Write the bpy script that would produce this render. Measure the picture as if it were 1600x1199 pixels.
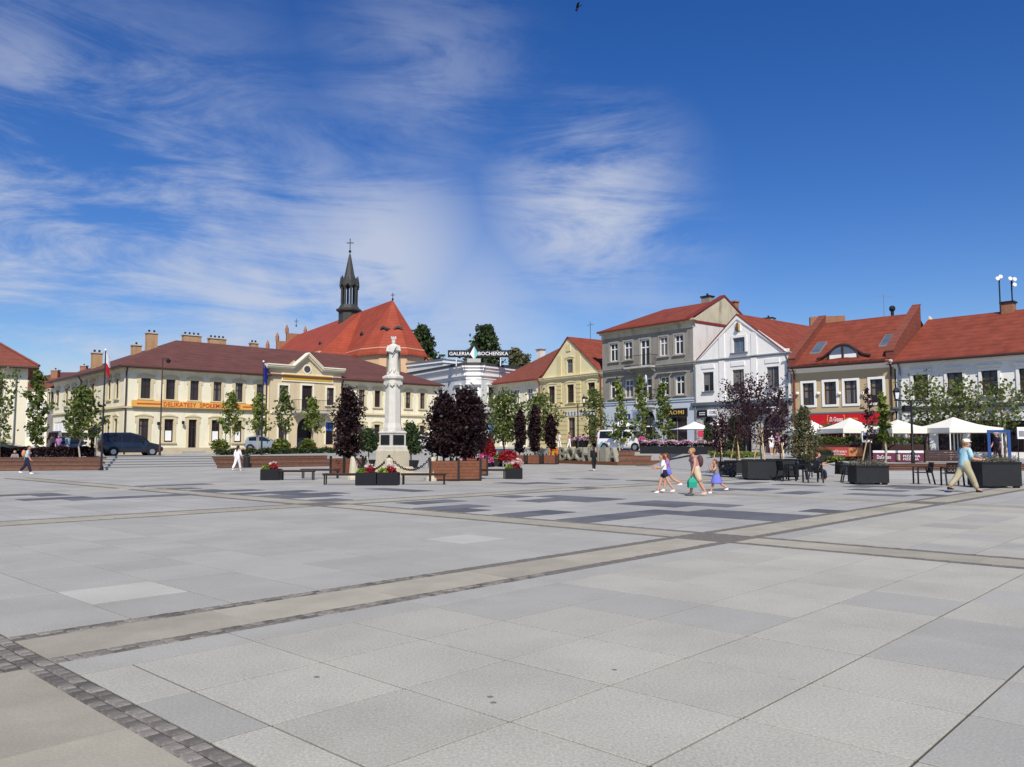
import bpy, math, random
import numpy as np
from math import sin, cos, pi, radians, atan2, sqrt, hypot
from mathutils import Vector, Matrix
random.seed(7); rng = np.random.default_rng(7)
scene = bpy.context.scene
for o in list(bpy.data.objects): bpy.data.objects.remove(o)
col = scene.collection
# ---------------------------------------------------------------- camera
F = 1270.0; CAM_H = 1.6; PITCH = math.atan(97.5 / F)
cam = bpy.data.cameras.new('camera'); cam_o = bpy.data.objects.new('camera', cam); col.objects.link(cam_o)
cam_o.location = (0, 0, CAM_H); cam_o.rotation_euler = (pi / 2 + PITCH, 0, 0)
cam.sensor_width = 36; cam.lens = 36 * F / 1600; cam.clip_start = 0.1; cam.clip_end = 4000
scene.camera = cam_o
scene.render.resolution_x = 1024; scene.render.resolution_y = 767
def ray(px, py):
    x = (px - 800) / F; y = -(py - 599.5) / F
    return Vector((x, cos(PITCH) - y * sin(PITCH), sin(PITCH) + y * cos(PITCH)))
def G(px, py, z=0.0):
    d = ray(px, py); t = (z - CAM_H) / d.z
    return Vector((d.x * t, d.y * t, z))
def D(px, py, Y):
    d = ray(px, py); t = Y / d.y
    return Vector((d.x * t, Y, CAM_H + d.z * t))
def st(x, y): return 0.85 + 0.019 * (y - 58) + 0.003 * x     # the street round the square lies a little higher and rises to the back
def S(px, Y):
    x = (px - 800) / F * Y
    return Vector((x, Y, st(x, Y)))
# ---------------------------------------------------------------- sun and sky
SUN_AZ = Vector((0.07, -1.0)).normalized(); SUN_EL = radians(46)
sun = bpy.data.lights.new('sun', 'SUN'); sun.energy = 4.9; sun.angle = radians(0.5); sun.color = (1.0, 0.93, 0.81)
sun_o = bpy.data.objects.new('sun', sun); col.objects.link(sun_o)
sv = Vector((SUN_AZ.x * cos(SUN_EL), SUN_AZ.y * cos(SUN_EL), sin(SUN_EL)))
sun_o.rotation_euler = sv.to_track_quat('Z', 'Y').to_euler()
sun_o.location = (20, -40, 60)
world = bpy.data.worlds.new('World'); scene.world = world; world.use_nodes = True
nt = world.node_tree; N = nt.nodes; L = nt.links; N.clear()
def wn(t, **k):
    n = N.new(t)
    for a, b in k.items(): setattr(n, a, b)
    return n
def wmath(op, a, b=None, clamp=False):
    n = wn('ShaderNodeMath', operation=op, use_clamp=clamp)
    for i, v in enumerate((a, b)):
        if v is None: continue
        if isinstance(v, (int, float)): n.inputs[i].default_value = v
        else: L.new(v, n.inputs[i])
    return n.outputs[0]
sky = wn('ShaderNodeTexSky', sky_type='NISHITA'); sky.sun_disc = False
sky.sun_elevation = SUN_EL; sky.sun_rotation = atan2(SUN_AZ.x, SUN_AZ.y); sky.altitude = 250; sky.air_density = 1.0; sky.dust_density = 0.5; sky.ozone_density = 4.0
tc = wn('ShaderNodeTexCoord'); dirv = tc.outputs['Generated']
sep = wn('ShaderNodeSeparateXYZ'); L.new(dirv, sep.inputs[0])
def wnoise(scale, detail, rough, dist, rot, sc, loc):
    mp = wn('ShaderNodeMapping'); mp.inputs['Rotation'].default_value = rot; mp.inputs['Scale'].default_value = sc; mp.inputs['Location'].default_value = loc
    L.new(dirv, mp.inputs[0])
    n = wn('ShaderNodeTexNoise'); n.inputs['Scale'].default_value = scale; n.inputs['Detail'].default_value = detail
    n.inputs['Roughness'].default_value = rough; n.inputs['Distortion'].default_value = dist
    L.new(mp.outputs[0], n.inputs['Vector']); return n.outputs[0]
def wrange(v, a, b, c=0.0, d=1.0):
    n = wn('ShaderNodeMapRange', interpolation_type='SMOOTHSTEP')
    for i, q in enumerate((a, b, c, d)): n.inputs[i + 1].default_value = q
    L.new(v, n.inputs[0]); return n.outputs[0]
fine = wnoise(2.3, 8, 0.56, 0.5, (0, radians(24), 0), (1, 1, 1.9), (1.3, 0.4, .2))
wisp = wnoise(6.0, 10, 0.68, 0.7, (0, radians(-32), 0), (.55, 1, 2.8), (4.3, 2.4, .7))
big = wnoise(1.1, 4, 0.55, 0.3, (0, 0, 0), (1, 1, 1), (4.2, 1.1, 0))
cover = wrange(big, 0.56, 0.85, 0.0, 0.3)               # thin cirrus scattered over the whole dome
for px, py, r, w in ((90, 460, 560, 1.15), (330, 360, 290, 0.8), (590, 410, 250, 1.05), (450, 530, 450, 1.1), (660, 130, 240, 0.4), (920, 330, 230, 1.1),
                     (100, 200, 330, 0.35), (720, 520, 260, 0.75), (1000, 430, 200, 0.4)):
    d = ray(px, py).normalized()
    vd = wn('ShaderNodeVectorMath', operation='DISTANCE'); L.new(dirv, vd.inputs[0]); vd.inputs[1].default_value = d
    cover = wmath('MAXIMUM', cover, wrange(vd.outputs['Value'], 0.0, r / F, w, 0.0))
cl = wmath('MULTIPLY', cover, wrange(wmath('ADD', wmath('MULTIPLY', fine, .55), wmath('MULTIPLY', wisp, .45)), 0.41, 0.60), True)
cl = wmath('MULTIPLY', cl, 0.85)
mx = wn('ShaderNodeMix', data_type='RGBA'); L.new(cl, mx.inputs[0])
hs = wn('ShaderNodeHueSaturation'); hs.inputs['Hue'].default_value = 0.516; hs.inputs['Saturation'].default_value = 1.32; hs.inputs['Value'].default_value = 1.12; L.new(sky.outputs[0], hs.inputs['Color'])
L.new(hs.outputs[0], mx.inputs[6]); mx.inputs[7].default_value = (5.6, 6.1, 7.3, 1)
bg = wn('ShaderNodeBackground'); bg.inputs['Strength'].default_value = 0.1; L.new(mx.outputs[2], bg.inputs[0])
wo = wn('ShaderNodeOutputWorld'); L.new(bg.outputs[0], wo.inputs[0])
scene.view_settings.view_transform = 'Standard'; scene.view_settings.look = 'None'; scene.view_settings.exposure = 0.0; scene.view_settings.gamma = 1.0
scene.view_settings.use_curve_mapping = False
# ---------------------------------------------------------------- materials
M = {}
def mat(name, color, rough=0.8, var=0.12, scale=3.0, bump=0.0, bscale=30.0, metal=0.0, spec=0.3, stain=0.0, rows=0.0, coat=0.0):
    m = bpy.data.materials.new(name); m.use_nodes = True; t = m.node_tree; n = t.nodes; l = t.links
    b = n['Principled BSDF']; b.inputs['Roughness'].default_value = rough; b.inputs['Metallic'].default_value = metal; b.inputs['Specular IOR Level'].default_value = spec
    b.inputs['Coat Weight'].default_value = coat
    co = n.new('ShaderNodeTexCoord').outputs['Object']
    nz = n.new('ShaderNodeTexNoise'); nz.inputs['Scale'].default_value = scale; nz.inputs['Detail'].default_value = 6; nz.inputs['Roughness'].default_value = 0.6; l.new(co, nz.inputs['Vector'])
    oi = n.new('ShaderNodeObjectInfo')
    mr = n.new('ShaderNodeMapRange'); mr.inputs[1].default_value = 0.25; mr.inputs[2].default_value = 0.75; mr.inputs[3].default_value = 1 - var; mr.inputs[4].default_value = 1 + var; l.new(nz.outputs[0], mr.inputs[0])
    c = n.new('ShaderNodeMix'); c.data_type = 'RGBA'; c.blend_type = 'MULTIPLY'; c.inputs[0].default_value = 1; c.inputs[6].default_value = (*color, 1); l.new(mr.outputs[0], c.inputs[7])
    out = c.outputs[2]; hgt = None
    if stain:
        mp = n.new('ShaderNodeMapping'); mp.inputs['Scale'].default_value = (1.2, 1.2, 0.25); l.new(co, mp.inputs[0])
        s = n.new('ShaderNodeTexNoise'); s.inputs['Scale'].default_value = 1.6; s.inputs['Detail'].default_value = 8; l.new(mp.outputs[0], s.inputs['Vector'])
        r = n.new('ShaderNodeMapRange'); r.inputs[1].default_value = 0.52; r.inputs[2].default_value = 0.75; r.inputs[3].default_value = 0; r.inputs[4].default_value = stain; l.new(s.outputs[0], r.inputs[0])
        k = n.new('ShaderNodeMix'); k.data_type = 'RGBA'; k.blend_type = 'MULTIPLY'; l.new(r.outputs[0], k.inputs[0]); l.new(out, k.inputs[6]); k.inputs[7].default_value = (0.45, 0.42, 0.38, 1); out = k.outputs[2]
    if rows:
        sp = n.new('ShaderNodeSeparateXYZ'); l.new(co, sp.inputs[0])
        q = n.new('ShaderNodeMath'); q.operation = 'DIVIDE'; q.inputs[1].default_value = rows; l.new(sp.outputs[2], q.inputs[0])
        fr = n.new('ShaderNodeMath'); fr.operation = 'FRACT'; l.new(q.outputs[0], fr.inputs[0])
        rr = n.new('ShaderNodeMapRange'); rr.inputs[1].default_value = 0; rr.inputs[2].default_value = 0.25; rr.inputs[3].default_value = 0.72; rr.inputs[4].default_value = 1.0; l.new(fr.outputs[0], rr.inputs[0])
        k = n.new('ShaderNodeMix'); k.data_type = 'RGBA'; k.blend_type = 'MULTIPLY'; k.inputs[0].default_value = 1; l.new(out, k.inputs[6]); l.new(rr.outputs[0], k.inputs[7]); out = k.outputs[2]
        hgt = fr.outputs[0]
    l.new(out, b.inputs['Base Color'])
    if bump:
        nb = n.new('ShaderNodeTexNoise'); nb.inputs['Scale'].default_value = bscale; nb.inputs['Detail'].default_value = 4; l.new(co, nb.inputs['Vector'])
        bm_ = n.new('ShaderNodeBump'); bm_.inputs['Strength'].default_value = bump; bm_.inputs['Distance'].default_value = 0.02
        l.new(nb.outputs[0] if hgt is None else hgt, bm_.inputs['Height']); l.new(bm_.outputs[0], b.inputs['Normal'])
    M[name] = m; return m
def objvar(name, lo, hi):          # the same material a little lighter or darker from piece to piece
    m = M[name]; t = m.node_tree; n = t.nodes; l = t.links; b = n['Principled BSDF']
    src = b.inputs['Base Color'].links[0].from_socket
    oi = n.new('ShaderNodeObjectInfo'); mr = n.new('ShaderNodeMapRange'); mr.inputs[3].default_value = lo; mr.inputs[4].default_value = hi; l.new(oi.outputs['Random'], mr.inputs[0])
    k = n.new('ShaderNodeMix'); k.data_type = 'RGBA'; k.blend_type = 'MULTIPLY'; k.inputs[0].default_value = 1; l.new(src, k.inputs[6]); l.new(mr.outputs[0], k.inputs[7]); l.new(k.outputs[2], b.inputs['Base Color'])
def leafmat(name, c1, c2, trans=0.25):
    m = bpy.data.materials.new(name); m.use_nodes = True; t = m.node_tree; n = t.nodes; l = t.links; b = n['Principled BSDF']
    g = n.new('ShaderNodeNewGeometry'); c = n.new('ShaderNodeMix'); c.data_type = 'RGBA'; c.inputs[6].default_value = (*c1, 1); c.inputs[7].default_value = (*c2, 1)
    l.new(g.outputs['Random Per Island'], c.inputs[0]); l.new(c.outputs[2], b.inputs['Base Color']); b.inputs['Roughness'].default_value = 0.55; b.inputs['Specular IOR Level'].default_value = 0.3
    tr = n.new('ShaderNodeBsdfTranslucent'); l.new(c.outputs[2], tr.inputs[0]); ms = n.new('ShaderNodeMixShader'); ms.inputs[0].default_value = trans
    l.new(b.outputs[0], ms.inputs[1]); l.new(tr.outputs[0], ms.inputs[2]); l.new(ms.outputs[0], n['Material Output'].inputs[0]); M[name] = m
for a in (('cream_wall', (0.78, 0.735, 0.56), .9, .08, .7, .15, 60, 0, .2, .4), ('cream_trim', (0.60, 0.52, 0.33), .9, .06, 2), ('beige_wall', (0.60, 0.50, 0.33), .9, .06, .7, .15, 60, 0, .2, .2),
          ('cream_base', (0.50, 0.43, 0.30), .9, .1, 2, .2, 40), ('pale_cream', (0.78, 0.73, 0.56), .9, .05, .7, .1, 60, 0, .2, .2), ('yellow_wall', (0.68, 0.585, 0.32), .9, .06, .8, .1, 60, 0, .2, .15),
          ('yellow_pale', (0.76, 0.67, 0.40), .9, .05, 1, .1, 60), ('grey_wall', (0.265, 0.25, 0.22), .95, .14, .8, .3, 40, 0, .2, .5), ('grey_trim', (0.32, 0.305, 0.265), .95, .12, 1.5, .2, 40, 0, .2, .4),
          ('blue_grey_wall', (0.52, 0.58, 0.66), .8, .06, 1), ('white_wall', (0.84, 0.82, 0.775), .85, .05, .7, .1, 60, 0, .2, .22), ('gallery_wall', (0.58, 0.60, 0.60), .85, .05, .7, .1, 60, 0, .2, .25), ('band_grey', (0.36, 0.37, 0.38), .6, .1, 3), ('white_trim', (0.80, 0.79, 0.76), .7, .03, 1), ('fire_wall', (0.66, 0.65, 0.62), .9, .08, .7, .1, 50, 0, .2, .35),
          ('old_gable', (0.50, 0.46, 0.34), .95, .15, .9, .2, 40, 0, .2, .8), ('tan_wall', (0.47, 0.37, 0.22), .9, .06, .8, .1, 60), ('grey_stone', (0.46, 0.45, 0.43), .85, .12, 2, .2, 30), ('green_stone', (0.42, 0.50, 0.47), .85, .08, 2),
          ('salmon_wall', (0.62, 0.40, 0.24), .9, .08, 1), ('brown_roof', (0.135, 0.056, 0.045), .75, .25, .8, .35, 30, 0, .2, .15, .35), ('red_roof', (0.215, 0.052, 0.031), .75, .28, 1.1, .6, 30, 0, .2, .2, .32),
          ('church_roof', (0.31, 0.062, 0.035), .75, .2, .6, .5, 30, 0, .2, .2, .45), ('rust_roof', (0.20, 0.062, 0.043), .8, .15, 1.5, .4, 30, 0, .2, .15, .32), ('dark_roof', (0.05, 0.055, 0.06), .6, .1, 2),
          ('dark_metal', (0.012, 0.012, 0.014), .5, .1, 8), ('black_plastic', (0.010, 0.010, 0.013), .45, .1, 8), ('graphite', (0.018, 0.019, 0.022), .55, .15, 6), ('zinc', (0.22, 0.24, 0.27), .4, .1, 4, 0, 1, .6),
          ('gutter_red', (0.20, 0.035, 0.025), .5, .1, 4), ('gutter_brown', (0.06, 0.03, 0.025), .5, .1, 4), ('copper_green', (0.048, 0.05, 0.046), .6, .2, 1.5), ('brick', (0.30, 0.15, 0.09), .9, .2, 8, .3, 30, 0, .2, .3),
          ('chimney_buff', (0.42, 0.27, 0.15), .9, .2, 6, .3, 30, 0, .2, .4), ('frame_brown', (0.045, 0.022, 0.022), .5, .1, 5), ('frame_white', (0.78, 0.78, 0.76), .5, .03, 5), ('frame_grey', (0.20, 0.20, 0.20), .5, .05, 5),
          ('door_dark', (0.03, 0.02, 0.02), .5, .2, 5), ('sign_orange', (0.72, 0.40, 0.10), .5, .05, 2), ('sign_gold', (0.55, 0.33, 0.03), .5, .2, 14), ('letter_red', (0.55, 0.06, 0.02), .5, .03, 2), ('letter_white', (0.80, 0.80, 0.80), .5, .02, 2),
          ('letter_gold', (0.65, 0.42, 0.10), .4, .03, 2), ('letter_green', (0.09, 0.20, 0.17), .5, .03, 2), ('sign_black', (0.014, 0.014, 0.016), .4, .05, 2), ('sign_navy', (0.02, 0.035, 0.16), .4, .05, 2), ('sign_red', (0.55, 0.012, 0.018), .5, .05, 2),
          ('sign_teal', (0.20, 0.50, 0.50), .4, .1, 2), ('sign_blue', (0.03, 0.13, 0.50), .4, .1, 2), ('banner_red', (0.50, 0.08, 0.06), .6, .25, 5), ('banner_orange', (0.62, 0.25, 0.10), .6, .5, 9), ('banner_plum', (0.14, 0.03, 0.06), .6, .2, 5),
          ('wood', (0.17, 0.086, 0.058), .7, .25, 5, .3, 40, 0, .3), ('wood_dark', (0.06, 0.03, 0.022), .7, .2, 5), ('wood_orange', (0.18, 0.068, 0.034), .6, .25, 6, .3, 40), ('stake', (0.55, 0.38, 0.20), .8, .15, 8),
          ('granite', (0.34, 0.34, 0.335), .8, .12, 25, .2, 90), ('monument_stone', (0.60, 0.58, 0.52), .85, .1, 2.5, .3, 40, 0, .2, .35), ('plinth_stone', (0.55, 0.50, 0.38), .85, .1, 2.5, .3, 40, 0, .2, .3), ('plaque', (0.035, 0.04, 0.04), .4, .2, 10, 0, 1, .5),
          ('letter_stone', (0.31, 0.30, 0.24), .9, .25, 7, .4, 30, 0, .2, .3), ('rust', (0.15, 0.065, 0.035), .85, .25, 5), ('shield_red', (0.55, 0.07, 0.02), .5, .05, 4), ('shield_gold', (0.80, 0.42, 0.05), .5, .05, 4),
          ('canvas', (0.80, 0.78, 0.68), .9, .04, 3), ('white_canvas', (0.80, 0.80, 0.80), .9, .04, 3), ('soil', (0.03, 0.02, 0.014), .95, .3, 10), ('bark', (0.10, 0.075, 0.055), .95, .25, 10, .4, 40), ('bark_pale', (0.40, 0.36, 0.29), .9, .15, 10),
          ('tyre', (0.012, 0.012, 0.012), .8, .1, 10), ('rim', (0.45, 0.46, 0.48), .35, .05, 8, 0, 1, .8), ('car_blue', (0.012, 0.020, 0.042), .35, .05, 2, 0, 1, .3, .5, 0, 0, .6), ('car_white', (0.80, 0.80, 0.80), .35, .03, 2, 0, 1, 0, .5, 0, 0, .5),
          ('car_dark', (0.022, 0.024, 0.028), .35, .05, 2, 0, 1, .3, .5, 0, 0, .6), ('car_silver', (0.36, 0.42, 0.46), .35, .03, 2, 0, 1, .5, .5, 0, 0, .5), ('lamp_red', (0.45, 0.01, 0.01), .3, .05, 4), ('lamp_clear', (0.75, 0.75, 0.75), .15, .03, 4), ('wrap_blue', (0.22, 0.45, 0.55), .4, .2, 2),
          ('skin', (0.56, 0.30, 0.20), .6, .05, 10), ('hair_blond', (0.36, 0.21, 0.08), .6, .2, 20), ('hair_dark', (0.035, 0.018, 0.012), .5, .2, 20), ('hair_brown', (0.13, 0.05, 0.025), .5, .2, 20), ('eye', (0.02, 0.015, 0.01), .2, 0, 4), ('lip', (0.38, 0.13, 0.10), .5, .05, 9),
          ('cloth_white', (0.80, 0.80, 0.82), .9, .04, 6), ('cloth_black', (0.012, 0.012, 0.015), .9, .1, 6), ('cloth_navy', (0.018, 0.018, 0.05), .9, .1, 6), ('cloth_pink', (0.40, 0.23, 0.22), .9, .3, 18), ('cloth_beige', (0.60, 0.47, 0.34), .9, .08, 6), ('cloth_khaki', (0.42, 0.38, 0.25), .9, .1, 6),
          ('cloth_sky', (0.36, 0.60, 0.68), .9, .06, 6), ('cloth_blue', (0.16, 0.18, 0.62), .9, .1, 6), ('cloth_purple', (0.33, 0.17, 0.42), .9, .1, 6), ('cloth_grey', (0.26, 0.25, 0.27), .9, .2, 14), ('cloth_orange', (0.62, 0.25, 0.14), .9, .1, 6), ('cloth_red', (0.55, 0.04, 0.09), .9, .1, 6), ('cloth_teal', (0.015, 0.30, 0.20), .7, .08, 6), ('cloth_brown', (0.09, 0.045, 0.045), .8, .1, 6),
          ('flag_blue', (0.015, 0.03, 0.30), .8, .1, 6), ('flag_red', (0.60, 0.02, 0.04), .8, .05, 6), ('flag_white', (0.78, 0.78, 0.80), .8, .03, 6), ('frame_blue', (0.025, 0.075, 0.26), .5, .08, 6), ('curtain', (0.16, 0.15, 0.145), .6, .3, 12), ('paper', (0.82, 0.82, 0.82), .8, .02, 6), ('glass_white', (0.78, 0.80, 0.82), .25, .02, 6),
          ('asphalt', (0.16, 0.16, 0.165), .9, .15, 3, .2, 80), ('slab_light', (0.42, 0.408, 0.35), .75, .02, 3, .25, 140), ('slab_blue', (0.37, 0.364, 0.325), .7, .02, 3, .15, 140), ('slab_cream', (0.46, 0.45, 0.40), .75, .02, 3, .2, 140),
          ('slab_dark', (0.125, 0.128, 0.138), .7, .15, 3, .15, 140), ('band_slab', (0.36, 0.335, 0.265), .8, .16, 1.6, .15, 100), ('sett', (0.165, 0.152, 0.135), .85, .3, 14, .4, 60), ('mortar', (0.06, 0.057, 0.052), .95, .2, 12), ('drain', (0.17, 0.165, 0.16), .6, .1, 9)):
    if a[0].startswith('cloth_'): a = a[:5] + (.9, 8)
    mat(*a)
objvar('slab_light', .94, 1.05); objvar('slab_blue', .94, 1.06); objvar('band_slab', .85, 1.12); objvar('sett', .6, 1.5); objvar('wood', .85, 1.15); objvar('slab_dark', .8, 1.25)
m = mat('glass', (0.022, 0.018, 0.022), .06, .4, .6, spec=.5); m = objvar('glass', .5, 2.6); mat('glass_sky', (0.10, 0.13, 0.17), .05, .3, 1, spec=.6); mat('glass_car', (0.012, 0.013, 0.015), .05, .1, 1, spec=.5)  # broad tone noise in the window glass mimics reflections, painted into its colour
leafmat('leaf_green', (0.095, 0.135, 0.03), (0.165, 0.205, 0.055), .4); leafmat('leaf_bright', (0.115, 0.16, 0.025), (0.19, 0.235, 0.05), .35); leafmat('leaf_purple', (0.012, 0.005, 0.007), (0.030, 0.010, 0.012), .1); leafmat('leaf_plum', (0.025, 0.008, 0.014), (0.055, 0.017, 0.026), .15)
leafmat('leaf_dark', (0.030, 0.055, 0.018), (0.06, 0.09, 0.03)); leafmat('leaf_olive', (0.09, 0.10, 0.045), (0.15, 0.14, 0.07)); leafmat('leaf_grey', (0.13, 0.125, 0.09), (0.21, 0.19, 0.13)); leafmat('leaf_russet', (0.14, 0.07, 0.04), (0.08, 0.10, 0.04))
leafmat('petal_pink', (0.62, 0.10, 0.30), (0.75, 0.25, 0.45), .2); leafmat('petal_red', (0.26, 0.010, 0.02), (0.42, 0.035, 0.045), .2); leafmat('petal_pale', (0.62, 0.38, 0.48), (0.75, 0.55, 0.62), .2); leafmat('petal_lilac', (0.42, 0.22, 0.45), (0.60, 0.38, 0.58), .2); leafmat('petal_white', (0.75, 0.68, 0.62), (0.8, 0.5, 0.5), .2)
leafmat('leaf_lime', (0.25, 0.33, 0.05), (0.33, 0.42, 0.08), .2); leafmat('grass_blade', (0.12, 0.17, 0.03), (0.22, 0.26, 0.06), .2)
# ---------------------------------------------------------------- mesh helpers
class MB:
    def __init__(s): s.v = []; s.f = []
    def add(s, v, f):
        k = len(s.v); s.v += [tuple(q) for q in v]; s.f += [tuple(i + k for i in q) for q in f]; return s
    def box(s, a, b):
        (x0, y0, z0), (x1, y1, z1) = a, b
        return s.add([(x0, y0, z0), (x1, y0, z0), (x1, y1, z0), (x0, y1, z0), (x0, y0, z1), (x1, y0, z1), (x1, y1, z1), (x0, y1, z1)],
                     [(0, 3, 2, 1), (4, 5, 6, 7), (0, 1, 5, 4), (1, 2, 6, 5), (2, 3, 7, 6), (3, 0, 4, 7)])
    def fbox(s, f, u0, u1, z0, z1, d0, d1):
        q = [f.pt(u, z, d) for z in (z0, z1) for (u, d) in ((u0, d1), (u1, d1), (u1, d0), (u0, d0))]
        return s.add(q, [(0, 3, 2, 1), (4, 5, 6, 7), (0, 1, 5, 4), (1, 2, 6, 5), (2, 3, 7, 6), (3, 0, 4, 7)])
    def prism(s, poly, off):          # poly: list of 3-D points, off: extrusion vector
        n = len(poly); off = Vector(off); a = [Vector(p) for p in poly]
        return s.add(a + [p + off for p in a], [tuple(range(n)), tuple(range(2 * n - 1, n - 1, -1))] + [(i, i + n, (i + 1) % n + n, (i + 1) % n) for i in range(n)])
    def tube(s, pts, rs, n=8, cap=True):
        pts = [Vector(p) for p in pts]
        if not hasattr(rs, '__len__'): rs = [rs] * len(pts)
        v = []; f = []; prev = None
        for i, p in enumerate(pts):
            t = (pts[min(i + 1, len(pts) - 1)] - pts[max(i - 1, 0)]).normalized()
            x = prev - t * prev.dot(t) if prev else t.orthogonal()
            if x.length < 1e-6: x = t.orthogonal()
            x.normalize(); prev = x; y = t.cross(x)
            v += [p + (x * cos(2 * pi * k / n) + y * sin(2 * pi * k / n)) * rs[i] for k in range(n)]
        for i in range(len(pts) - 1):
            f += [(i * n + k, i * n + (k + 1) % n, (i + 1) * n + (k + 1) % n, (i + 1) * n + k) for k in range(n)]
        if cap: f += [tuple(range(n - 1, -1, -1)), tuple(range((len(pts) - 1) * n, len(pts) * n))]
        return s.add(v, f)
    def rings(s, rings, cap=True):
        n = len(rings[0]); v = [p for r in rings for p in r]; f = []
        for i in range(len(rings) - 1):
            f += [(i * n + k, i * n + (k + 1) % n, (i + 1) * n + (k + 1) % n, (i + 1) * n + k) for k in range(n)]
        if cap: f += [tuple(range(n - 1, -1, -1)), tuple(range((len(rings) - 1) * n, len(rings) * n))]
        return s.add(v, f)
    def lathe(s, prof, n=16, c=(0, 0, 0), rot=0.0, sx=1, sy=1):
        return s.rings([[(c[0] + sx * r * cos(2 * pi * k / n + rot), c[1] + sy * r * sin(2 * pi * k / n + rot), c[2] + z) for k in range(n)] for r, z in prof])
    def ball(s, c, r, n=10, sz=1.0, sx=1.0, sy=1.0):
        m_ = n // 2 + 1
        return s.lathe([(max(r * sin(pi * i / m_), r * .02), -r * sz * cos(pi * i / m_)) for i in range(m_ + 1)], n, c, 0, sx, sy)
    def build(s, name, m, parent=None, smooth=False, world=True, angle=35):
        me = bpy.data.meshes.new(name)
        v = np.array(s.v, dtype=float)
        if parent is not None and world: v = v - np.array(wloc(parent))
        me.from_pydata(v.tolist(), [], s.f); me.materials.append(M[m]); me.update()
        if smooth:
            me.polygons.foreach_set('use_smooth', [True] * len(me.polygons)); me.set_sharp_from_angle(angle=radians(angle))
        o = bpy.data.objects.new(name, me); col.objects.link(o)
        if parent is not None: o.parent = parent
        return o
def wloc(o):
    l = Vector((0, 0, 0))
    while o is not None: l += o.location; o = o.parent
    return l
def tag(o, label=None, cat=None, group=None, kind=None):
    for k, v in (('label', label), ('category', cat), ('group', group), ('kind', kind)):
        if v: o[k] = v
    return o
def thing(name, label, cat, loc=(0, 0, 0), rz=0.0, group=None):
    o = bpy.data.objects.new(name, None); col.objects.link(o); o.location = loc; o.rotation_euler = (0, 0, rz); o.empty_display_size = .3
    return tag(o, label, cat, group)
def copy_tree(o, parent=None):
    c = o.copy(); col.objects.link(c); c.parent = parent
    for ch in list(o.children): copy_tree(ch, c)
    return c
def place(proto, used, loc, rz, label, group=None, sc=None):
    o = proto if not used else copy_tree(proto)
    o.location = loc; o.rotation_euler = (0, 0, rz); o['label'] = label
    if group: o['group'] = group
    if sc: o.scale = (sc, sc, sc)
    return o
def text_mb(txt, size, depth=0.02, space=1.0, shear=0.0):
    c = bpy.data.curves.new('t', 'FONT'); c.body = txt; c.size = size; c.extrude = depth / 2; c.align_x = 'CENTER'; c.align_y = 'CENTER'; c.space_character = space; c.shear = shear; c.resolution_u = 2; c.offset = .01
    o = bpy.data.objects.new('t', c); col.objects.link(o); bpy.context.view_layer.update()
    me = bpy.data.meshes.new_from_object(o); v = [tuple(q.co) for q in me.vertices]; f = [tuple(p.vertices) for p in me.polygons]
    bpy.data.objects.remove(o); bpy.data.meshes.remove(me); return v, f
def text_on(f, txt, u0, u1, z0, z1, d, m, parent, name='lettering', space=1.0, shear=0.0):
    v, fc = text_mb(txt, 1.0, 0.02, space, shear); a = np.array(v); lo = a.min(0); hi = a.max(0)
    mb = MB(); mb.add([f.pt(u0 + (p[0] - lo[0]) / (hi[0] - lo[0]) * (u1 - u0), z0 + (p[1] - lo[1]) / (hi[1] - lo[1]) * (z1 - z0), d + p[2]) for p in a], fc)
    return mb.build(name, m, parent)
# ================================================================ ground, square and street
ANG = radians(47); VA = Vector((cos(ANG), sin(ANG), 0)); VB = Vector((-sin(ANG), cos(ANG), 0))
def AB(a, b, z=0.0): p = VA * a + VB * b; return Vector((p.x, p.y, z))
def toab(p): return p.x * VA.x + p.y * VA.y, p.x * VB.x + p.y * VB.y
def proj(p):
    d = Vector(p) - Vector((0, 0, CAM_H)); yy = d.y * cos(PITCH) + d.z * sin(PITCH); up = -d.y * sin(PITCH) + d.z * cos(PITCH)
    return (800 + F * d.x / yy, 599.5 - F * up / yy) if yy > .5 else (-9999, 9999)
def struct(name, mb, m, parent=None, smooth=False): return tag(mb.build(name, m, parent, smooth), kind='structure' if parent is None else None)
g = MB(); g.add([(-1500, -1500, -.25), (1500, -1500, -.25), (1500, 1500, -.25), (-1500, 1500, -.25)], [(0, 1, 2, 3)]); struct('ground', g, 'asphalt')
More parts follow.
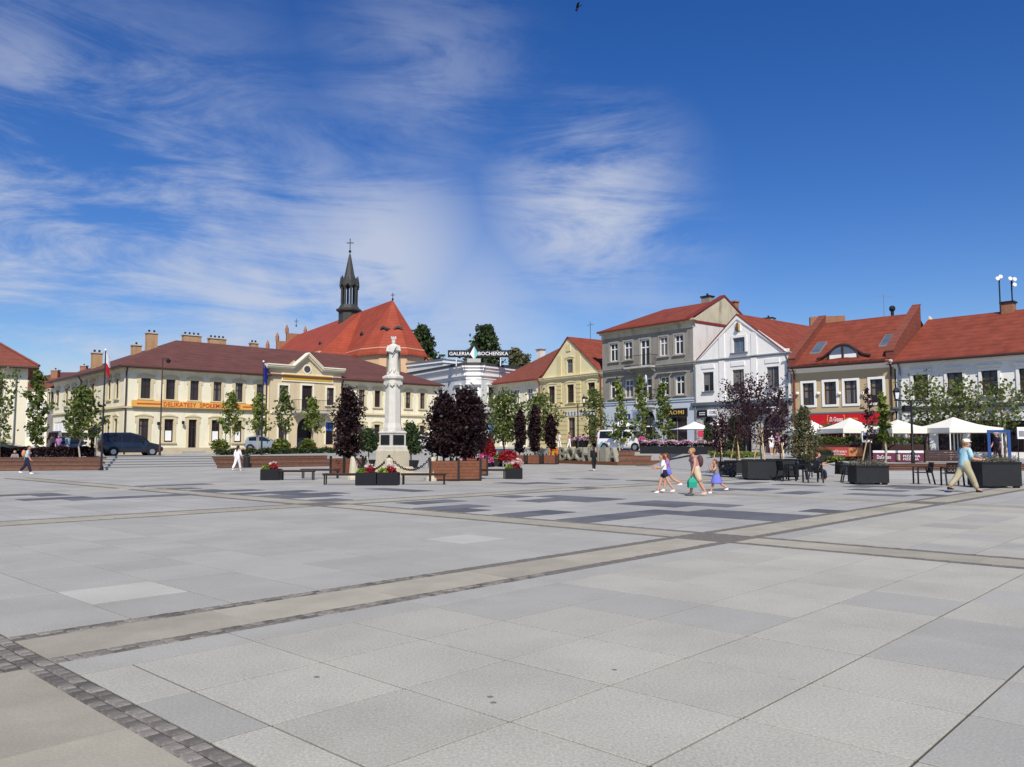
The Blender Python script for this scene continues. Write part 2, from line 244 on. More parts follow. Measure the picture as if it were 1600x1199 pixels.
def paving_material():
    m = bpy.data.materials.new('square_paving'); m.use_nodes = True; t = m.node_tree; n = t.nodes; l = t.links; b = n['Principled BSDF']; b.inputs['Roughness'].default_value = .75; b.inputs['Specular IOR Level'].default_value = .3
    co = n.new('ShaderNodeTexCoord').outputs['Object']; mp = n.new('ShaderNodeMapping'); mp.inputs['Rotation'].default_value = (0, 0, -ANG); l.new(co, mp.inputs[0])
    br = n.new('ShaderNodeTexBrick'); br.offset = 0.0; br.inputs['Scale'].default_value = 1.0; br.inputs['Brick Width'].default_value = .98; br.inputs['Row Height'].default_value = .96; br.inputs['Mortar Size'].default_value = .016
    br.inputs['Color1'].default_value = (.35, .347, .325, 1); br.inputs['Color2'].default_value = (.41, .40, .362, 1); br.inputs['Mortar'].default_value = (.24, .235, .22, 1); l.new(mp.outputs[0], br.inputs['Vector'])
    nz = n.new('ShaderNodeTexNoise'); nz.inputs['Scale'].default_value = .35; nz.inputs['Detail'].default_value = 8; l.new(co, nz.inputs['Vector'])
    mr = n.new('ShaderNodeMapRange'); mr.inputs[1].default_value = .3; mr.inputs[2].default_value = .7; mr.inputs[3].default_value = .86; mr.inputs[4].default_value = 1.08; l.new(nz.outputs[0], mr.inputs[0])
    k = n.new('ShaderNodeMix'); k.data_type = 'RGBA'; k.blend_type = 'MULTIPLY'; k.inputs[0].default_value = 1; l.new(br.outputs[0], k.inputs[6]); l.new(mr.outputs[0], k.inputs[7]); l.new(k.outputs[2], b.inputs['Base Color'])
    M['square_paving'] = m
paving_material()
def speckle(name, amt):        # granite grain that reads close by
    m = M[name]; t = m.node_tree; n = t.nodes; l = t.links; b = n['Principled BSDF']; src = b.inputs['Base Color'].links[0].from_socket
    co = n.new('ShaderNodeTexCoord').outputs['Object']; geo = n.new('ShaderNodeNewGeometry').outputs['Position']
    nz = n.new('ShaderNodeTexNoise'); nz.inputs['Scale'].default_value = 55; nz.inputs['Detail'].default_value = 2; nz.inputs['Roughness'].default_value = .7; l.new(geo, nz.inputs['Vector'])
    n2 = n.new('ShaderNodeTexNoise'); n2.inputs['Scale'].default_value = .9; n2.inputs['Detail'].default_value = 5; l.new(geo, n2.inputs['Vector'])
    ad = n.new('ShaderNodeMath'); ad.operation = 'ADD'; l.new(nz.outputs[0], ad.inputs[0]); hf = n.new('ShaderNodeMath'); hf.operation = 'MULTIPLY_ADD'; hf.inputs[1].default_value = .35; hf.inputs[2].default_value = .325; l.new(n2.outputs[0], hf.inputs[0]); l.new(hf.outputs[0], ad.inputs[1])
    mr = n.new('ShaderNodeMapRange'); mr.inputs[1].default_value = .7; mr.inputs[2].default_value = 1.3; mr.inputs[3].default_value = 1 - amt; mr.inputs[4].default_value = 1 + amt; l.new(ad.outputs[0], mr.inputs[0])
    k = n.new('ShaderNodeMix'); k.data_type = 'RGBA'; k.blend_type = 'MULTIPLY'; k.inputs[0].default_value = 1; l.new(src, k.inputs[6]); l.new(mr.outputs[0], k.inputs[7])
    vo = n.new('ShaderNodeTexVoronoi'); vo.inputs['Scale'].default_value = 2.6; l.new(geo, vo.inputs['Vector'])       # trodden gum and drips
    wn_ = n.new('ShaderNodeMapRange'); wn_.inputs[1].default_value = .035; wn_.inputs[2].default_value = .06; wn_.inputs[3].default_value = 1; wn_.inputs[4].default_value = 0; l.new(vo.outputs['Distance'], wn_.inputs[0])
    sc_ = n.new('ShaderNodeSeparateColor'); l.new(vo.outputs['Color'], sc_.inputs[0]); gt_ = n.new('ShaderNodeMath'); gt_.operation = 'GREATER_THAN'; gt_.inputs[1].default_value = .72; l.new(sc_.outputs[0], gt_.inputs[0])
    ml = n.new('ShaderNodeMath'); ml.operation = 'MULTIPLY'; l.new(wn_.outputs[0], ml.inputs[0]); l.new(gt_.outputs[0], ml.inputs[1]); m2 = n.new('ShaderNodeMath'); m2.operation = 'MULTIPLY'; m2.inputs[1].default_value = .35; l.new(ml.outputs[0], m2.inputs[0])
    n3 = n.new('ShaderNodeTexNoise'); n3.inputs['Scale'].default_value = .45; n3.inputs['Detail'].default_value = 9; n3.inputs['Roughness'].default_value = .68; n3.inputs['Distortion'].default_value = .6; l.new(geo, n3.inputs['Vector'])
    r3 = n.new('ShaderNodeMapRange'); r3.inputs[1].default_value = .5; r3.inputs[2].default_value = .72; r3.inputs[3].default_value = 0; r3.inputs[4].default_value = .2; l.new(n3.outputs[0], r3.inputs[0])
    mxm = n.new('ShaderNodeMath'); mxm.operation = 'MAXIMUM'; l.new(m2.outputs[0], mxm.inputs[0]); l.new(r3.outputs[0], mxm.inputs[1])
    k2 = n.new('ShaderNodeMix'); k2.data_type = 'RGBA'; k2.blend_type = 'MULTIPLY'; l.new(mxm.outputs[0], k2.inputs[0]); l.new(k.outputs[2], k2.inputs[6]); k2.inputs[7].default_value = (.48, .46, .42, 1); l.new(k2.outputs[2], b.inputs['Base Color'])
for q, w in (('slab_light', .34), ('slab_blue', .26), ('slab_cream', .22), ('band_slab', .16), ('slab_dark', .25)): speckle(q, w)
sq = MB(); sq.add([(-110, -25, -.012), (75, -25, -.012), (75, 90, -.012), (-110, 90, -.012)], [(0, 1, 2, 3)]); square = struct('square_paving', sq, 'square_paving')
mo_ = MB()
for bx in (((-3, -5), (24.4, -5), (24.4, 7.85), (-3, 7.85)), ((-3, 7.851), (13.6, 7.851), (13.6, 19.9), (-3, 19.9))): mo_.add([tuple(AB(a, b, -.010)) for a, b in bx], [(0, 1, 2, 3)])
mo_.build('mortar_bed', 'mortar', square)
# ---- slabs, bands and setts as pieces
def bev_box(name, sx, sy, h, m, bev=.002):
    b = MB(); x = sx / 2; y = sy / 2
    b.rings([[(-x, -y, -h), (x, -y, -h), (x, y, -h), (-x, y, -h)], [(-x, -y, -bev), (x, -y, -bev), (x, y, -bev), (-x, y, -bev)], [(-x + bev, -y + bev, 0), (x - bev, -y + bev, 0), (x - bev, y - bev, 0), (-x + bev, y - bev, 0)]])
    me = bpy.data.meshes.new(name); me.from_pydata(b.v, [], b.f); me.materials.append(M[m]); return me
_mesh = {}
def piece(name, a0, a1, b0, b1, m, h=.05, dz=0.0, gap=.018, parent=square):
    key = (name, round(a1 - a0, 2), round(b1 - b0, 2), m)
    if key not in _mesh: _mesh[key] = bev_box(name, a1 - a0 - gap, b1 - b0 - gap, h, m)
    o = bpy.data.objects.new(name, _mesh[key]); col.objects.link(o); o.parent = parent
    p = AB((a0 + a1) / 2, (b0 + b1) / 2, dz); o.location = p; o.rotation_euler = (0, 0, ANG); return o
def seen(a, b, m=70):
    px, py = proj(AB(a, b)); return -m < px < 1600 + m and 690 < py < 1199 + m
APIT, BPIT = .98, .96
a_edges = [2.2] + [2.57 + APIT * i for i in range(11)]; a_edges[-1] = 12.4
b_edges = [6.21 - BPIT * i for i in range(12)][::-1]
blue_px = [(1135, 967), (1385, 945), (1530, 940), (1450, 1000), (1560, 1000), (1520, 1160), (1575, 1085), (870, 940), (1000, 935)]
cellof = lambda px, py: toab(G(px, py))
blue = [cellof(*q) for q in blue_px]
def isblue(a0, a1, b0, b1): return any(a0 < q[0] < a1 and b0 < q[1] < b1 for q in blue)
for i in range(len(a_edges) - 1):
    for j in range(len(b_edges) - 1):
        a0, a1, b0, b1 = a_edges[i], a_edges[i + 1], b_edges[j], b_edges[j + 1]
        if seen((a0 + a1) / 2, (b0 + b1) / 2, 420): piece('paving_slab', a0, a1, b0, b1, 'slab_blue' if isblue(a0, a1, b0, b1) or random.random() < .04 else 'slab_light', dz=random.uniform(-.0015, .0015))
for i in range(0, len(a_edges) - 1, 2): piece('paving_slab', a_edges[i], a_edges[min(i + 2, len(a_edges) - 1)], 6.21, 6.65, 'slab_blue')
for i in range(5): piece('paving_slab', 13.6 + i * 2.14, 13.6 + (i + 1) * 2.14, 6.21, 6.65, 'slab_blue')
for i in range(11):
    for j in range(3, 11):
        a0 = 13.6 + APIT * i; b0 = b_edges[j] if j < len(b_edges) - 1 else None
        if b0 is None: continue
        if seen(a0 + .5, b0 + .5, 130): piece('paving_slab', a0, a0 + APIT, b0, b0 + BPIT, 'slab_light' if random.random() < .85 else 'slab_blue', dz=random.uniform(-.0015, .0015))
c0 = [toab(G(*q)) for q in ((110, 915), (245, 899), (350, 930), (215, 948))]
ca0, ca1 = 2.2 + APIT * 2, 2.2 + APIT * 4
cream_c = [(230, 922), (705, 838)]
creams = [toab(G(*q)) for q in cream_c]
bs = [7.85 + (18.6 - 7.85) / 11 * i for i in range(12)]; as_ = [2.2 + 10.2 / 10 * i for i in range(11)]
for i in range(10):
    for j in range(11):
        a0, a1, b0, b1 = as_[i], as_[i + 1], bs[j], bs[j + 1]
        if not seen((a0 + a1) / 2, (b0 + b1) / 2, 120): continue
        cr = any(a0 - .25 < q[0] < a1 + .25 and b0 < q[1] < b1 for q in creams[:1]) or any(a0 < q[0] < a1 and b0 < q[1] < b1 for q in creams[1:])
        piece('paving_slab', a0, a1, b0, b1, 'slab_cream' if cr else 'slab_blue', dz=random.uniform(-.001, .001))
bandsB = [(1.0, 2.2), (12.4, 13.6), (24.3, 25.5), (36.2, 37.4)]       # bands running along B
bandsA = [(6.65, 7.85), (18.6, 19.9), (31.0, 32.2)]                   # bands running along A
setts_near = []; setts_far = MB()
def sett_row(fix, t0, t1, along):        # two rows of small dark setts
    w = .105; n = int((t1 - t0) / w)
    for r in range(2):
        for i in range(n):
            t = t0 + (i + .5) * (t1 - t0) / n; q = fix + (r + .5) * w
            a, b = (t, q) if along == 'A' else (q, t)
            p = AB(a, b); px, py = proj(p)
            if not (-20 < px < 1620 and 700 < py < 1230): continue
            setts_near.append((p.y, a, b, along))
def crossed(t0, t1, bands): return [(max(t0, a), min(t1, b)) for a, b in bands if b > t0 and a < t1]
def band(along, lo, hi, t0, t1, cross, near_setts):
    cuts = sorted(crossed(t0, t1, cross)); segs = []; t = t0
    for a, b in cuts: segs.append((t, a)); t = b
    segs.append((t, t1))
    for s0, s1 in segs:
        if s1 - s0 < .3: continue
        n = max(1, round((s1 - s0) / 1.7))
        for i in range(n):
            q0 = s0 + (s1 - s0) * i / n; q1 = s0 + (s1 - s0) * (i + 1) / n
            aa = (q0, q1, lo + .21, hi - .21) if along == 'A' else (lo + .21, hi - .21, q0, q1)
            px, py = proj(AB((aa[0] + aa[1]) / 2, (aa[2] + aa[3]) / 2))
            if -120 < px < 1720 and 705 < py < 1300: piece('band_slab', *aa, 'band_slab', dz=random.uniform(-.001, .001), gap=.006)
        if near_setts: sett_row(lo, s0, s1, along); sett_row(hi - .21, s0, s1, along)
for lo, hi in bandsA: band('A', lo, hi, -12, 48, bandsB, lo < 20)
for lo, hi in bandsB: band('B', lo, hi, -6, 46, bandsA, lo < 20)
for (a0, a1) in bandsB[:3]:              # crossings of two bands are all setts
    for (b0, b1) in bandsA[:2]:
        for i in range(11):
            for j in range(11):
                a = a0 + (i + .5) * (a1 - a0) / 11; b = b0 + (j + .5) * (b1 - b0) / 11; p = AB(a, b); px, py = proj(p)
                if -20 < px < 1620 and 700 < py < 1230: setts_near.append((p.y, a, b, 'A'))
setts_near.sort(); sm = bev_box('sett', .096, .094, .05, 'sett', .008)
for k, (yy, a, b, al) in enumerate(setts_near):
    p = AB(a, b, random.uniform(-.004, .002))
    if k < 290:
        o = bpy.data.objects.new('sett', sm); col.objects.link(o); o.parent = square; o.location = p; o.rotation_euler = (random.uniform(-.02, .02), random.uniform(-.02, .02), ANG + random.uniform(-.05, .05))
    else:
        c, s_ = cos(ANG), sin(ANG); h = .048
        q = [(p.x + c * x - s_ * y, p.y + s_ * x + c * y) for x, y in ((-h, -h), (h, -h), (h, h), (-h, h))]
        setts_far.add([(x, y, p.z) for x, y in q] + [(x, y, -.03) for x, y in q], [(0, 1, 2, 3), (0, 4, 5, 1), (1, 5, 6, 2), (2, 6, 7, 3), (3, 7, 4, 0)])
tag(setts_far.build('setts', 'sett', square), kind='stuff')
# ---- dark granite slabs scattered through the far paving
streaks = [(0, 769, 97, 766), (97, 766, 187, 762), (19, 773.7, 106, 772.5), (62, 779.4, 156, 778), (156, 778, 300, 772.5), (219, 759, 353, 756), (266, 763.7, 322, 763), (309, 767, 387, 766), (360, 770.6, 462, 770), (406, 770, 500, 767),
           (422, 776, 500, 775.6), (431, 774.7, 525, 770), (509, 783, 594, 779), (572, 788, 644, 784), (619, 786, 697, 784.7), (650, 795, 737, 790), (681, 798, 731, 794), (781, 805, 850, 802), (881, 814, 900, 813), (581, 764.7, 690, 767),
           (747, 771.6, 815, 771.6), (812, 775.6, 869, 775), (815, 782.5, 900, 777), (887, 782, 950, 779), (945, 760, 1012, 760.5), (995, 785.5, 1040, 784.5), (1030, 789.5, 1115, 787.5), (882, 814.5, 1000, 802.5), (900, 816, 950, 812),
           (930, 808, 1010, 803), (1000, 805, 1070, 801), (1080, 802, 1135, 799.5), (1125, 803.7, 1200, 803.7), (1157, 806, 1225, 807.5), (880, 748, 985, 749.5), (800, 754.5, 885, 755.7), (1007, 751, 1075, 752.5), (1125, 755.5, 1185, 754), (1105, 765.5, 1200, 764),
           (1200, 809, 1285, 810.5), (1280, 797.5, 1345, 800), (1240, 781, 1307, 782), (1220, 770, 1277, 770), (1340, 766, 1415, 767.5), (1342, 773, 1462, 774), (1315, 760.5, 1425, 759.5), (1420, 764, 1467, 761), (1212, 757.5, 1292, 758)]
dark = set()
for x0, y0, x1, y1 in streaks:
    hits = {}
    for i in range(25):
        a, b = toab(G(x0 + (x1 - x0) * i / 24, y0 + (y1 - y0) * i / 24)); c_ = (math.floor(a / APIT), math.floor(b / BPIT)); hits[c_] = hits.get(c_, 0) + 1
    dark |= {c for c, q in hits.items() if q >= 4}
for i, j in sorted(dark):
    a = i * APIT; b = j * BPIT
    if any(lo - .7 < a + .5 < hi + .2 for lo, hi in bandsB) and b < 20 or any(lo - .7 < b + .5 < hi + .2 for lo, hi in bandsA): continue
    piece('dark_slab', a, a + APIT, b, b + BPIT, 'slab_dark')
for px, py in ((766, 1089), (771, 1098), (495, 1058), (960, 1047)):
    d = MB(); d.lathe([(.02, -.01), (.021, .001), (.015, .0012), (.004, .0012)], 10, G(px, py)); d.build('drain_cap', 'drain', square)
# ---- street level, ramp
BL0, BL1, BL2, BL3 = G(-90, 736.5), G(160, 734.5), G(340, 731.5), G(520, 728.5)
C0, C1, C2, C3 = G(845, 723), G(965, 727.4), G(1010, 727.2), G(1060, 727.6)
def back(p, d): q = Vector((-.6, .8, 0)) * d; return Vector((p.x + q.x, p.y + q.y, 0))
U = [(14.2, 66.5), (14.5, 56), (19, 48)]
outline = [back(BL0, 1.45), back(BL1, 1.45), back(BL2, 1.45), back(BL3, 1.45), Vector((C0.x, C0.y + .5, 0)), Vector((C1.x + .4, C1.y + 1.5, 0)), Vector((C3.x, C3.y + .8, 0))] + [Vector((x, y, 0)) for x, y in U] + \
          [Vector((18.4, 43.3, 0)), Vector((75, 43.3, 0)), Vector((75, 260, 0)), Vector((-150, 260, 0)), Vector((-150, 10, 0))]
top = [(p.x, p.y, st(p.x, p.y)) for p in outline]; n = len(top)
sm_ = MB(); sm_.add(top + [(x, y, -.2) for x, y, z in top], [tuple(range(n))] + [(i, i + n, (i + 1) % n + n, (i + 1) % n) for i in range(n)]); struct('street', sm_, 'granite')
rm = MB(); lo_ = [(10.5, 63, .0), (12.3, 50.5, .0), (17.2, 43.6, .0)]
hi_ = [(x, y, st(x, y) + .004) for x, y in U]
rm.add(lo_ + hi_, [(0, 1, 4, 3), (1, 2, 5, 4)]); struct('ramp', rm, 'granite')
# ---- stepped wooden seats and stone steps along the edge of the square
def along(p, q, s0, s1, d0, d1, z0, z1, mb):
    u = (q - p).normalized(); nn = Vector((-u.y, u.x, 0))
    if nn.y < 0: nn = -nn
    pts = [p + u * s + nn * d for s, d in ((s0, d0), (s1, d0), (s1, d1), (s0, d1))]
    a = [(v.x, v.y, z) for z in (z0, z1) for v in pts]
    return mb.add(a, [(0, 3, 2, 1), (4, 5, 6, 7), (0, 1, 5, 4), (1, 2, 6, 5), (2, 3, 7, 6), (3, 0, 4, 7)])
def wooden_terrace(p, q, label, tiers=3, H=.84, dep=.5, z=0.0):
    t = thing('wooden_terrace', label, 'seating', (p + q) / 2 + Vector((0, 0, z)), group='stepped wooden seats round the square'); Lh = (q - p).length; th = H / tiers
    for i in range(tiers):
        z0 = z + i * th; along(p, q, 0, Lh, i * dep + .05, tiers * dep, z0, z0 + th - .045, k := MB()); k.build('riser', 'wood_dark', t)
        for b in range(2): along(p, q, 0.01, Lh - .01, i * dep + .02, i * dep + .048, z0 + .03 + b * (th - .07) / 2, z0 + .02 + (b + 1) * (th - .07) / 2, k := MB()); k.build('plank', 'wood', t)
        for b in range(3): along(p, q, 0, Lh, i * dep + b * (dep + .02) / 3 - .01, i * dep + (b + 1) * (dep + .02) / 3 - .022, z0 + th - .043, z0 + th, k := MB()); k.build('plank', 'wood', t)
    return t
def stone_stair(p, q, name, nst, H, dep, z=0.0):
    Lh = (q - p).length; root = None
    for i in range(nst):
        k = MB(); along(p, q, 0, Lh, i * dep, nst * dep + .05, z + i * H / nst - (.02 if i else .1), z + (i + 1) * H / nst, k)
        along(p, q, -.01, Lh + .01, i * dep - .035, i * dep + .3, z + (i + 1) * H / nst + .002, z + (i + 1) * H / nst + .042, k)
        if root is None: root = struct(name, k, 'granite'); root.name = name
        else: k.build('step', 'granite', root)
wooden_terrace(BL0, BL1, 'long stepped wooden seats below the parked cars, beside the white and red flag')
stone_stair(BL1 + (BL2 - BL1) * .01, BL2 - (BL2 - BL1) * .005, 'stone_steps', 5, .86, .3)
wooden_terrace(BL2, BL3, 'stepped wooden seats in front of the pedimented cream building, beside the blue flag')
k = MB(); along(BL3, C0, .2, (C0 - BL3).length - .3, .6, 1.0, -.1, .8, k); tag(k.build('retaining_wall', 'granite'), 'low grey granite wall behind the monument and the pink flowers', 'wall')
wooden_terrace(C1 + Vector((.2, .3, 0)), G(1047, 727.3) + Vector((0, .3, 0)), 'short stepped wooden seats just right of the stone letters, below the white van', H=1.2, dep=.4)
for (p, q, h, nm) in ((G(1047, 727.3) + Vector((.12, 0, 0)), G(1078, 728), 1.06, 'tall'), (G(1078.5, 728), G(1120, 727), .62, 'low')):
    k = MB(); along(p, q, 0, (q - p).length, -.1, 2.0, -.05, h, k); tag(k.build('stone_block', 'granite'), 'tall grey granite block ending the short wooden seats below the flower boxes' if nm == 'tall' else 'lower grey granite block beside the tall one, near the purple trees', 'wall')
RW0, RW1 = Vector((17.6, 42.2, 0)), Vector((52, 41.2, 0))
k = MB(); along(RW0 + Vector((0, -2.0, 0)), RW1 + Vector((0, -2.0, 0)), 0, 34, 0, 2.05, -.1, .17, k); along(RW0 + Vector((0, -1.3, 0)), RW1 + Vector((0, -1.3, 0)), 0, 34, 0, 1.4, .16, .34, k); tag(struct('cafe_steps', k, 'granite'))
wooden_terrace(RW0 + Vector((.5, 0, 0)), RW1, 'long low wooden seats in front of the cream cafe parasols', tiers=2, H=.34, dep=.5, z=.34)
# ================================================================ buildings
class Fac:
    def __init__(s, p0, p1):
        s.o = Vector((p0[0], p0[1], 0)); e = Vector((p1[0], p1[1], 0)); s.L = (e - s.o).length; s.u = (e - s.o) / s.L; s.n = Vector((s.u.y, -s.u.x, 0))
    def pt(s, u, z, d=0.0): p = s.o + s.u * u + s.n * d; return Vector((p.x, p.y, z))
    def uz(s, px, py, d=0.0):
        r = ray(px, py); o = s.o + s.n * d; t = o.dot(s.n) / Vector((r.x, r.y, 0)).dot(s.n)
        p = Vector((r.x * t, r.y * t, 0)); return (p - o).dot(s.u), CAM_H + r.z * t
    def U(s, px, py=620): return s.uz(px, py)[0]
    def Z(s, px, py): return s.uz(px, py)[1]
def X(px, Y): return (px - 800) / F * Y
def clip(poly, a, b, c):            # keep a*u+b*z<=c
    out = []
    for i in range(len(poly)):
        p, q = poly[i], poly[(i + 1) % len(poly)]; dp = a * p[0] + b * p[1] - c; dq = a * q[0] + b * q[1] - c
        if dp <= 0: out.append(p)
        if dp * dq < 0: t = dp / (dp - dq); out.append((p[0] + (q[0] - p[0]) * t, p[1] + (q[1] - p[1]) * t))
    return out
def wall_mb(f, u0, u1, z0, z1, holes, depth=.18, d=0.0, clips=(), mb=None):
    mb = mb or MB(); us = sorted({u0, u1, *[h[0] for h in holes], *[h[1] for h in holes]}); zs = sorted({z0, z1, *[h[2] for h in holes], *[h[3] for h in holes]})
    us = [u for u in us if u0 <= u <= u1]; zs = [z for z in zs if z0 <= z <= z1]
    for i in range(len(us) - 1):
        for j in range(len(zs) - 1):
            cu, cz = (us[i] + us[i + 1]) / 2, (zs[j] + zs[j + 1]) / 2
            if any(h[0] < cu < h[1] and h[2] < cz < h[3] for h in holes): continue
            poly = [(us[i], zs[j]), (us[i + 1], zs[j]), (us[i + 1], zs[j + 1]), (us[i], zs[j + 1])]
            for c in clips: poly = clip(poly, *c) if poly else poly
            if len(poly) > 2: mb.add([f.pt(u, z, d) for u, z in poly], [tuple(range(len(poly)))])
    for h in holes:
        a, b, c, e = h[:4]; rise = h[4] if len(h) > 4 else 0
        def q(p0, p1): mb.add([f.pt(*p0, d), f.pt(*p1, d), f.pt(*p1, d - depth), f.pt(*p0, d - depth)], [(0, 1, 2, 3)])
        q((a, c), (b, c)); zt = e - rise; q((b, c), (b, zt)); q((a, zt), (a, c))
        if not rise: q((b, e), (a, e))
        else:
            N_ = 12; arc = [((a + b) / 2 - (b - a) / 2 * cos(pi * k / N_), zt + rise * sin(pi * k / N_)) for k in range(N_ + 1)]
            for k in range(N_):
                q(arc[k + 1], arc[k]); corner = (a, e) if k < N_ // 2 else (b, e)
                mb.add([f.pt(*arc[k], d), f.pt(*arc[k + 1], d), f.pt(*corner, d)], [(0, 1, 2)])
    return mb
def window(root, f, h, frame='frame_brown', glass='glass', depth=.14, d=0.0, cols=2, trans=.62, fw=.07, name='window', surround=None, sw=.14, sill=None, sp=.05, ears=False, hood=None):
    a, b, c, e = h[:4]; rise = h[4] if len(h) > 4 else 0; mb = MB(); D0, D1 = d - depth - .03, d - depth + .04
    mb.fbox(f, a, a + fw, c, e, D0, D1); mb.fbox(f, b - fw, b, c, e, D0, D1); mb.fbox(f, a + fw, b - fw, c, c + fw, D0, D1); mb.fbox(f, a + fw, b - fw, e - fw, e, D0, D1)
    for i in range(1, cols): u = a + (b - a) * i / cols; mb.fbox(f, u - fw * .45, u + fw * .45, c + fw, e - fw, D0, D1 - .01)
    if trans: z = c + (e - c) * trans; mb.fbox(f, a + fw, b - fw, z - fw * .45, z + fw * .45, D0, D1 - .005)
    w = mb.build(name, frame, root)
    p = MB(); p.fbox(f, a + .01, b - .01, c + .01, e - .01, D0 - .06, D0 + .02); p.build('pane', glass, w)
    if name == 'window' and glass == 'glass' and random.random() < .4:      # a curtain behind part of the glass
        cw = (b - a) * random.uniform(.2, .42); zc_ = c + (e - c) * random.choice((.0, .0, .3)); s = MB(); s.fbox(f, a + fw + .01, a + fw + cw, zc_ + fw, e - fw, D0 + .021, D0 + .028)
        if random.random() < .6: s.fbox(f, b - fw - cw * .8, b - fw - .01, zc_ + fw, e - fw, D0 + .021, D0 + .028)
        s.build('curtain', 'curtain', w)
    if surround:
        s = MB(); s.fbox(f, a - sw, a, c, e + sw, d - .01, d + sp); s.fbox(f, b, b + sw, c, e + sw, d - .01, d + sp); s.fbox(f, a, b, e, e + sw, d - .01, d + sp)
        if ears: s.fbox(f, a - sw - .12, a - sw, e - .35, e + sw - .03, d - .01, d + sp - .01); s.fbox(f, b + sw, b + sw + .12, e - .35, e + sw - .03, d - .01, d + sp - .01)
        if ears:                     # segmental hood
            N_ = 8; m_ = (a + b) / 2; hw = (b - a) / 2 + sw + .14
            poly = [f.pt(m_ + hw * (k / N_ * 2 - 1), e + sw + .02 + .17 * (1 - (k / N_ * 2 - 1) ** 2), d - .01) for k in range(N_ + 1)]
            low = [f.pt(m_ - hw * (k / N_ * 2 - 1), e + sw - .04 + .08 * (1 - (k / N_ * 2 - 1) ** 2), d - .01) for k in range(N_ + 1)]
            for k in range(N_): s.prism([low[N_ - k], low[N_ - k - 1], poly[k + 1], poly[k]], f.n * (sp + .05))
        s.build('surround', surround, w)
    if hood: s = MB(); s.fbox(f, a - .28, b + .28, e + .26, e + .36, d - .01, d + .25); s.fbox(f, a - .2, b + .2, e + .17, e + .26, d - .01, d + .12); s.build('hood', hood, w)
    if sill: s = MB(); s.fbox(f, a - sw - .06, b + sw + .06, c - .12, c, d - .01, d + .14); s.build('sill', sill, w)
    return w
def slabroof(polys, t=.14):
    mb = MB()
    for p in polys: mb.prism([Vector(q) for q in p], (0, 0, -t))
    return mb
def gut(root, f, u0, u1, z, d, m, r=.09): k = MB(); k.tube([f.pt(u0, z, d), f.pt(u1, z, d)], r, 8); return k.build('gutter', m, root)
def pipe(root, f, u, z0, z1, d, m, r=.06): k = MB(); k.tube([f.pt(u, z1, d + .25), f.pt(u, z1 - .4, d), f.pt(u, z0, d)], r, 8); return k.build('downpipe', m, root)
def chimney(root, c, w, dp, z0, z1, f, m='chimney_buff', cap='grey_stone', flues=2):
    k = MB(); g_ = Fac((c[0], c[1]), (c[0] + f.u.x, c[1] + f.u.y)); k.fbox(g_, -w / 2, w / 2, z0, z1, -dp / 2, dp / 2); o = k.build('chimney', m, root)
    k = MB(); k.fbox(g_, -w / 2 - .08, w / 2 + .08, z1, z1 + .12, -dp / 2 - .08, dp / 2 + .08); k.build('cap', cap, o)
    for i in range(flues): u = (i + .5) / flues * w - w / 2; k = MB(); k.lathe([(.1, 0), (.1, .25), (.06, .25)], 8, g_.pt(u, z1 + .12, 0)); k.build('flue', 'dark_metal', o)
    return o
def hole(f, x0, x1, ref, y0, y1, rise=0, py=None): return (f.U(x0, py or (y0 + y1) / 2), f.U(x1, py or (y0 + y1) / 2), f.Z(ref, y1), f.Z(ref, y0), rise)
def balcony(root, f, u0, u1, z, dep=.9, h=1.0, m='dark_metal', step=.16):
    k = MB(); k.fbox(f, u0, u1, z - .15, z, .02, dep); o = k.build('balcony', 'grey_stone', root)
    for u in (u0 + .25, u1 - .25): k = MB(); k.prism([f.pt(u - .08, z - .15, .0), f.pt(u - .08, z - .15, dep * .8), f.pt(u - .08, z - .55, .0)], f.u * .16); k.build('bracket', 'grey_stone', o)
    k = MB(); P = [(u0 + .04, 0), (u0 + .04, dep - .05), (u1 - .04, dep - .05), (u1 - .04, 0)]
    for zz_ in (z + .1, z + h): k.tube([f.pt(u, zz_, d) for u, d in P], .022, 6)
    n_ = int((u1 - u0) / step)
    for i in range(n_ + 1): u = u0 + .04 + (u1 - u0 - .08) * i / n_; k.tube([f.pt(u, z, dep - .05), f.pt(u, z + h, dep - .05)], .012, 4)
    for i in range(1, int(dep / step)):
        for u in (u0 + .04, u1 - .04): k.tube([f.pt(u, z, i * step), f.pt(u, z + h, i * step)], .012, 4)
    k.build('railing', m, o); return o
def cornice(root, f, u0, u1, z0, steps, m, name='cornice'):
    k = MB(); z = z0
    for h, d in steps: k.fbox(f, u0 - d, u1 + d, z, z + h, -.05, d); z += h
    return k.build(name, m, root)
# ---------------------------------------------------------------- cream corner shop with pediment
P_c = Vector((X(193, 66), 66, 0)); P_r = Vector((X(683, 87.3), 87.3, 0)); fr = Fac(P_c, P_r)
P_b = P_c + (-fr.n) * 22.5; fl = Fac(P_b, P_c)
bd = thing('corner_shop', 'long cream two-storey corner building with brown hipped roof and pediment', 'building', (P_c.x, P_c.y, st(P_c.x, P_c.y)))
ze = fr.Z(194, 571); zl = fr.Z(200, 637); zb = .3; zp = fr.Z(226, 695) - .25
uw = [(218.8, 234.2), (258.3, 272.7), (296.2, 309.7), (332.5, 345.3), (366.8, 378.7), (400, 411.7)]; lw = [(217.5, 233), (257.5, 271.7), None, (331.3, 344.3), (366.3, 378.7), (400, 410.8)]
rw = [(537.5, 546), (560, 569.6), (585, 594), (609, 617), (633.4, 641.3), (656, 663.8)]
def px_hole(f, x0, x1, z0, z1, y=640, rise=0): return (f.U(x0, y), f.U(x1, y), z0, z1, rise)
z1b, z1t = fr.Z(226, 622.8), fr.Z(226, 591.2); z0b, z0t = fr.Z(225, 690.8), fr.Z(225, 654.2)
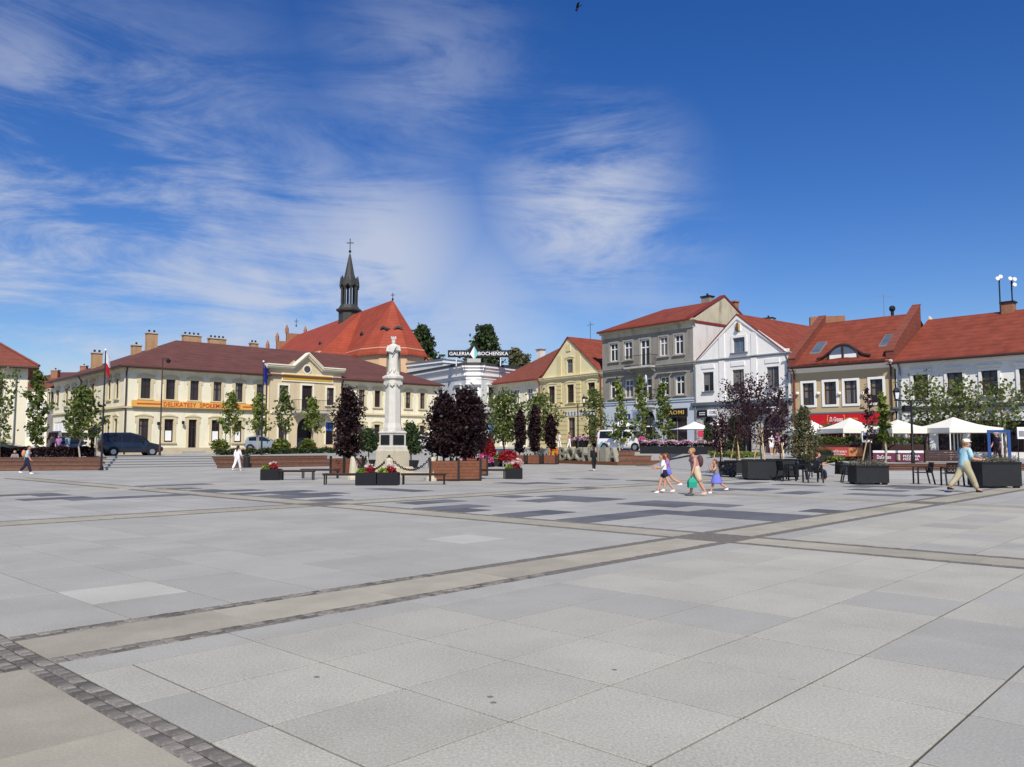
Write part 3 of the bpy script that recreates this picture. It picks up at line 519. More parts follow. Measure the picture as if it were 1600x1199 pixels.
ups = [px_hole(fr, *w, z1b, z1t) for w in uw + rw]; los = [px_hole(fr, *w, z0b, z0t) for w in lw if w] + [px_hole(fr, *w, z0b, z0t - .1) for w in rw]
door = px_hole(fr, 295.3, 308, st(P_c.x, P_c.y) + .25, z0t)
b0, b1 = fr.U(419.4, 620), fr.U(530, 620); BD = .35
bays_u = [px_hole(fr, 432.9, 447.1, z1b, z1t), px_hole(fr, 468.3, 484.7, zl + .12, z1t + .1), px_hole(fr, 507.2, 518.4, z1b, z1t)]
bays_l = [px_hole(fr, 433, 446, z0b, z0t), px_hole(fr, 462, 488, .5, z0t + .35, rise=1.1), px_hole(fr, 506.5, 518.5, z0b - .2, z0t)]
wm = MB(); wall_mb(fr, 0, b0, zb, ze, [h for h in ups + los if h[1] < b0] + [door], mb=wm); wall_mb(fr, b1, fr.L, zb, ze, [h for h in ups + los if h[0] > b1], mb=wm)
lhx = [(75, 79), (88, 92.5), (102, 106.5), (113, 117.5), (131, 135.5), (142, 147), (168, 172.6), (180, 185)]
lz = [(fl.U(a, 620), fl.U(b, 620)) for a, b in lhx]; lups = [(a, b, z1b, z1t) for a, b in lz]; llos = [(a, b, z0b, z0t) for a, b in lz[4:]]; gate = (fl.U(84, 690), fl.U(103, 690), .6, z0t + .1)
wall_mb(fl, 0, fl.L, zb, ze, lups + llos + [gate], mb=wm)
e1 = P_r + (-fr.n) * 22.5; wm.add([(P_r.x, P_r.y, zb), (e1.x, e1.y, zb), (e1.x, e1.y, ze), (P_r.x, P_r.y, ze)], [(0, 1, 2, 3)]); wm.add([(e1.x, e1.y, zb), (P_b.x, P_b.y, zb), (P_b.x, P_b.y, ze), (e1.x, e1.y, ze)], [(0, 1, 2, 3)])
wm.build('wall', 'cream_wall', bd)
for h in ups: window(bd, fr, h, surround='cream_trim', sw=.2, ears=True, sill='cream_trim')
for h in los: window(bd, fr, h, surround='cream_trim', sw=.2, ears=True, sill='cream_trim', trans=.7)
for h in lups + llos: window(bd, fl, h, surround='cream_trim', sw=.2, ears=True, sill='cream_trim')
window(bd, fr, door, frame='door_dark', cols=2, trans=.75, fw=.14, name='door', surround='cream_trim', sw=.2, ears=True)
k = MB(); k.fbox(fl, gate[0], gate[1], gate[2], gate[3], -.12, -.06); gt = k.build('gate', 'white_trim', bd)
for i in range(3): k = MB(); u = gate[0] + (gate[1] - gate[0]) * (i + .5) / 3; k.fbox(fl, u - .55, u + .55, gate[2] + .2, gate[3] - .2, -.06, -.03); k.build('panel', 'white_trim', gt)
bw = MB(); zped = [fr.Z(417, 573), fr.Z(476.8, 561), fr.Z(528, 580)]
ua, ub, up, uc, ue = fr.U(417, 570), fr.U(454.3, 570), fr.U(476.8, 560), fr.U(499.4, 572), fr.U(529.5, 575); zpe = ze + .55; zpk = fr.Z(476.8, 558.5)
wall_mb(fr, b0, b1, zb, zpe, bays_u + bays_l, d=BD, mb=bw)
bw.add([fr.pt(u, z, BD) for u, z in ((ub, zpe), (uc, zpe), (up, zpk - .1))], [(0, 1, 2)])
for u in (b0, b1): bw.add([fr.pt(u, zb, -.1), fr.pt(u, zb, BD), fr.pt(u, zpe, BD), fr.pt(u, zpe, -.1)], [(0, 1, 2, 3)])
bw.add([fr.pt(b0, zpe, BD), fr.pt(b1, zpe, BD), fr.pt(b1, zpe, -2.5), fr.pt(b0, zpe, -2.5)], [(0, 1, 2, 3)]); bw.add([fr.pt(u, z, -2.2) for u, z in ((ub, zpe), (uc, zpe), (up, zpk - .1))], [(0, 1, 2)])
bay = bw.build('bay', 'beige_wall', bd)
for h in bays_u[::2] + [bays_l[0]]: window(bay, fr, h, d=BD, surround='pale_cream', sw=.16, sill='pale_cream')
window(bay, fr, bays_u[1], frame='door_dark', glass='glass', d=BD, surround='pale_cream', sw=.18, name='balcony_door')
window(bay, fr, bays_l[2], frame='frame_brown', glass='sign_blue', d=BD, surround='pale_cream', sw=.16); k = MB(); k.fbox(fr, bays_l[2][0] + .1, bays_l[2][1] - .1, bays_l[2][2] + .1, bays_l[2][2] + 1.3, BD - .1, BD - .07); k.build('poster', 'glass', bay)
k = MB(); h = bays_l[1]; k.fbox(fr, h[0], h[1], h[2], h[3], BD - .9, BD - .8); k.build('gateway', 'door_dark', bay)
k = MB()
for (u0_, z0_), (u1_, z1_) in zip([(ua - .3, zpe), (ub, zpe), (up, zpk), (uc, zpe)], [(ub, zpe), (up, zpk), (uc, zpe), (ue + .3, zpe)]):
    for dz, h_, d_ in ((0, .16, .25), (.16, .14, .42), (.3, .1, .5)): k.prism([fr.pt(u0_, z0_ + dz, BD + d_), fr.pt(u1_, z1_ + dz, BD + d_), fr.pt(u1_, z1_ + dz + h_, BD + d_), fr.pt(u0_, z0_ + dz + h_, BD + d_)], fr.n * -(d_ + .3))
k.build('pediment_cornice', 'pale_cream', bay)
k = MB(); k.fbox(fr, fr.U(436.3), fr.U(516.5), fr.Z(476, 597) - .05, fr.Z(476, 585.5), BD, BD + .1); sg = k.build('sign_frame', 'pale_cream', bay)
k = MB(); k.fbox(fr, fr.U(438), fr.U(515), fr.Z(476, 595.5), fr.Z(476, 587), BD + .1, BD + .13); k.build('sign_panel', 'sign_gold', bay)
oc = fr.uz(476.8, 577.7); k = MB(); k.tube([fr.pt(*oc, BD - .05), fr.pt(*oc, BD + .07)], .46, 20); ok_ = k.build('oculus', 'pale_cream', bay); k = MB(); k.tube([fr.pt(*oc, BD), fr.pt(*oc, BD + .085)], .33, 20); k.build('pane', 'glass', ok_)
fb = Fac(fr.pt(0, 0, BD), fr.pt(fr.L, 0, BD)); balcony(bay, fb, fr.U(453, 640), fr.U(508, 640), zl + .1, .95, 1.05)
cornice(bd, fr, 0, b0, zl - .15, ((.12, .08), (.12, .16), (.06, .1)), 'cream_trim', 'string_course'); cornice(bd, fr, b1, fr.L, zl - .15, ((.12, .08), (.12, .16), (.06, .1)), 'cream_trim', 'string_course'); cornice(bd, fl, 0, fl.L, zl - .15, ((.12, .08), (.12, .155), (.06, .1)), 'cream_trim', 'string_course')
k = MB(); k.fbox(fr, b0 + .01, b1 - .01, zl - .15, zl + .08, BD, BD + .1); k.build('string_course', 'pale_cream', bay)
k = MB(); k.fbox(fr, .02, b0, zb, zp, -.03, .06); k.fbox(fr, b1, fr.L, zb, zp, -.03, .06); k.fbox(fl, 0, gate[0], zb, zp, -.03, .06); k.fbox(fl, gate[1], fl.L, zb, zp, -.03, .06); k2 = k
k2.build('plinth', 'cream_base', bd)
cornice(bd, fr, 0, b0 - .05, ze - .5, ((.25, .05), (.2, .2)), 'cream_wall'); cornice(bd, fr, b1 + .05, fr.L, ze - .5, ((.25, .05), (.2, .2)), 'cream_wall'); cornice(bd, fl, 0, fl.L, ze - .5, ((.25, .045), (.2, .19)), 'cream_wall')
o_ = .55; zr = 12.0
def bp(u, d, z): return fr.pt(u, z, -d)
q1, q2, q3, q4 = bp(-o_, -o_, ze), bp(fr.L + o_, -o_, ze), bp(fr.L + o_, 22.5 + o_, ze), bp(-o_, 22.5 + o_, ze); r1, r2 = bp(8, 11.25, zr), bp(fr.L - 4.5, 11.25, zr)
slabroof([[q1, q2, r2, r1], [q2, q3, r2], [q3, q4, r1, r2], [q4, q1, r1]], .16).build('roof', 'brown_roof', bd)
gut(bd, fr, -o_, b0, ze - .12, o_ + .05, 'gutter_brown'); gut(bd, fr, b1, fr.L + o_, ze - .12, o_ + .05, 'gutter_brown'); gut(bd, fl, -o_, fl.L + o_, ze - .12, o_ + .05, 'gutter_brown')
for u in (b0 - .25, b1 + .25): pipe(bd, fr, u, .6, ze - .15, .1, 'gutter_brown')
pipe(bd, fr, .1, .6, ze - .15, .1, 'gutter_brown'); pipe(bd, fl, fl.L * .45, .6, ze - .15, .1, 'gutter_brown')
for px, y0, y1, w, dd, fl_ in ((237, 522, 545, .95, 11, 2), (213, 541, 556, .8, 13, 1), (151.5, 553, 570, .85, 14, 2), (299.5, 525.5, 545, 1.75, 12.5, 4), (339, 530.5, 548, 1.7, 12.5, 4), (396.5, 537.5, 552, .75, 12.5, 2)):
    # stand each chimney on the roof at depth dd behind the front wall
    f2 = Fac(fr.pt(0, 0, -dd), fr.pt(fr.L, 0, -dd)); u, z = f2.uz(px, y0); c = f2.pt(u, 0); chimney(bd, (c.x, c.y), w, .7, zr - 4.2 if px < 230 else zr - 1.3, z, fr, flues=fl_)
k = MB(); k.fbox(fr, fr.U(205, 630), fr.U(405, 640), fr.Z(209, 635.5), fr.Z(209, 625.5), .06, .3); sgn = k.build('shop_sign', 'sign_orange', bd)
text_on(fr, 'DELIKATESY  SPOŁEMOWSKIE', fr.U(253.5, 635), fr.U(373, 640), fr.Z(209, 634), fr.Z(209, 627), .315, 'letter_red', sgn, space=1.05)
for a, b in ((212, 250), (377, 396)): k = MB(); z = fr.Z(209, 630.5); k.fbox(fr, fr.U(a, 632), fr.U(b, 632), z - .05, z + .05, .3, .32); k.build('stripe', 'letter_red', sgn)
for i, px in enumerate((258, 332, 367)):
    k = MB(); h = los[[1, 2, 3][i]]; k.fbox(fr, h[0] + .12, h[1] - .12, h[2] + .12, h[2] + .95, -.13, -.095); k.build('poster', 'paper', bd)
for px, py in ((246, 664), (284.5, 662.5)):
    u, z = fr.uz(px, py); k = MB(); k.lathe([(.05, .25), (.12, .2), (.12, 0), (.03, -.05)], 10, fr.pt(u, z, .25)); k.tube([fr.pt(u, z + .22, 0), fr.pt(u, z + .22, .25)], .02, 6); k.build('wall_lamp', 'dark_metal', bd)
k = MB(); u0 = door[0] - .5
for i in range(2): k.fbox(fr, u0 - .3 + .3 * i, door[1] + .8 - .3 * i, st(P_c.x, P_c.y) - .1 + i * .17, st(P_c.x, P_c.y) + .08 + i * .17, .06, 1.1 - i * .35)
k.build('door_steps', 'granite', bd)
# ---------------------------------------------------------------- cream building at the far edge
pa = Vector((X(-191, 57.2), 57.2, 0)); pb = Vector((X(41, 62), 62, 0)); ff = Fac(pa, pb); zeL = ff.Z(40, 573)
cb = thing('cream_house', 'plain cream rendered building with red tiled hip roof beside the young trees', 'building', (pb.x, pb.y, st(pb.x, pb.y)))
k = MB(); wh = [(ff.U(-14, 640), ff.U(3, 640), 4.5, 6.4), (ff.U(-14, 640), ff.U(3, 640), 1.5, 3.4)]; wall_mb(ff, 0, ff.L, .3, zeL, wh, mb=k); e2 = pb - ff.n * 12
k.add([(pb.x, pb.y, .3), (e2.x, e2.y, .3), (e2.x, e2.y, zeL), (pb.x, pb.y, zeL)], [(0, 1, 2, 3)]); k.build('wall', 'pale_cream', cb)
for h in wh: window(cb, ff, h, surround='pale_cream', sill='pale_cream')
fp = lambda u, d, z: ff.pt(u, z, -d)
q1, q2, q3, q4 = fp(-.6, -.6, zeL), fp(ff.L + .7, -.6, zeL), fp(ff.L + .7, 12.6, zeL), fp(-.6, 12.6, zeL); r1, r2 = fp(-.6, 6, zeL + 4.2), fp(ff.L - 5.2, 6, zeL + 4.2)
slabroof([[q1, q2, r2, r1], [q2, q3, r2], [q3, q4, r1, r2]], .18).build('roof', 'rust_roof', cb)
k = MB(); k.tube([r2 + Vector((0, 0, .05)), q2 + Vector((0, 0, .05))], .11, 6); k.tube([r1 + Vector((0, 0, .05)), r2 + Vector((0, 0, .05))], .11, 6); k.build('ridge_tiles', 'rust_roof', cb)
gut(cb, ff, -.6, ff.L + .7, zeL - .12, .65, 'gutter_brown'); pipe(cb, ff, ff.U(24), .6, zeL - .15, .1, 'zinc', .05)
# ---------------------------------------------------------------- church
E0 = Vector((-17.8, 120, 0)); nd = Vector((-.537, .843, 0)).normalized(); pd = Vector((nd.y, -nd.x, 0)); ZR = 23.3; ZE = 15.0
ch = thing('church', 'gothic brick church with steep orange-red roof and dark ridge turret', 'church', (E0.x, E0.y, st(0, 110)))
def cp(a, b, z): v = E0 + nd * a + pd * b; return Vector((v.x, v.y, z))
W1, W2, A1, LN = 5.0, 9.2, 6.0, 46.0
ap = [cp(-W1 * sin(t), -W1 * cos(t), 0) for t in [pi * i / 4 for i in range(5)]]
k = MB(); base = [cp(LN, -W2, 0), cp(A1, -W2, 0), cp(A1, -W1, 0)] + ap + [cp(A1, W1, 0), cp(A1, W2, 0), cp(LN, W2, 0)]; k.prism([Vector((p.x, p.y, .5)) for p in base], (0, 0, ZE + .2)); k.build('wall', 'salmon_wall', ch)
over = 1.1; zz_ = ZE - .2
apx = [E0 + (p - E0) * over for p in ap]; polys = [[Vector((apx[i].x, apx[i].y, zz_)), Vector((apx[i + 1].x, apx[i + 1].y, zz_)), Vector((E0.x, E0.y, ZR))] for i in range(4)]
polys += [[cp(A1 + 7, -W1 * over, zz_), cp(0, -W1 * over, zz_), cp(0, 0, ZR), cp(A1 + 7, 0, ZR)], [cp(0, W1 * over, zz_), cp(A1 + 7, W1 * over, zz_), cp(A1 + 7, 0, ZR), cp(0, 0, ZR)]]
polys += [[cp(LN, -W2 * 1.06, zz_), cp(A1 - 1, -W2 * 1.06, zz_), cp(A1 + 6, 0, ZR - .02), cp(LN, 0, ZR - .02)], [cp(A1 - 1, -W2 * 1.06, zz_), cp(A1 - 1, -W1 * .9, zz_), cp(A1 + 6, 0, ZR - .03)], [cp(A1 - 1, W2 * 1.06, zz_), cp(LN, W2 * 1.06, zz_), cp(LN, 0, ZR - .02), cp(A1 + 6, 0, ZR - .02)]]
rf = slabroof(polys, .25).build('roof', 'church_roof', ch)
for px, py, ff_ in ((567, 522, 0), (600.5, 513.5, 1), (622, 513.5, 2), (502, 537, 0)):       # little roof vents
    best = None
    r = ray(px, py)
    for pg in polys:
        a, b, c = pg[0], pg[1], pg[2]; nn = (b - a).cross(c - a); t = (a - Vector((0, 0, CAM_H))).dot(nn) / r.dot(nn); h = Vector((0, 0, CAM_H)) + r * t
        ins = True
        for i in range(len(pg)):
            if (pg[(i + 1) % len(pg)] - pg[i]).cross(h - pg[i]).dot(nn) < -1e-6: ins = False
        if ins and (best is None or t < best[0]): best = (t, h, nn.normalized())
    if best:
        h, nn = best[1], best[2]; nn = -nn if nn.y > 0 else nn; hz = Vector((nn.x, nn.y, 0)).normalized(); sx_ = Vector((-hz.y, hz.x, 0))
        k = MB(); k.prism([h + sx_ * .7 - hz * .5, h - sx_ * .7 - hz * .5, h - sx_ * .6 + hz * .25 + Vector((0, 0, .1)), h + Vector((0, 0, .4)) + hz * .3, h + sx_ * .6 + hz * .25 + Vector((0, 0, .1))], Vector((0, 0, -.3))); k.build('roof_vent', 'dark_roof', rf)
k = MB()
for i in range(9): v = cp(9.5 + i * .55 - 5.5, -W1 * 1.12 if i < 4 else -W2 * 1.08, zz_ - .12); k.box((v.x - .16, v.y - .16, v.z - .2), (v.x + .16, v.y + .16, v.z + .22))
k.build('eave_brackets', 'white_trim', rf)
tt = 17.7; tb = cp(tt, 0, 0); tu = thing_part = None
k = MB(); k.lathe([(1.75, ZR - 3.6), (1.75, ZR + .55), (2.15, ZR + .75), (2.2, ZR + 1.0), (1.75, ZR + 1.25), (1.45, ZR + 1.8)], 8, (tb.x, tb.y, 0), pi / 8); tw = k.build('turret', 'copper_green', ch)
z0 = ZR + 1.8; z1 = z0 + 3.2
for i in range(8):
    a = pi / 8 + i * pi / 4; k = MB(); k.tube([(tb.x + 1.25 * cos(a), tb.y + 1.25 * sin(a), z0 - .1), (tb.x + 1.25 * cos(a), tb.y + 1.25 * sin(a), z1 + .1)], .2, 6); k.build('column', 'copper_green', tw)
    a2 = i * pi / 4; rad = Vector((cos(a2), sin(a2), 0)); tan_ = Vector((-rad.y, rad.x, 0)); c_ = Vector((tb.x, tb.y, 0)) + rad * 1.3
    k = MB(); k.prism([c_ + tan_ * .62 + Vector((0, 0, z1 - .5)), c_ + tan_ * .3 + Vector((0, 0, z1)), c_ + Vector((0, 0, z1 + .3)), c_ - tan_ * .3 + Vector((0, 0, z1)), c_ - tan_ * .62 + Vector((0, 0, z1 - .5)), c_ - tan_ * .62 + Vector((0, 0, z1 + .25)), c_ + Vector((0, 0, z1 + 1.7)), c_ + tan_ * .62 + Vector((0, 0, z1 + .25))], rad * .18); k.build('gable', 'copper_green', tw)
    pp = Vector((tb.x + 1.5 * cos(a), tb.y + 1.5 * sin(a), 0)); k = MB(); k.tube([(pp.x, pp.y, z1 - .1), (pp.x, pp.y, z1 + .6), (pp.x, pp.y, z1 + 1.5)], [.22, .16, .02], 6); k.build('pinnacle', 'copper_green', tw)
k = MB(); k.lathe([(1.3, z1 + .2), (1.25, z1 + .6), (.85, z1 + 1.8), (.16, z1 + 5.4), (.05, z1 + 5.6)], 8, (tb.x, tb.y, 0), pi / 8); k.build('spire', 'copper_green', tw)
def cross(root, p, h, m='dark_metal', r=.05):
    k = MB(); k.tube([p, p + Vector((0, 0, h))], r, 6); k.tube([p + Vector((-h * .22, 0, h * .72)), p + Vector((h * .22, 0, h * .72))], r, 6); k.ball(p + Vector((0, 0, h * .18)), r * 3.4, 8); return k.build('cross', m, root)
cross(ch, Vector((tb.x, tb.y, z1 + 5.5)), 2.7, r=.07); cross(ch, Vector((E0.x, E0.y, ZR - .1)), 1.2)
gb = cp(LN, 0, 0); k = MB(); fg = Fac(cp(LN, -W2 - .3, 0), cp(LN, W2 + .3, 0)); sg_n = 5
for i in range(sg_n):
    hw = (W2 + .3) * (1 - i / sg_n); k.fbox(fg, fg.L / 2 - hw, fg.L / 2 + hw, 6, ZE + (ZR - ZE) * (i + 1) / sg_n + .3, -.35 - i * .004, .35 + i * .004)
st_g = k.build('stepped_gable', 'brick', ch)
for i in range(5):
    for s_ in (-1, 1):
        u = fg.L / 2 + s_ * (W2 + .0) * (1 - i / 5); p = fg.pt(u, ZE + (ZR - ZE) * (i + 1) / 5 + .3); k = MB(); k.tube([p, p + Vector((0, 0, .9)), p + Vector((0, 0, 1.7))], [.4, .4, .05], 4); k.build('pinnacle', 'brick', st_g)
cross(ch, fg.pt(fg.L / 2, ZR + 1.6), 1.7)
# ---------------------------------------------------------------- white gallery building with chamfered corner
pA = Vector((X(600, 112), 112, 0)); pB = Vector((X(728, 92), 92, 0)); pC = Vector((X(752, 92), 92, 0)); pD = Vector((X(812, 97.5), 97.5, 0)); zc = 1.6 + (697 - 592) * 92 / F; zt = 1.6 + (697 - 567) * 92 / F; zg = 1.6 + (697 - 645) * 92 / F
gl = thing('gallery_building', 'white corner building with stepped dark-lined cornice under the rooftop sign', 'building', (pB.x, pB.y, st(pB.x, pB.y)))
f1, f2, f3 = Fac(pA, pB), Fac(pB, pC), Fac(pC, pD); zw1, zw0 = 1.6 + (697 - 604) * 92 / F, 1.6 + (697 - 629) * 92 / F
h1 = [(f1.U(684.7), f1.U(691.7), zw0, zw1), (f1.U(711.5), f1.U(718.8), zw0, zw1), (f1.U(655), f1.U(663), zw0, zw1), (f1.U(684, 670), f1.U(692, 670), 2.2, zg - .9, .5), (f1.U(711, 670), f1.U(719, 670), 2.2, zg - .9, .5)]
h2 = [(f2.U(733.2), f2.U(746.2), zg + .3, zw1), (f2.U(733.5), f2.U(748), 1.6, zg - .9)]; h3 = [(f3.U(763), f3.U(771.5), zw0, zw1), (f3.U(783), f3.U(791), zw0, zw1), (f3.U(763, 670), f3.U(773, 670), 2.1, zg - .6, .6)]
for f_, hs_ in ((f1, h1), (f2, h2), (f3, h3)):
    k = MB(); wall_mb(f_, 0, f_.L, zg, zc, [h for h in hs_ if h[2] > zg], mb=k); k.build('wall', 'gallery_wall', gl)
    k = MB(); wall_mb(f_, 0, f_.L, .4, zg, [h for h in hs_ if h[3] < zg], mb=k); k.build('ground_floor_wall', 'green_stone', gl)
    for i in range(7):
        zc_ = 1.7 + i * .5
        prev = 0.0
        for a, b in sorted((h[0], h[1]) for h in hs_ if h[3] < zg and h[2] < zc_ < h[3]) + [(f_.L, f_.L)]:
            if a - prev > .2: k = MB(); k.fbox(f_, prev + .02, a - .02, zc_ + .03, zc_ + .46, -.01, .05); k.build('stone_course', 'green_stone', gl)
            prev = b
    cornice(gl, f_, 0, f_.L, zc, ((.35, .06), (.3, .22), (.3, .12), (.32, .3), (.25, .45)), 'white_trim'); cornice(gl, f_, 0, f_.L, zc + 1.52, ((.3, .5),), 'dark_roof', 'roof_edge'); cornice(gl, f_, 0, f_.L, zc + .36, ((.12, .14),), 'zinc', 'frieze')
    cornice(gl, f_, 0, f_.L, zg - .12, ((.2, .15),), 'white_trim', 'string_course')
for f_, hs_ in ((f1, h1), (f3, h3)):
    for h in hs_: window(gl, f_, h, frame='frame_brown', surround='white_trim', sw=.15, hood='white_trim' if h[2] > zg else None, sill='white_trim')
window(gl, f2, h2[0], frame='frame_white', glass='glass_sky', surround='white_trim', sw=.2, fw=.09); k = MB(); u0, u1 = h2[0][0] - .35, h2[0][1] + .35; m_ = (u0 + u1) / 2; k.prism([f2.pt(u0, zw1 + .3), f2.pt(u1, zw1 + .3), f2.pt(m_, zw1 + 1.0)], f2.n * .3); k.fbox(f2, u0 - .05, u1 + .05, zw1 + .2, zw1 + .32, -.01, .36); k.build('window_pediment', 'white_trim', gl)
k = MB(); k.fbox(f2, h2[0][0] + .02, h2[0][1] - .02, zg + .3, zg + 1.15, -.1, .02); k.build('parapet_panel', 'frame_brown', gl); window(gl, f2, h2[1], frame='door_dark', name='door')
window_poster = MB(); h = h3[2]; window_poster.fbox(f3, h[0] + .1, h[1] - .1, h[2] + 1.2, h[2] + 2.2, -.13, -.08); window_poster.build('poster', 'sign_blue', gl)
balcony(gl, f3, f3.U(754), f3.U(774), zg + .15, .8, .9)
u, z = f2.uz(743.5, 647.5); k = MB(); k.ball(f2.pt(u, z, .5), .5, 12, .55); k.build('shop_lamp', 'white_trim', gl)
k = MB(); cen = (pA + pD) / 2 + Vector((0, 14, 0)); ztr = zc + 1.8
k.add([Vector((p.x, p.y, ztr)) for p in (pA - f1.n * .0, pB, pC, pD)] + [Vector((pD.x - 3, pD.y + 16, ztr + 1.2)), Vector((pA.x + 5, pA.y + 8, ztr + 1.2))], [(0, 1, 2, 3, 4, 5)]); k.build('roof', 'dark_roof', gl)
k = MB(); k.fbox(f2, .1, f2.L - .1, ztr - .05, ztr + .55, -1.2, -.3); k.build('sign_base', 'grey_stone', gl)
rs = thing('rooftop_sign', 'black rooftop sign with white letters and a teal diamond above the white corner', 'sign', (f2.pt(f2.L / 2, ztr, -1.5)))
fs = Fac(D(699.5, 600, 92.6), D(795.5, 600, 92.6)); z0, z1 = fs.Z(748, 558.5), fs.Z(748, 547.5)
k = MB(); k.fbox(fs, 0, fs.L, z0, z1, -.1, .05); pnl = k.build('panel', 'sign_black', rs)
text_on(fs, 'GALERIA', fs.U(702, 553), fs.U(734, 553), z0 + .22, z1 - .2, .065, 'letter_white', rs); text_on(fs, 'BOCHEŃSKA', fs.U(747.5, 553), fs.U(794, 553), z0 + .22, z1 - .04, .065, 'letter_white', rs)
um = fs.U(741, 553); zm = (z0 + z1) / 2
k = MB(); k.prism([fs.pt(um, zm - .65, .06), fs.pt(um + .5, zm - .05, .06), fs.pt(um, zm + .85, .06)], fs.n * .05); k.build('diamond', 'sign_teal', rs); k = MB(); k.prism([fs.pt(um, zm - .65, .06), fs.pt(um, zm + .85, .06), fs.pt(um - .5, zm - .05, .06)], fs.n * .045); k.build('diamond', 'letter_white', rs)
k = MB(); k.prism([fs.pt(um + .75, z1, 0), fs.pt(um, z1 + .75, 0), fs.pt(um - .75, z1, 0)], fs.n * .05); k.build('panel_peak', 'sign_black', rs)
for px in (713, 782): u = fs.U(px, 560); k = MB(); k.tube([fs.pt(u, ztr - .3, -.03), fs.pt(u, z0 + .1, -.03)], .06, 6); k.tube([fs.pt(u, ztr - .1, -1.4), fs.pt(u, z0 + .3, -.03)], .05, 6); k.build('post', 'white_trim', rs)
# white low building behind it
k0 = thing('white_annex', 'low white flat-roofed annex behind the monument statue', 'building', (X(640, 118), 118, st(0, 118))); fx = Fac((X(560, 125), 125), (X(692, 110), 110)); z1 = fx.Z(680, 564.5)
k = MB(); k.fbox(fx, 0, fx.L, .5, z1 - .35, -6, 0); k.build('wall', 'gallery_wall', k0); k = MB(); k.fbox(fx, -.1, fx.L + .15, z1 - .34, z1, -6.1, .2); k.build('roof_edge', 'white_trim', k0); k = MB(); k.fbox(fx, -.1, fx.L + .2, z1 + .003, z1 + .16, -6.2, .3); k.build('roof', 'zinc', k0)
# ---------------------------------------------------------------- row on the right: shared corner points
RP = {px: Vector((X(px, Y), Y, 0)) for px, Y in ((771, 93.9), (845, 86.5), (942, 78.5), (1085, 70.0), (1236.5, 62.8), (1402, 57.1), (1640, 50.2))}
def shell(mb, f, zt, dep=10, z0=.3):          # side and back walls of a house in the row
    a, b, c, d = f.pt(0, 0), f.pt(f.L, 0), f.pt(f.L, 0, -dep), f.pt(0, 0, -dep)
    for p, q in ((b, c), (c, d), (d, a)): mb.add([(p.x, p.y, z0), (q.x, q.y, z0), (q.x, q.y, zt), (p.x, p.y, zt)], [(0, 1, 2, 3)])
# small cream house
f = Fac(RP[771], RP[845]); ze = f.Z(841, 592); hb = thing('small_cream_house', 'small cream house with orange hipped roof between white gallery and yellow gable', 'building', (*f.pt(f.L / 2, 0).xy, st(*f.pt(f.L / 2, 0).xy)))
zt_, zb_ = f.Z(828, 606.5), f.Z(828, 629); hs_ = [(f.U(783.3), f.U(790.5), zb_, zt_), (f.U(802.5), f.U(811), zb_, zt_), (f.U(823.5), f.U(832.7), zb_, zt_), (f.U(782, 670), f.U(791, 670), 1.6, 4.2), (f.U(810, 670), f.U(822, 670), 1.6, 4.2)]
k = MB(); wall_mb(f, 0, f.L - .01, .4, ze, hs_, mb=k); shell(k, f, ze, 9); k.build('wall', 'pale_cream', hb)
for h in hs_: window(hb, f, h, frame='frame_white', surround='pale_cream', sw=.12, fw=.09, sill='pale_cream')
fp = lambda u, d, z: f.pt(u, z, -d); zr = ze + 4.1
slabroof([[fp(-.4, -.5, ze), fp(f.L + .0, -.5, ze), fp(f.L, 4.5, zr), fp(f.L * .88, 4.5, zr)], [fp(-.4, -.5, ze), fp(f.L * .88, 4.5, zr), fp(-.4, 9.5, ze)], [fp(-.4, 9.5, ze), fp(f.L * .88, 4.5, zr), fp(f.L, 4.5, zr), fp(f.L, 9.5, ze)]], .15).build('roof', 'rust_roof', hb)
gut(hb, f, -.4, f.L - .1, ze - .1, .55, 'gutter_red'); pipe(hb, f, f.L - .12, 1.3, ze - .15, .12, 'gutter_red', .07); cornice(hb, f, 0, f.L - .02, ze - .4, ((.2, .06), (.15, .18)), 'pale_cream')
c = D(845, 560, 92); chimney(hb, (c.x, c.y), .75, .7, zr - 1.5, D(845, 547.5, 92).z, f, 'fire_wall', 'brick', 0)
k0 = thing('dark_roof_house', 'dark grey roof rising behind the small cream house and the yellow gable', 'building', S(862, 97)); fx = Fac((X(838, 96), 96), (X(885, 94), 94)); k = MB(); k.fbox(fx, 0, fx.L, .5, fx.Z(850, 575), -8, 0); k.build('wall', 'fire_wall', k0); zz1 = fx.Z(850, 575); zz2 = fx.Z(850, 552.5)
slabroof([[fx.pt(-.3, zz1, .3), fx.pt(fx.L + .3, zz1, .3), fx.pt(fx.L + .3, zz2, -3.5), fx.pt(-.3, zz2, -3.5)], [fx.pt(-.3, zz2, -3.5), fx.pt(fx.L + .3, zz2, -3.5), fx.pt(fx.L + .3, zz1, -8), fx.pt(-.3, zz1, -8)]], .12).build('roof', 'dark_roof', k0)
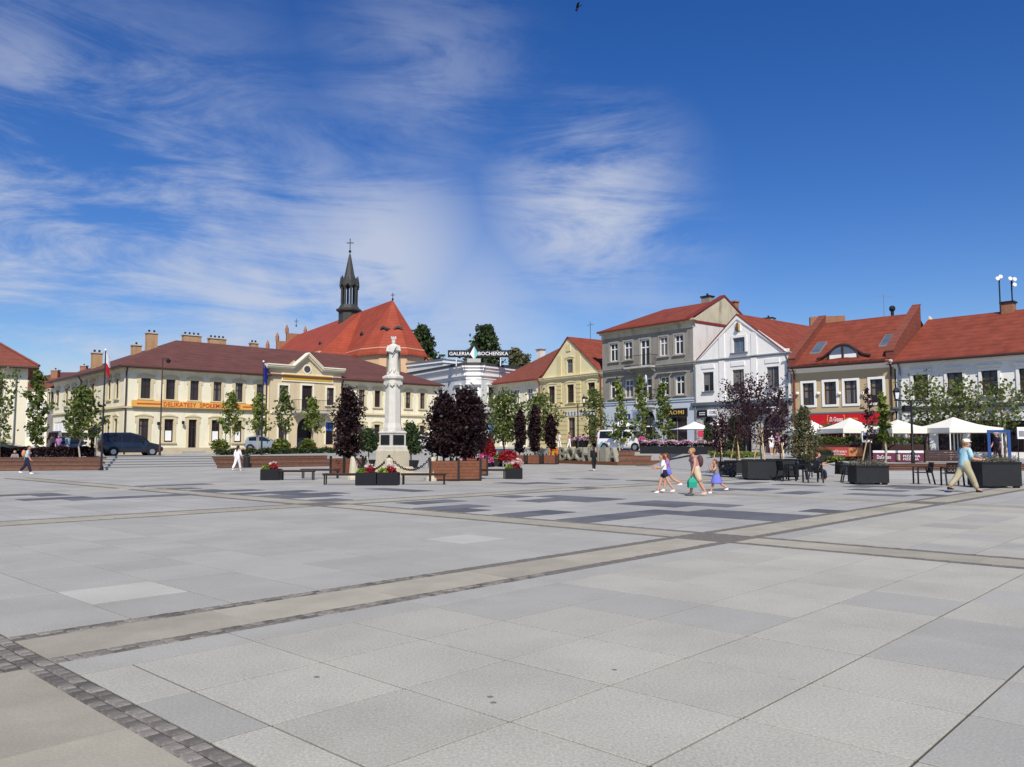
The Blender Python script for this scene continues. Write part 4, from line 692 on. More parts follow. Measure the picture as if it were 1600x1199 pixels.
# yellow gabled house
f = Fac(RP[845], RP[942]); zg = f.Z(892, 588); za = f.Z(888, 528); yh = thing('yellow_house', 'yellow house with a pale triangular gable and red tiled roof', 'building', (*f.pt(f.L / 2, 0).xy, st(*f.pt(f.L / 2, 0).xy)))
ua = f.U(888, 560); b_, t_ = f.Z(892, 629.6), f.Z(892, 601)
hs_ = [(f.U(857.5), f.U(867.2), b_, t_), (f.U(886.5), f.U(897), b_, t_), (f.U(919), f.U(930), b_, t_), (f.U(888.5, 670), f.U(899, 670), 1.5, f.Z(893, 652.5)), (f.U(919, 670), f.U(932, 670), 2.3, f.Z(925, 649)), (f.U(858, 670), f.U(869, 670), 2.0, f.Z(863, 655))]
k = MB(); wall_mb(f, 0.01, f.L - .01, .4, zg, hs_, mb=k); shell(k, f, zg, 10); k.build('wall', 'yellow_wall', yh)
gw = (f.U(886, 570), f.U(895.5, 570), f.Z(890, 583), f.Z(890, 561.5)); slope = lambda u0_, z0_, u1_, z1_: (-(z1_ - z0_), (u1_ - u0_), -(z1_ - z0_) * u0_ + (u1_ - u0_) * z0_)
cl_ = [slope(0, zg, ua, za), slope(ua, za, f.L, zg)]
k = MB(); wall_mb(f, 0, f.L, zg, za, [gw], clips=cl_, d=.02, mb=k); k.build('gable', 'yellow_pale', yh)
for h in hs_: window(yh, f, h, surround='yellow_pale', sw=.2, sill='yellow_pale', ears=h[2] > 4)
window(yh, f, gw, d=.02, surround='yellow_wall', sw=.14, ears=True, frame='frame_grey'); k = MB(); k.fbox(f, f.U(885.5, 540), f.U(892, 540), f.Z(889, 549), f.Z(889, 538), .0, .1); k.build('niche', 'yellow_wall', yh)
for a, b in ((871, 877.5), (901, 907.5)):
    k = MB(); k.fbox(f, f.U(a, 570), f.U(b, 570), zg + .1, f.Z((a + b) / 2, 556 if a < 880 else 548), .02, .08); k.build('pilaster', 'yellow_wall', yh)
    for i in range(7): z = f.Z(892, 634) + i * .42; k = MB(); k.fbox(f, f.U(a, 600), f.U(b, 600), z, z + .36, 0, .08); k.build('stone_course', 'yellow_wall', yh)
zgf = f.Z(892, 638)
for i in range(8):
    z = zgf - .4 - i * .45; prev = .02
    for a, b in sorted((h[0] - .22, h[1] + .22) for h in hs_ if h[3] < zgf and h[2] - .2 < z + .2 < h[3] + .25) + [(f.L - .02, 0)]:
        if a - prev > .25: k = MB(); k.fbox(f, prev, a, z, z + .4, 0, .05); k.build('stone_course', 'yellow_wall', yh)
        prev = b
cornice(yh, f, 0.02, f.L - .02, zg - .35, ((.2, .12), (.15, .25), (.08, .3)), 'yellow_pale'); cornice(yh, f, 0.02, f.L - .02, zgf, ((.12, .06), (.1, .12)), 'yellow_pale', 'string_course')
fp = lambda u, d, z: f.pt(u, z, -d)
slabroof([[fp(-.15, -.15, zg - .08), fp(ua, -.15, za + .12), fp(ua, 10, za + .12), fp(-.15, 10, zg - .08)], [fp(ua, -.15, za + .12), fp(f.L + .1, -.15, zg - .08), fp(f.L + .1, 10, zg - .08), fp(ua, 10, za + .12)]], .12).build('roof', 'red_roof', yh)
pipe(yh, f, f.L - .15, 1.3, zg - .1, .12, 'gutter_red', .07); k = MB(); k.tube([fp(ua, 3, za), fp(ua, 3, za + 1.9)], .025, 5); k.tube([fp(ua - .5, 3, za + 1.6), fp(ua + .5, 3, za + 1.6)], .02, 5); k.build('antenna', 'dark_metal', yh)
for i, c_ in enumerate('PRESTOTEKA'): u = f.U(885.5 + i * 4.6, 645); text_on(f, c_, u - .11, u + .11, f.Z(905, 648.8), f.Z(905, 643.2), .1, 'letter_green' if i % 3 else 'cloth_navy', yh, name='letter')
k = MB(); k.fbox(f, f.U(884, 645), f.U(930, 645), f.Z(905, 649.8), f.Z(905, 642.2), .05, .085); k.build('sign_board', 'fire_wall', yh)
# grey three-storey tenement
f = Fac(RP[942], RP[1085]); ze = f.Z(1010, 509); gh = thing('grey_tenement', 'weathered grey three-storey tenement with two iron balconies and red roof', 'building', (*f.pt(f.L / 2, 0).xy, st(*f.pt(f.L / 2, 0).xy)))
z2b, z2t = f.Z(1061, 554), f.Z(1061, 523); z1b, z1t = f.Z(1063, 617), f.Z(1063, 586.5); zgf = f.Z(1063, 627.5)
w2 = [(953, 965.5), (975, 987.8), (1030.4, 1043), (1054, 1067.8)]; w1 = [(953.5, 967), (976, 989.5), (1031.5, 1045.5), (1055.5, 1070)]
H2 = [(f.U(a, 540), f.U(b, 540), z2b, z2t) for a, b in w2]; H1 = [(f.U(a, 600), f.U(b, 600), z1b, z1t) for a, b in w1]; D2 = (f.U(1000, 540), f.U(1015, 540), z2b - .75, z2t); D1 = (f.U(1002, 600), f.U(1019, 600), z1b - .75, z1t)
HG = [(f.U(1041, 670), f.U(1074, 670), 1.5, f.Z(1058, 651)), (f.U(1008, 670), f.U(1024, 670), 1.2, f.Z(1015, 643), .9), (f.U(962, 670), f.U(990, 670), 1.8, f.Z(976, 658))]
k = MB(); wall_mb(f, .01, f.L - .01, zgf, ze, H2 + H1 + [D2, D1], mb=k); k.build('wall', 'grey_wall', gh); k = MB(); wall_mb(f, .01, f.L - .01, .3, zgf, HG, d=.03, mb=k); k.build('ground_floor_wall', 'blue_grey_wall', gh)
for h in H2: window(gh, f, h, frame='frame_white', surround='grey_trim', sw=.16, fw=.1, trans=.66, sill='grey_trim')
for h in H1: window(gh, f, h, frame='frame_white', surround='grey_trim', sw=.16, fw=.1, trans=.66, sill='grey_trim', hood='grey_trim')
for h in (D2, D1): window(gh, f, h, frame='frame_white', surround='grey_trim', sw=.16, fw=.12, trans=.7, name='balcony_door')
window(gh, f, HG[0], d=.03, frame='frame_grey', cols=2, trans=0, name='shop_window'); window(gh, f, HG[1], d=.03, frame='door_dark', name='door', trans=.7); window(gh, f, HG[2], d=.03, frame='frame_white', cols=3, trans=0, name='shop_window')
balcony(gh, f, f.U(985, 570), f.U(1027, 570), z2b - .8, .95, 1.0); balcony(gh, f, f.U(1000, 625), f.U(1024, 625), z1b - .85, .85, 1.0, step=.14)
k = MB(); k.fbox(f, f.U(1003, 620), f.U(1020, 620), z1b - .75, z1b + .05, .8, .84); k.build('balcony_panel', 'white_trim', gh); k = MB(); u, z = f.uz(1017, 594); k.ball(f.pt(u, z, .7), .38, 12, 1.2, .3, 1); k.build('satellite_dish', 'white_trim', gh)
cornice(gh, f, 0, f.L, z2b - 1.15, ((.18, .12), (.15, .28), (.1, .34)), 'grey_trim', 'string_course'); cornice(gh, f, 0, f.L, zgf - .02, ((.2, .1), (.1, .16)), 'blue_grey_wall', 'string_course'); cornice(gh, f, 0, f.L, ze - .75, ((.4, .06), (.2, .2), (.15, .42)), 'old_gable')
dep = 9.0; zr = ze + 2.2; b_, c_ = f.pt(f.L, 0), f.pt(f.L, 0, -dep); k = MB()
k.add([(b_.x, b_.y, .3), (c_.x, c_.y, .3), (c_.x, c_.y, ze - .1), (b_.x, b_.y, ze - .1)], [(0, 1, 2, 3)]); a_ = f.pt(0, 0); d_ = f.pt(0, 0, -dep); k.add([(a_.x, a_.y, .3), (a_.x, a_.y, ze), (d_.x, d_.y, ze), (d_.x, d_.y, .3)], [(0, 1, 2, 3)]); k.build('side_wall', 'fire_wall', gh)
fside = Fac(b_, c_); k = MB(); k.prism([fside.pt(-.1, ze - .1, .02), fside.pt(dep, ze - .1, .02), fside.pt(dep / 2, zr + .25, .02)], fside.n * -.3); k.build('gable', 'old_gable', gh); k = MB(); k.fbox(fside, -.05, dep, ze - .32, ze - .1, -.1, .06); k.build('gable_ledge', 'gutter_red', gh)
slabroof([[fp2 := f.pt(-.2, ze, .45), f.pt(f.L - .25, ze, .45), f.pt(f.L - .25, zr, -dep / 2), f.pt(f.L * .36, zr, -dep / 2)], [f.pt(-.2, ze, .45), f.pt(f.L * .36, zr, -dep / 2), f.pt(-.2, ze, -dep)], [f.pt(f.L * .36, zr, -dep / 2), f.pt(f.L - .25, zr, -dep / 2), f.pt(f.L - .25, ze, -dep), f.pt(-.2, ze, -dep)]], .15).build('roof', 'red_roof', gh)
k = MB(); k.prism([fside.pt(-.45, ze - .05, .1), fside.pt(dep / 2, zr + .25, .1), fside.pt(dep / 2, zr + .42, .1), fside.pt(-.45, ze + .12, .1)], fside.n * -.5); k.prism([fside.pt(dep / 2, zr + .25, .1), fside.pt(dep, ze - .05, .1), fside.pt(dep, ze + .12, .1), fside.pt(dep / 2, zr + .42, .1)], fside.n * -.5); k.build('verge', 'gutter_red', gh)
gut(gh, f, -.2, f.L, ze - .08, .5, 'gutter_red', .1); c = f.pt(f.L * .8, 0, -5); chimney(gh, (c.x, c.y), .9, .7, zr - .6, zr + .55, f, 'grey_wall', 'dark_metal', 1)
c = D(1148, 500, 76); chimney(gh, (c.x, c.y), .55, .6, ze - 1, D(1148, 473, 76).z, f, 'brick', 'brick', 0)
k = MB(); k.fbox(f, f.U(1036, 645), f.U(1075, 645), f.Z(1058, 651), f.Z(1058, 638.5), .04, .16); sg = k.build('shop_sign', 'sign_black', gh); text_on(f, 'NAOMI', f.U(1040, 645), f.U(1070.5, 645), f.Z(1058, 648), f.Z(1058, 641.5), .175, 'letter_gold', sg, space=1.1)
k = MB(); k.fbox(f, f.U(962, 650), f.U(985.5, 650), f.Z(974, 656), f.Z(974, 647.5), .04, .14); sg = k.build('shop_sign', 'sign_navy', gh)
for r_ in range(2):
    for i in range(4): u0_ = f.U(974.5 + i * 2.3, 650); k = MB(); z = f.Z(974, 651.3 + r_ * 2.6); k.fbox(f, u0_, u0_ + .12, z - .07, z + .07, .14, .155); k.build('lettering', 'letter_white', sg)
# white gabled house
f = Fac(RP[1085], RP[1236.5]); zg = f.Z(1160, 558.5); za = f.Z(1152.4, 494); wh_ = thing('white_gabled_house', 'white gabled house with grey arched shopfront and small icon in the gable', 'building', (*f.pt(f.L / 2, 0).xy, st(*f.pt(f.L / 2, 0).xy)))
b_, t_ = f.Z(1153, 609), f.Z(1153, 577.5); ua = f.U(1152.4, 520); ul, ur = f.U(1091, 556), f.U(1225, 545); zf_ = zg + .35
HU = [(f.U(1098.5, 600), f.U(1115, 600), b_, t_), (f.U(1144.5, 595), f.U(1162.5, 595), b_, t_), (f.U(1198, 590), f.U(1217, 590), b_, t_)]; zgf = f.Z(1160, 632)
HG = [(f.U(1098, 680), f.U(1118, 680), 1.1, f.Z(1107, 650), .9), (f.U(1138, 680), f.U(1174.5, 680), 1.1, f.Z(1160, 648), 1.2), (f.U(1191.5, 680), f.U(1227.5, 680), .9, f.Z(1209, 646.5), 1.1)]
k = MB(); wall_mb(f, .01, f.L - .01, zgf, zf_, HU, mb=k); gw = (f.U(1145.5, 540), f.U(1164, 540), f.Z(1155, 551), f.Z(1155, 527.5))
wall_mb(f, ul, ur, zf_, za, [gw], clips=[slope(ul, zf_, ua, za), slope(ua, za, ur, zf_)], mb=k); shell(k, f, zf_ - .3, 11); k.build('wall', 'white_wall', wh_)
k = MB(); wall_mb(f, .01, f.L - .01, .3, zgf, HG, d=.04, mb=k); k.build('ground_floor_wall', 'grey_stone', wh_)
for i in range(8):
    z = 1.35 + i * .45; prev = .05
    for a, b in sorted((h[0] - .12, h[1] + .12) for h in HG if z < h[3] - .1) + [(f.L - .05, 0)]:
        if a - prev > .2 and z + .4 < zgf - .5: k = MB(); k.fbox(f, prev, a, z, z + .41, .03, .09); k.build('stone_course', 'grey_stone', wh_)
        prev = b
for h in HU: window(wh_, f, h, frame='frame_grey', cols=2, trans=0, sill='zinc', sw=.02); k = MB(); k.fbox(f, h[0] - .1, h[1] + .1, h[3] + .3, h[3] + .65, -.01, .06); k.build('window_panel', 'white_trim', wh_)
window(wh_, f, gw, frame='frame_grey', glass='glass_sky', cols=2, trans=0, sill='zinc', surround='white_trim', sw=.2)
for h in HG: window(wh_, f, h, d=.04, depth=.35, frame='frame_grey', cols=2 if h[1] - h[0] < 1.8 else 3, trans=.72, name='arched_window')
h = HG[2]; k = MB(); k.fbox(f, h[0] + .03, h[1] - .03, h[3] - 1.25, h[3] - 1.1, -.3, -.05); k.build('transom', 'zinc', wh_); k = MB(); k.fbox(f, h[0] + .6, h[1] - .6, h[3] - .95, h[3] - .45, -.28, -.24); k.build('door_sign', 'sign_navy', wh_)
for a, b in ((1124, 1132.5), (1174, 1183)): k = MB(); k.fbox(f, f.U(a, 580), f.U(b, 580), zgf + .3, zf_ - .25, 0, .06); k.fbox(f, f.U(a, 545), f.U(b, 545), zf_ - .24, f.Z((a + b) / 2, 521 if a < 1150 else 519), 0, .055); k.build('pilaster', 'white_trim', wh_)
cornice(wh_, f, 0.02, f.L - .02, zg - .12, ((.13, .06), (.07, .14)), 'band_grey', 'string_course'); cornice(wh_, f, 0.02, f.L - .02, zgf - .15, ((.2, .12), (.25, .24)), 'zinc', 'string_course')
k = MB()
for p, q in (((ul - .1, zf_), (ua, za + .05)), ((ua, za + .05), (ur + .1, zf_))): k.prism([f.pt(p[0], p[1] - .3, .0), f.pt(q[0], q[1] - .3, .0), f.pt(*q, .0), f.pt(*p, .0)], f.n * .09)
k.build('gable_band', 'white_trim', wh_); k = MB(); k.fbox(f, f.U(1149, 510), f.U(1157.5, 510), f.Z(1153, 517.5), f.Z(1153, 505), .0, .07); ic = k.build('icon_frame', 'white_trim', wh_); k = MB(); k.fbox(f, f.U(1150, 510), f.U(1156.7, 510), f.Z(1153, 517), f.Z(1153, 506), .07, .085); k.build('icon', 'letter_gold', wh_); k = MB(); u, z = f.uz(1153.5, 513.5); k.ball(f.pt(u, z, .09), .22, 8, 1.4, 1, .2); k.ball(f.pt(u, z + .38, .09), .12, 8, 1, 1, .2); k.build('icon_figure', 'gutter_brown', wh_)
dp = 14; o1 = f.pt
slabroof([[o1(ul - .25, zf_ - .25, .12), o1(ua, za + .2, .12), o1(ua, za + .2, -dp), o1(ul - .25, zf_ - .25, -dp)], [o1(ua, za + .2, .12), o1(ur + .25, zf_ - .3, .12), o1(ur + .9, zf_ - .8, -dp), o1(ua, za + .2, -dp)]], .12).build('roof', 'red_roof', wh_)
for px in (1087, 1231): pipe(wh_, f, f.U(px, 580), 1.2, zg - .1, .12, 'zinc', .07)
for a, b, y0, y1, m_, q in ((1091, 1106.5, 641, 652.5, 'sign_black', 1098), (1107, 1122.5, 640, 649.5, 'paper', 1115), (1166, 1234, 632.5, 647, 'sign_black', 1200)):
    k = MB(); k.fbox(f, f.U(a, 645), f.U(b, 645), f.Z(q, y1), f.Z(q, y0), .3 if a > 1150 else .1, .38 if a > 1150 else .18); sg = k.build('shop_sign', m_, wh_); d_ = .39 if a > 1150 else .19
    rows_ = ((.3, .42), (.55, .7)) if a < 1150 else ((.62, .72),)
    for lo, hi in rows_:
        n_ = 5 if a < 1150 else 7
        for i in range(n_): x_ = a + (b - a) * (.25 + .6 * i / n_); k = MB(); z0_, z1_ = f.Z(q, y1), f.Z(q, y0); k.fbox(f, f.U(x_, 645), f.U(x_ + (b - a) * .07, 645), z0_ + (z1_ - z0_) * lo, z0_ + (z1_ - z0_) * hi, d_ - .015, d_ + .005); k.build('lettering', 'letter_white' if m_ == 'sign_black' else 'cloth_navy', sg)
k = MB(); zz = f.Z(1214, 640.5)
for i in range(6): u = f.U(1209 + i * 2.1, 640); k.tube([f.pt(u, zz - .28, .41), f.pt(u + .06, zz + (.25 if i % 2 else .02), .41), f.pt(u + .14, zz - .2, .41)], .022, 4)
k.build('script_lettering', 'letter_white', wh_); k = MB(); u = f.U(1181, 655); k.fbox(f, u - .35, u + .35, f.Z(1181, 660), f.Z(1181, 649.5), .7, .76); k.tube([f.pt(u, f.Z(1181, 649.5), .73), f.pt(u, f.Z(1181, 649.5), .05)], .025, 5); k.build('hanging_sign', 'sign_black', wh_)
# red roofed house seen between the white gable and the tan house
k0 = thing('back_house', 'red roofed house with skylights rising behind the white gable', 'building', S(1235, 82)); fx = Fac((X(1165, 80), 80), (X(1330, 74), 74)); ze2 = fx.Z(1240, 560); zr2 = fx.Z(1240, 509)
k = MB(); k.fbox(fx, 0, fx.L, .8, ze2, -10, 0); k.build('wall', 'white_wall', k0); slabroof([[fx.pt(-.3, ze2 - .2, .5), fx.pt(fx.L, ze2 - .2, .5), fx.pt(fx.L, zr2, -5), fx.pt(-.3, zr2, -5)], [fx.pt(-.3, zr2, -5), fx.pt(fx.L, zr2, -5), fx.pt(fx.L, ze2, -10), fx.pt(-.3, ze2, -10)]], .15).build('roof', 'red_roof', k0)
for px, py in ((1213, 525), (1252, 523)):
    t_ = .52 if px < 1230 else .55; u = fx.U(px, py, ); u = Fac(fx.pt(0, 0, -3), fx.pt(fx.L, 0, -3)).U(px, py); z_ = ze2 - .2 + (zr2 - ze2 + .2) * t_; d_ = .5 - 5.5 * t_; sl_ = (zr2 - ze2 + .2) / 5.5
    k = MB(); k.prism([fx.pt(u - .5, z_ - .5 * sl_ + .06, d_ + .5), fx.pt(u + .5, z_ - .5 * sl_ + .06, d_ + .5), fx.pt(u + .5, z_ + .5 * sl_ + .06, d_ - .5), fx.pt(u - .5, z_ + .5 * sl_ + .06, d_ - .5)], (0, 0, -.08)); k.build('skylight', 'glass_sky', k0)
c = D(1201, 510, 84); chimney(k0, (c.x, c.y), 1.1, .9, zr2 - 2, D(1201, 499, 84).z, fx, 'pale_cream', 'dark_metal', 1); c = D(1288, 500, 77); k = MB(); g2 = Fac((c.x - 1.4, c.y), (c.x + 1.6, c.y - .8)); k.fbox(g2, 0, g2.L, zr2 - 3, D(1288, 496.5, 77).z, -.5, .5); k.build('fire_wall', 'brick', k0)
# tan house with eyebrow dormer
f = Fac(RP[1236.5], RP[1402]); ze = f.Z(1315, 567.5); th = thing('tan_house', 'tan house with red shop fascia, white-framed windows and eyebrow roof dormer', 'building', (*f.pt(f.L / 2, 0).xy, st(*f.pt(f.L / 2, 0).xy)))
b_, t_ = f.Z(1329, 631), f.Z(1329, 595); HW = [(f.U(a + 3, 612), f.U(b - 3, 612), b_, t_) for a, b in ((1251.5, 1275.3), (1285, 1310), (1316.5, 1342.5), (1357, 1382.7))]; zsg1, zsg0 = f.Z(1320, 647), f.Z(1320, 663.5)
HG = [(f.U(1268, 680), f.U(1300, 680), 1.3, zsg0 - .2), (f.U(1322, 680), f.U(1344, 680), 1.0, zsg0 - .2), (f.U(1358, 680), f.U(1390, 680), 1.3, zsg0 - .2)]
k = MB(); wall_mb(f, .1, f.L - .1, .3, ze, HW + HG, mb=k); shell(k, f, ze, 10); k.build('wall', 'tan_wall', th)
for h in HW: window(th, f, h, frame='frame_brown', surround='white_trim', sw=.17, sp=.06, cols=2, trans=.66); k = MB(); k.fbox(f, h[0] - .17, h[1] + .17, h[2] - .17, h[2], -.01, .06); k.build('sill', 'white_trim', th)
for h in HG: window(th, f, h, frame='frame_brown', cols=2, trans=0, name='shop_window')
for px in (1247, 1279.5, 1312.5, 1349): u, z = f.uz(px, 615); k = MB(); k.ball(f.pt(u, z, .12), .13, 10); k.build('wall_lamp', 'white_trim', th)
k = MB(); k.prism([f.pt(0.1, ze - .55, 0), f.pt(.1, ze - .12, .5), f.pt(.1, ze - .05, .5), f.pt(.1, ze - .05, 0)], f.u * (f.L - .2)); k.build('eave_soffit', 'white_trim', th)
k = MB(); k.fbox(f, f.U(1259, 655), f.U(1384, 655), zsg0, zsg1, .05, .3); sg = k.build('shop_fascia', 'sign_red', th); k = MB(); k.fbox(f, .1, f.L - .1, zsg1 + .02, zsg1 + .14, -.01, .32); k.build('fascia_ledge', 'zinc', th)
zm = (zsg0 + zsg1) / 2; hh = (zsg1 - zsg0); text_on(f, 'DaGrasso', f.U(1299, 655), f.U(1319.5, 652), zm - hh * .22, zm + hh * .22, .315, 'letter_white', sg, shear=.3); text_on(f, '{', f.U(1295, 655), f.U(1297.3, 655), zm - hh * .42, zm + hh * .42, .315, 'letter_gold', sg); text_on(f, '}', f.U(1321, 655), f.U(1323.3, 655), zm - hh * .42, zm + hh * .42, .315, 'letter_gold', sg); text_on(f, 'PIZZERIA', f.U(1325.5, 655), f.U(1343.5, 655), zm - hh * .1, zm + hh * .1, .315, 'letter_gold', sg)
zr = f.Z(1315, 567) + 4.0; dd = 5.2; rp = lambda u, t: f.pt(u, ze - .1 + (zr - ze) * t, .55 - (dd + .55) * t)
# roof plane with an eyebrow dormer swelling out of it
NU, NT = 60, 18; ud, hwid = f.U(1318, 552), (f.U(1342, 552) - f.U(1294, 552)) / 2; mb = MB(); vs = []
for j in range(NT + 1):
    for i in range(NU + 1):
        u = .25 + (f.L - .5) * i / NU; t = j / NT; p = rp(u, t); q = (u - ud) / (hwid * 2.0); bump = max(0.0, cos(pi * q / 2)) ** 2 if abs(q) < 1 else 0; z = p.z
        if t >= .1: z = max(z, rp(u, .1).z + 1.12 * bump * (1 - max(0, (t - .1) / .55)) + .0) if bump > 0.02 else z
        vs.append((p.x, p.y, z))
mb.add(vs, [(j * (NU + 1) + i, j * (NU + 1) + i + 1, (j + 1) * (NU + 1) + i + 1, (j + 1) * (NU + 1) + i) for j in range(NT) for i in range(NU)]); mb.add([f.pt(.25, zr - .1, -dd), f.pt(f.L - .25, zr - .1, -dd), f.pt(f.L - .25, ze, -11), f.pt(.25, ze, -11)], [(0, 1, 2, 3)]); mb.prism([rp(.25, 0), rp(f.L - .25, 0), rp(f.L - .25, .05), rp(.25, .05)], (0, 0, -.15))
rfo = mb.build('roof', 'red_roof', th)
tb_ = .1 - .012; fd = Fac(f.pt(0, 0, .55 - (dd + .55) * tb_ + .03), f.pt(f.L, 0, .55 - (dd + .55) * tb_ + .03)); zb_ = rp(0, .1).z + .02; k = MB(); N_ = 14
pts = [(ud - hwid + 2 * hwid * i / N_, zb_ + .98 * max(.0, 1 - ((i / N_ - .5) * 2) ** 2) ** .6) for i in range(N_ + 1)]; k.prism([fd.pt(u, z) for u, z in pts], fd.n * .06); dm = k.build('dormer_window', 'glass_sky', th)
k = MB(); k.tube([fd.pt(u, z, .05) for u, z in pts], .07, 6); k.fbox(fd, ud - .06, ud + .06, zb_, zb_ + .95, .03, .12); k.build('frame', 'frame_brown', dm); k = MB(); k.fbox(fd, ud - hwid + .15, ud - .1, zb_ + .02, zb_ + .3, .06, .09); k.fbox(fd, ud + .1, ud + hwid - .15, zb_ + .02, zb_ + .3, .06, .09); k.build('window_sign', 'paper', dm)
k = MB(); ee = [(u, z + .05) for u, z in [(ud - hwid * 1.75, zb_ + .04), (ud - hwid * 1.3, zb_ + .18)] + [(u, max(z, zb_ + .3)) for u, z in pts[2:-2]] + [(ud + hwid * 1.3, zb_ + .18), (ud + hwid * 1.75, zb_ + .04)]]; k.tube([fd.pt(u, z, .04) for u, z in ee], .09, 6); k.build('dormer_edge', 'gutter_brown', dm)
def rooflight(px, py, w, h, f, rp, root):
    best = None
    for t in [i / 100 for i in range(15, 80)]:
        p = rp(0, t); fz = Fac(f.pt(0, 0, (p - f.pt(0, p.z)).dot(f.n)), f.pt(f.L, 0, (p - f.pt(0, p.z)).dot(f.n))); u, z = fz.uz(px, py)
        if best is None or abs(z - p.z) < best[0]: best = (abs(z - p.z), u, t)
    _, u, t = best; dt = h / 2 / hypot(zr - ze, dd + .55); a, b = t - dt, t + dt; k = MB(); k.prism([rp(u - w / 2, a) + Vector((0, 0, .1)), rp(u + w / 2, a) + Vector((0, 0, .1)), rp(u + w / 2, b) + Vector((0, 0, .1)), rp(u - w / 2, b) + Vector((0, 0, .1))], (0, 0, -.1)); o = k.build('rooflight', 'frame_grey', root)
    for s0, s1 in ((.06, .48), (.52, .94)):
        a2, b2 = a + (b - a) * s0, a + (b - a) * s1; k = MB(); k.prism([rp(u - w * .42, a2) + Vector((0, 0, .13)), rp(u + w * .42, a2) + Vector((0, 0, .13)), rp(u + w * .42, b2) + Vector((0, 0, .13)), rp(u - w * .42, b2) + Vector((0, 0, .13))], (0, 0, -.03)); k.build('pane', 'glass_sky', o)
rooflight(1279, 545, .8, 1.7, f, rp, th); rooflight(1387.5, 533, .85, 1.7, f, rp, th)
for u0_ in (0.0, f.L - .55):
    k = MB(); k.prism([f.pt(u0_, ze - .4, .25), f.pt(u0_, ze + .55, .25), rp(u0_, .12) + Vector((0, 0, .62)), f.pt(u0_, zr + .45, -dd), f.pt(u0_, zr - 1.5, -dd)], f.u * .55); k.build('fire_parapet', 'rust_roof', th)
    k = MB(); k.prism([f.pt(u0_ - .04, ze + .56, .3), rp(u0_ - .04, .12) + Vector((0, 0, .64)), f.pt(u0_ - .04, zr + .47, -dd), f.pt(u0_ - .04, zr + .55, -dd), rp(u0_ - .04, .12) + Vector((0, 0, .72)), f.pt(u0_ - .04, ze + .64, .3)], f.u * .63); k.build('parapet_cap', 'rust_roof', th)
gut(th, f, .1, f.L - .5, ze - .12, .6, 'gutter_brown', .09); pipe(th, f, .35, 1.0, ze - .2, .1, 'gutter_red', .06); pipe(th, f, f.L - .3, 1.0, ze - .2, .1, 'gutter_brown', .06)
c = f.pt(f.L * .72, 0, -dd - .4); k = MB(); k.tube([(c.x, c.y, zr - .3), (c.x, c.y, zr + .45)], .12, 8); k.ball((c.x, c.y, zr + .5), .25, 8); k.build('roof_vent', 'dark_metal', th)
k = MB(); c = f.pt(f.L * .66, 0, -dd); k.tube([(c.x, c.y, zr - .3), (c.x, c.y, zr + 1.6)], .02, 4); k.tube([(c.x - .7, c.y, zr + 1.5), (c.x + .7, c.y, zr + 1.5)], .015, 4); k.build('antenna', 'zinc', th)
# white house with long red roof
f = Fac(RP[1402], RP[1640]); ze = f.Z(1500, 557.5); wr = thing('white_red_roof_house', 'long white house with plain red roof and hooded windows behind the parasols', 'building', (*f.pt(f.L / 2, 0).xy, st(*f.pt(f.L / 2, 0).xy)))
b_, t_ = f.Z(1492, 620), f.Z(1492, 582.5); HW = [(f.U(a, 600), f.U(b, 600), b_, t_) for a, b in ((1427, 1451), (1480, 1505), (1534, 1560), (1593, 1621))]; zgf = f.Z(1500, 636); HG = [(f.U(a, 680), f.U(b, 680), 1.2, zgf - .9) for a, b in ((1420, 1452), (1464, 1500), (1515, 1560), (1572, 1625))]
k = MB(); wall_mb(f, .01, f.L, .3, ze, HW + HG, mb=k); shell(k, f, ze, 10); k.build('wall', 'white_wall', wr)
for h in HW: window(wr, f, h, frame='frame_brown', surround='white_trim', sw=.16, sp=.08, hood='white_trim', sill='white_trim')
for h in HG: window(wr, f, h, frame='frame_brown', cols=2, trans=.75, name='shop_window')
cornice(wr, f, 0, f.L, ze - .5, ((.2, .08), (.15, .2), (.13, .35)), 'white_trim'); cornice(wr, f, .02, f.L, zgf - .1, ((.12, .1), (.1, .2)), 'zinc', 'string_course')
zr = f.Z(1500, 494) + .9; dd = 6; rp2 = lambda u, t: f.pt(u, ze - .02 + (zr - ze) * t, .5 - (dd + .5) * t)
slabroof([[rp2(0.0, 0), rp2(f.L, 0), rp2(f.L, 1), rp2(0, 1)], [rp2(0, 1), rp2(f.L, 1), f.pt(f.L, ze, -12), f.pt(0, ze, -12)]], .15).build('roof', 'red_roof', wr); gut(wr, f, 0, f.L, ze - .14, .55, 'gutter_brown', .09); pipe(wr, f, .3, 1, ze - .2, .1, 'zinc', .07)
c = D(1576, 485, 57); zc_ = D(1576, 474.5, 57).z; chimney(wr, (c.x, c.y), .75, .7, zr - 1.6, zc_, f, 'brick', 'dark_metal', 0)
k = MB(); k.fbox(f, f.U(1580, 650), f.U(1640, 650), f.Z(1595, 657.5), f.Z(1595, 644), .05, .25); k.build('shop_sign', 'letter_white', wr); k = MB(); k.prism([f.pt(.05, zr - 2.4, -dd), f.pt(1.6, zr - 2.0, -dd), f.pt(.05, zr + .25, -dd)], f.n * -.3); k.build('gable_end', 'yellow_pale', wr)
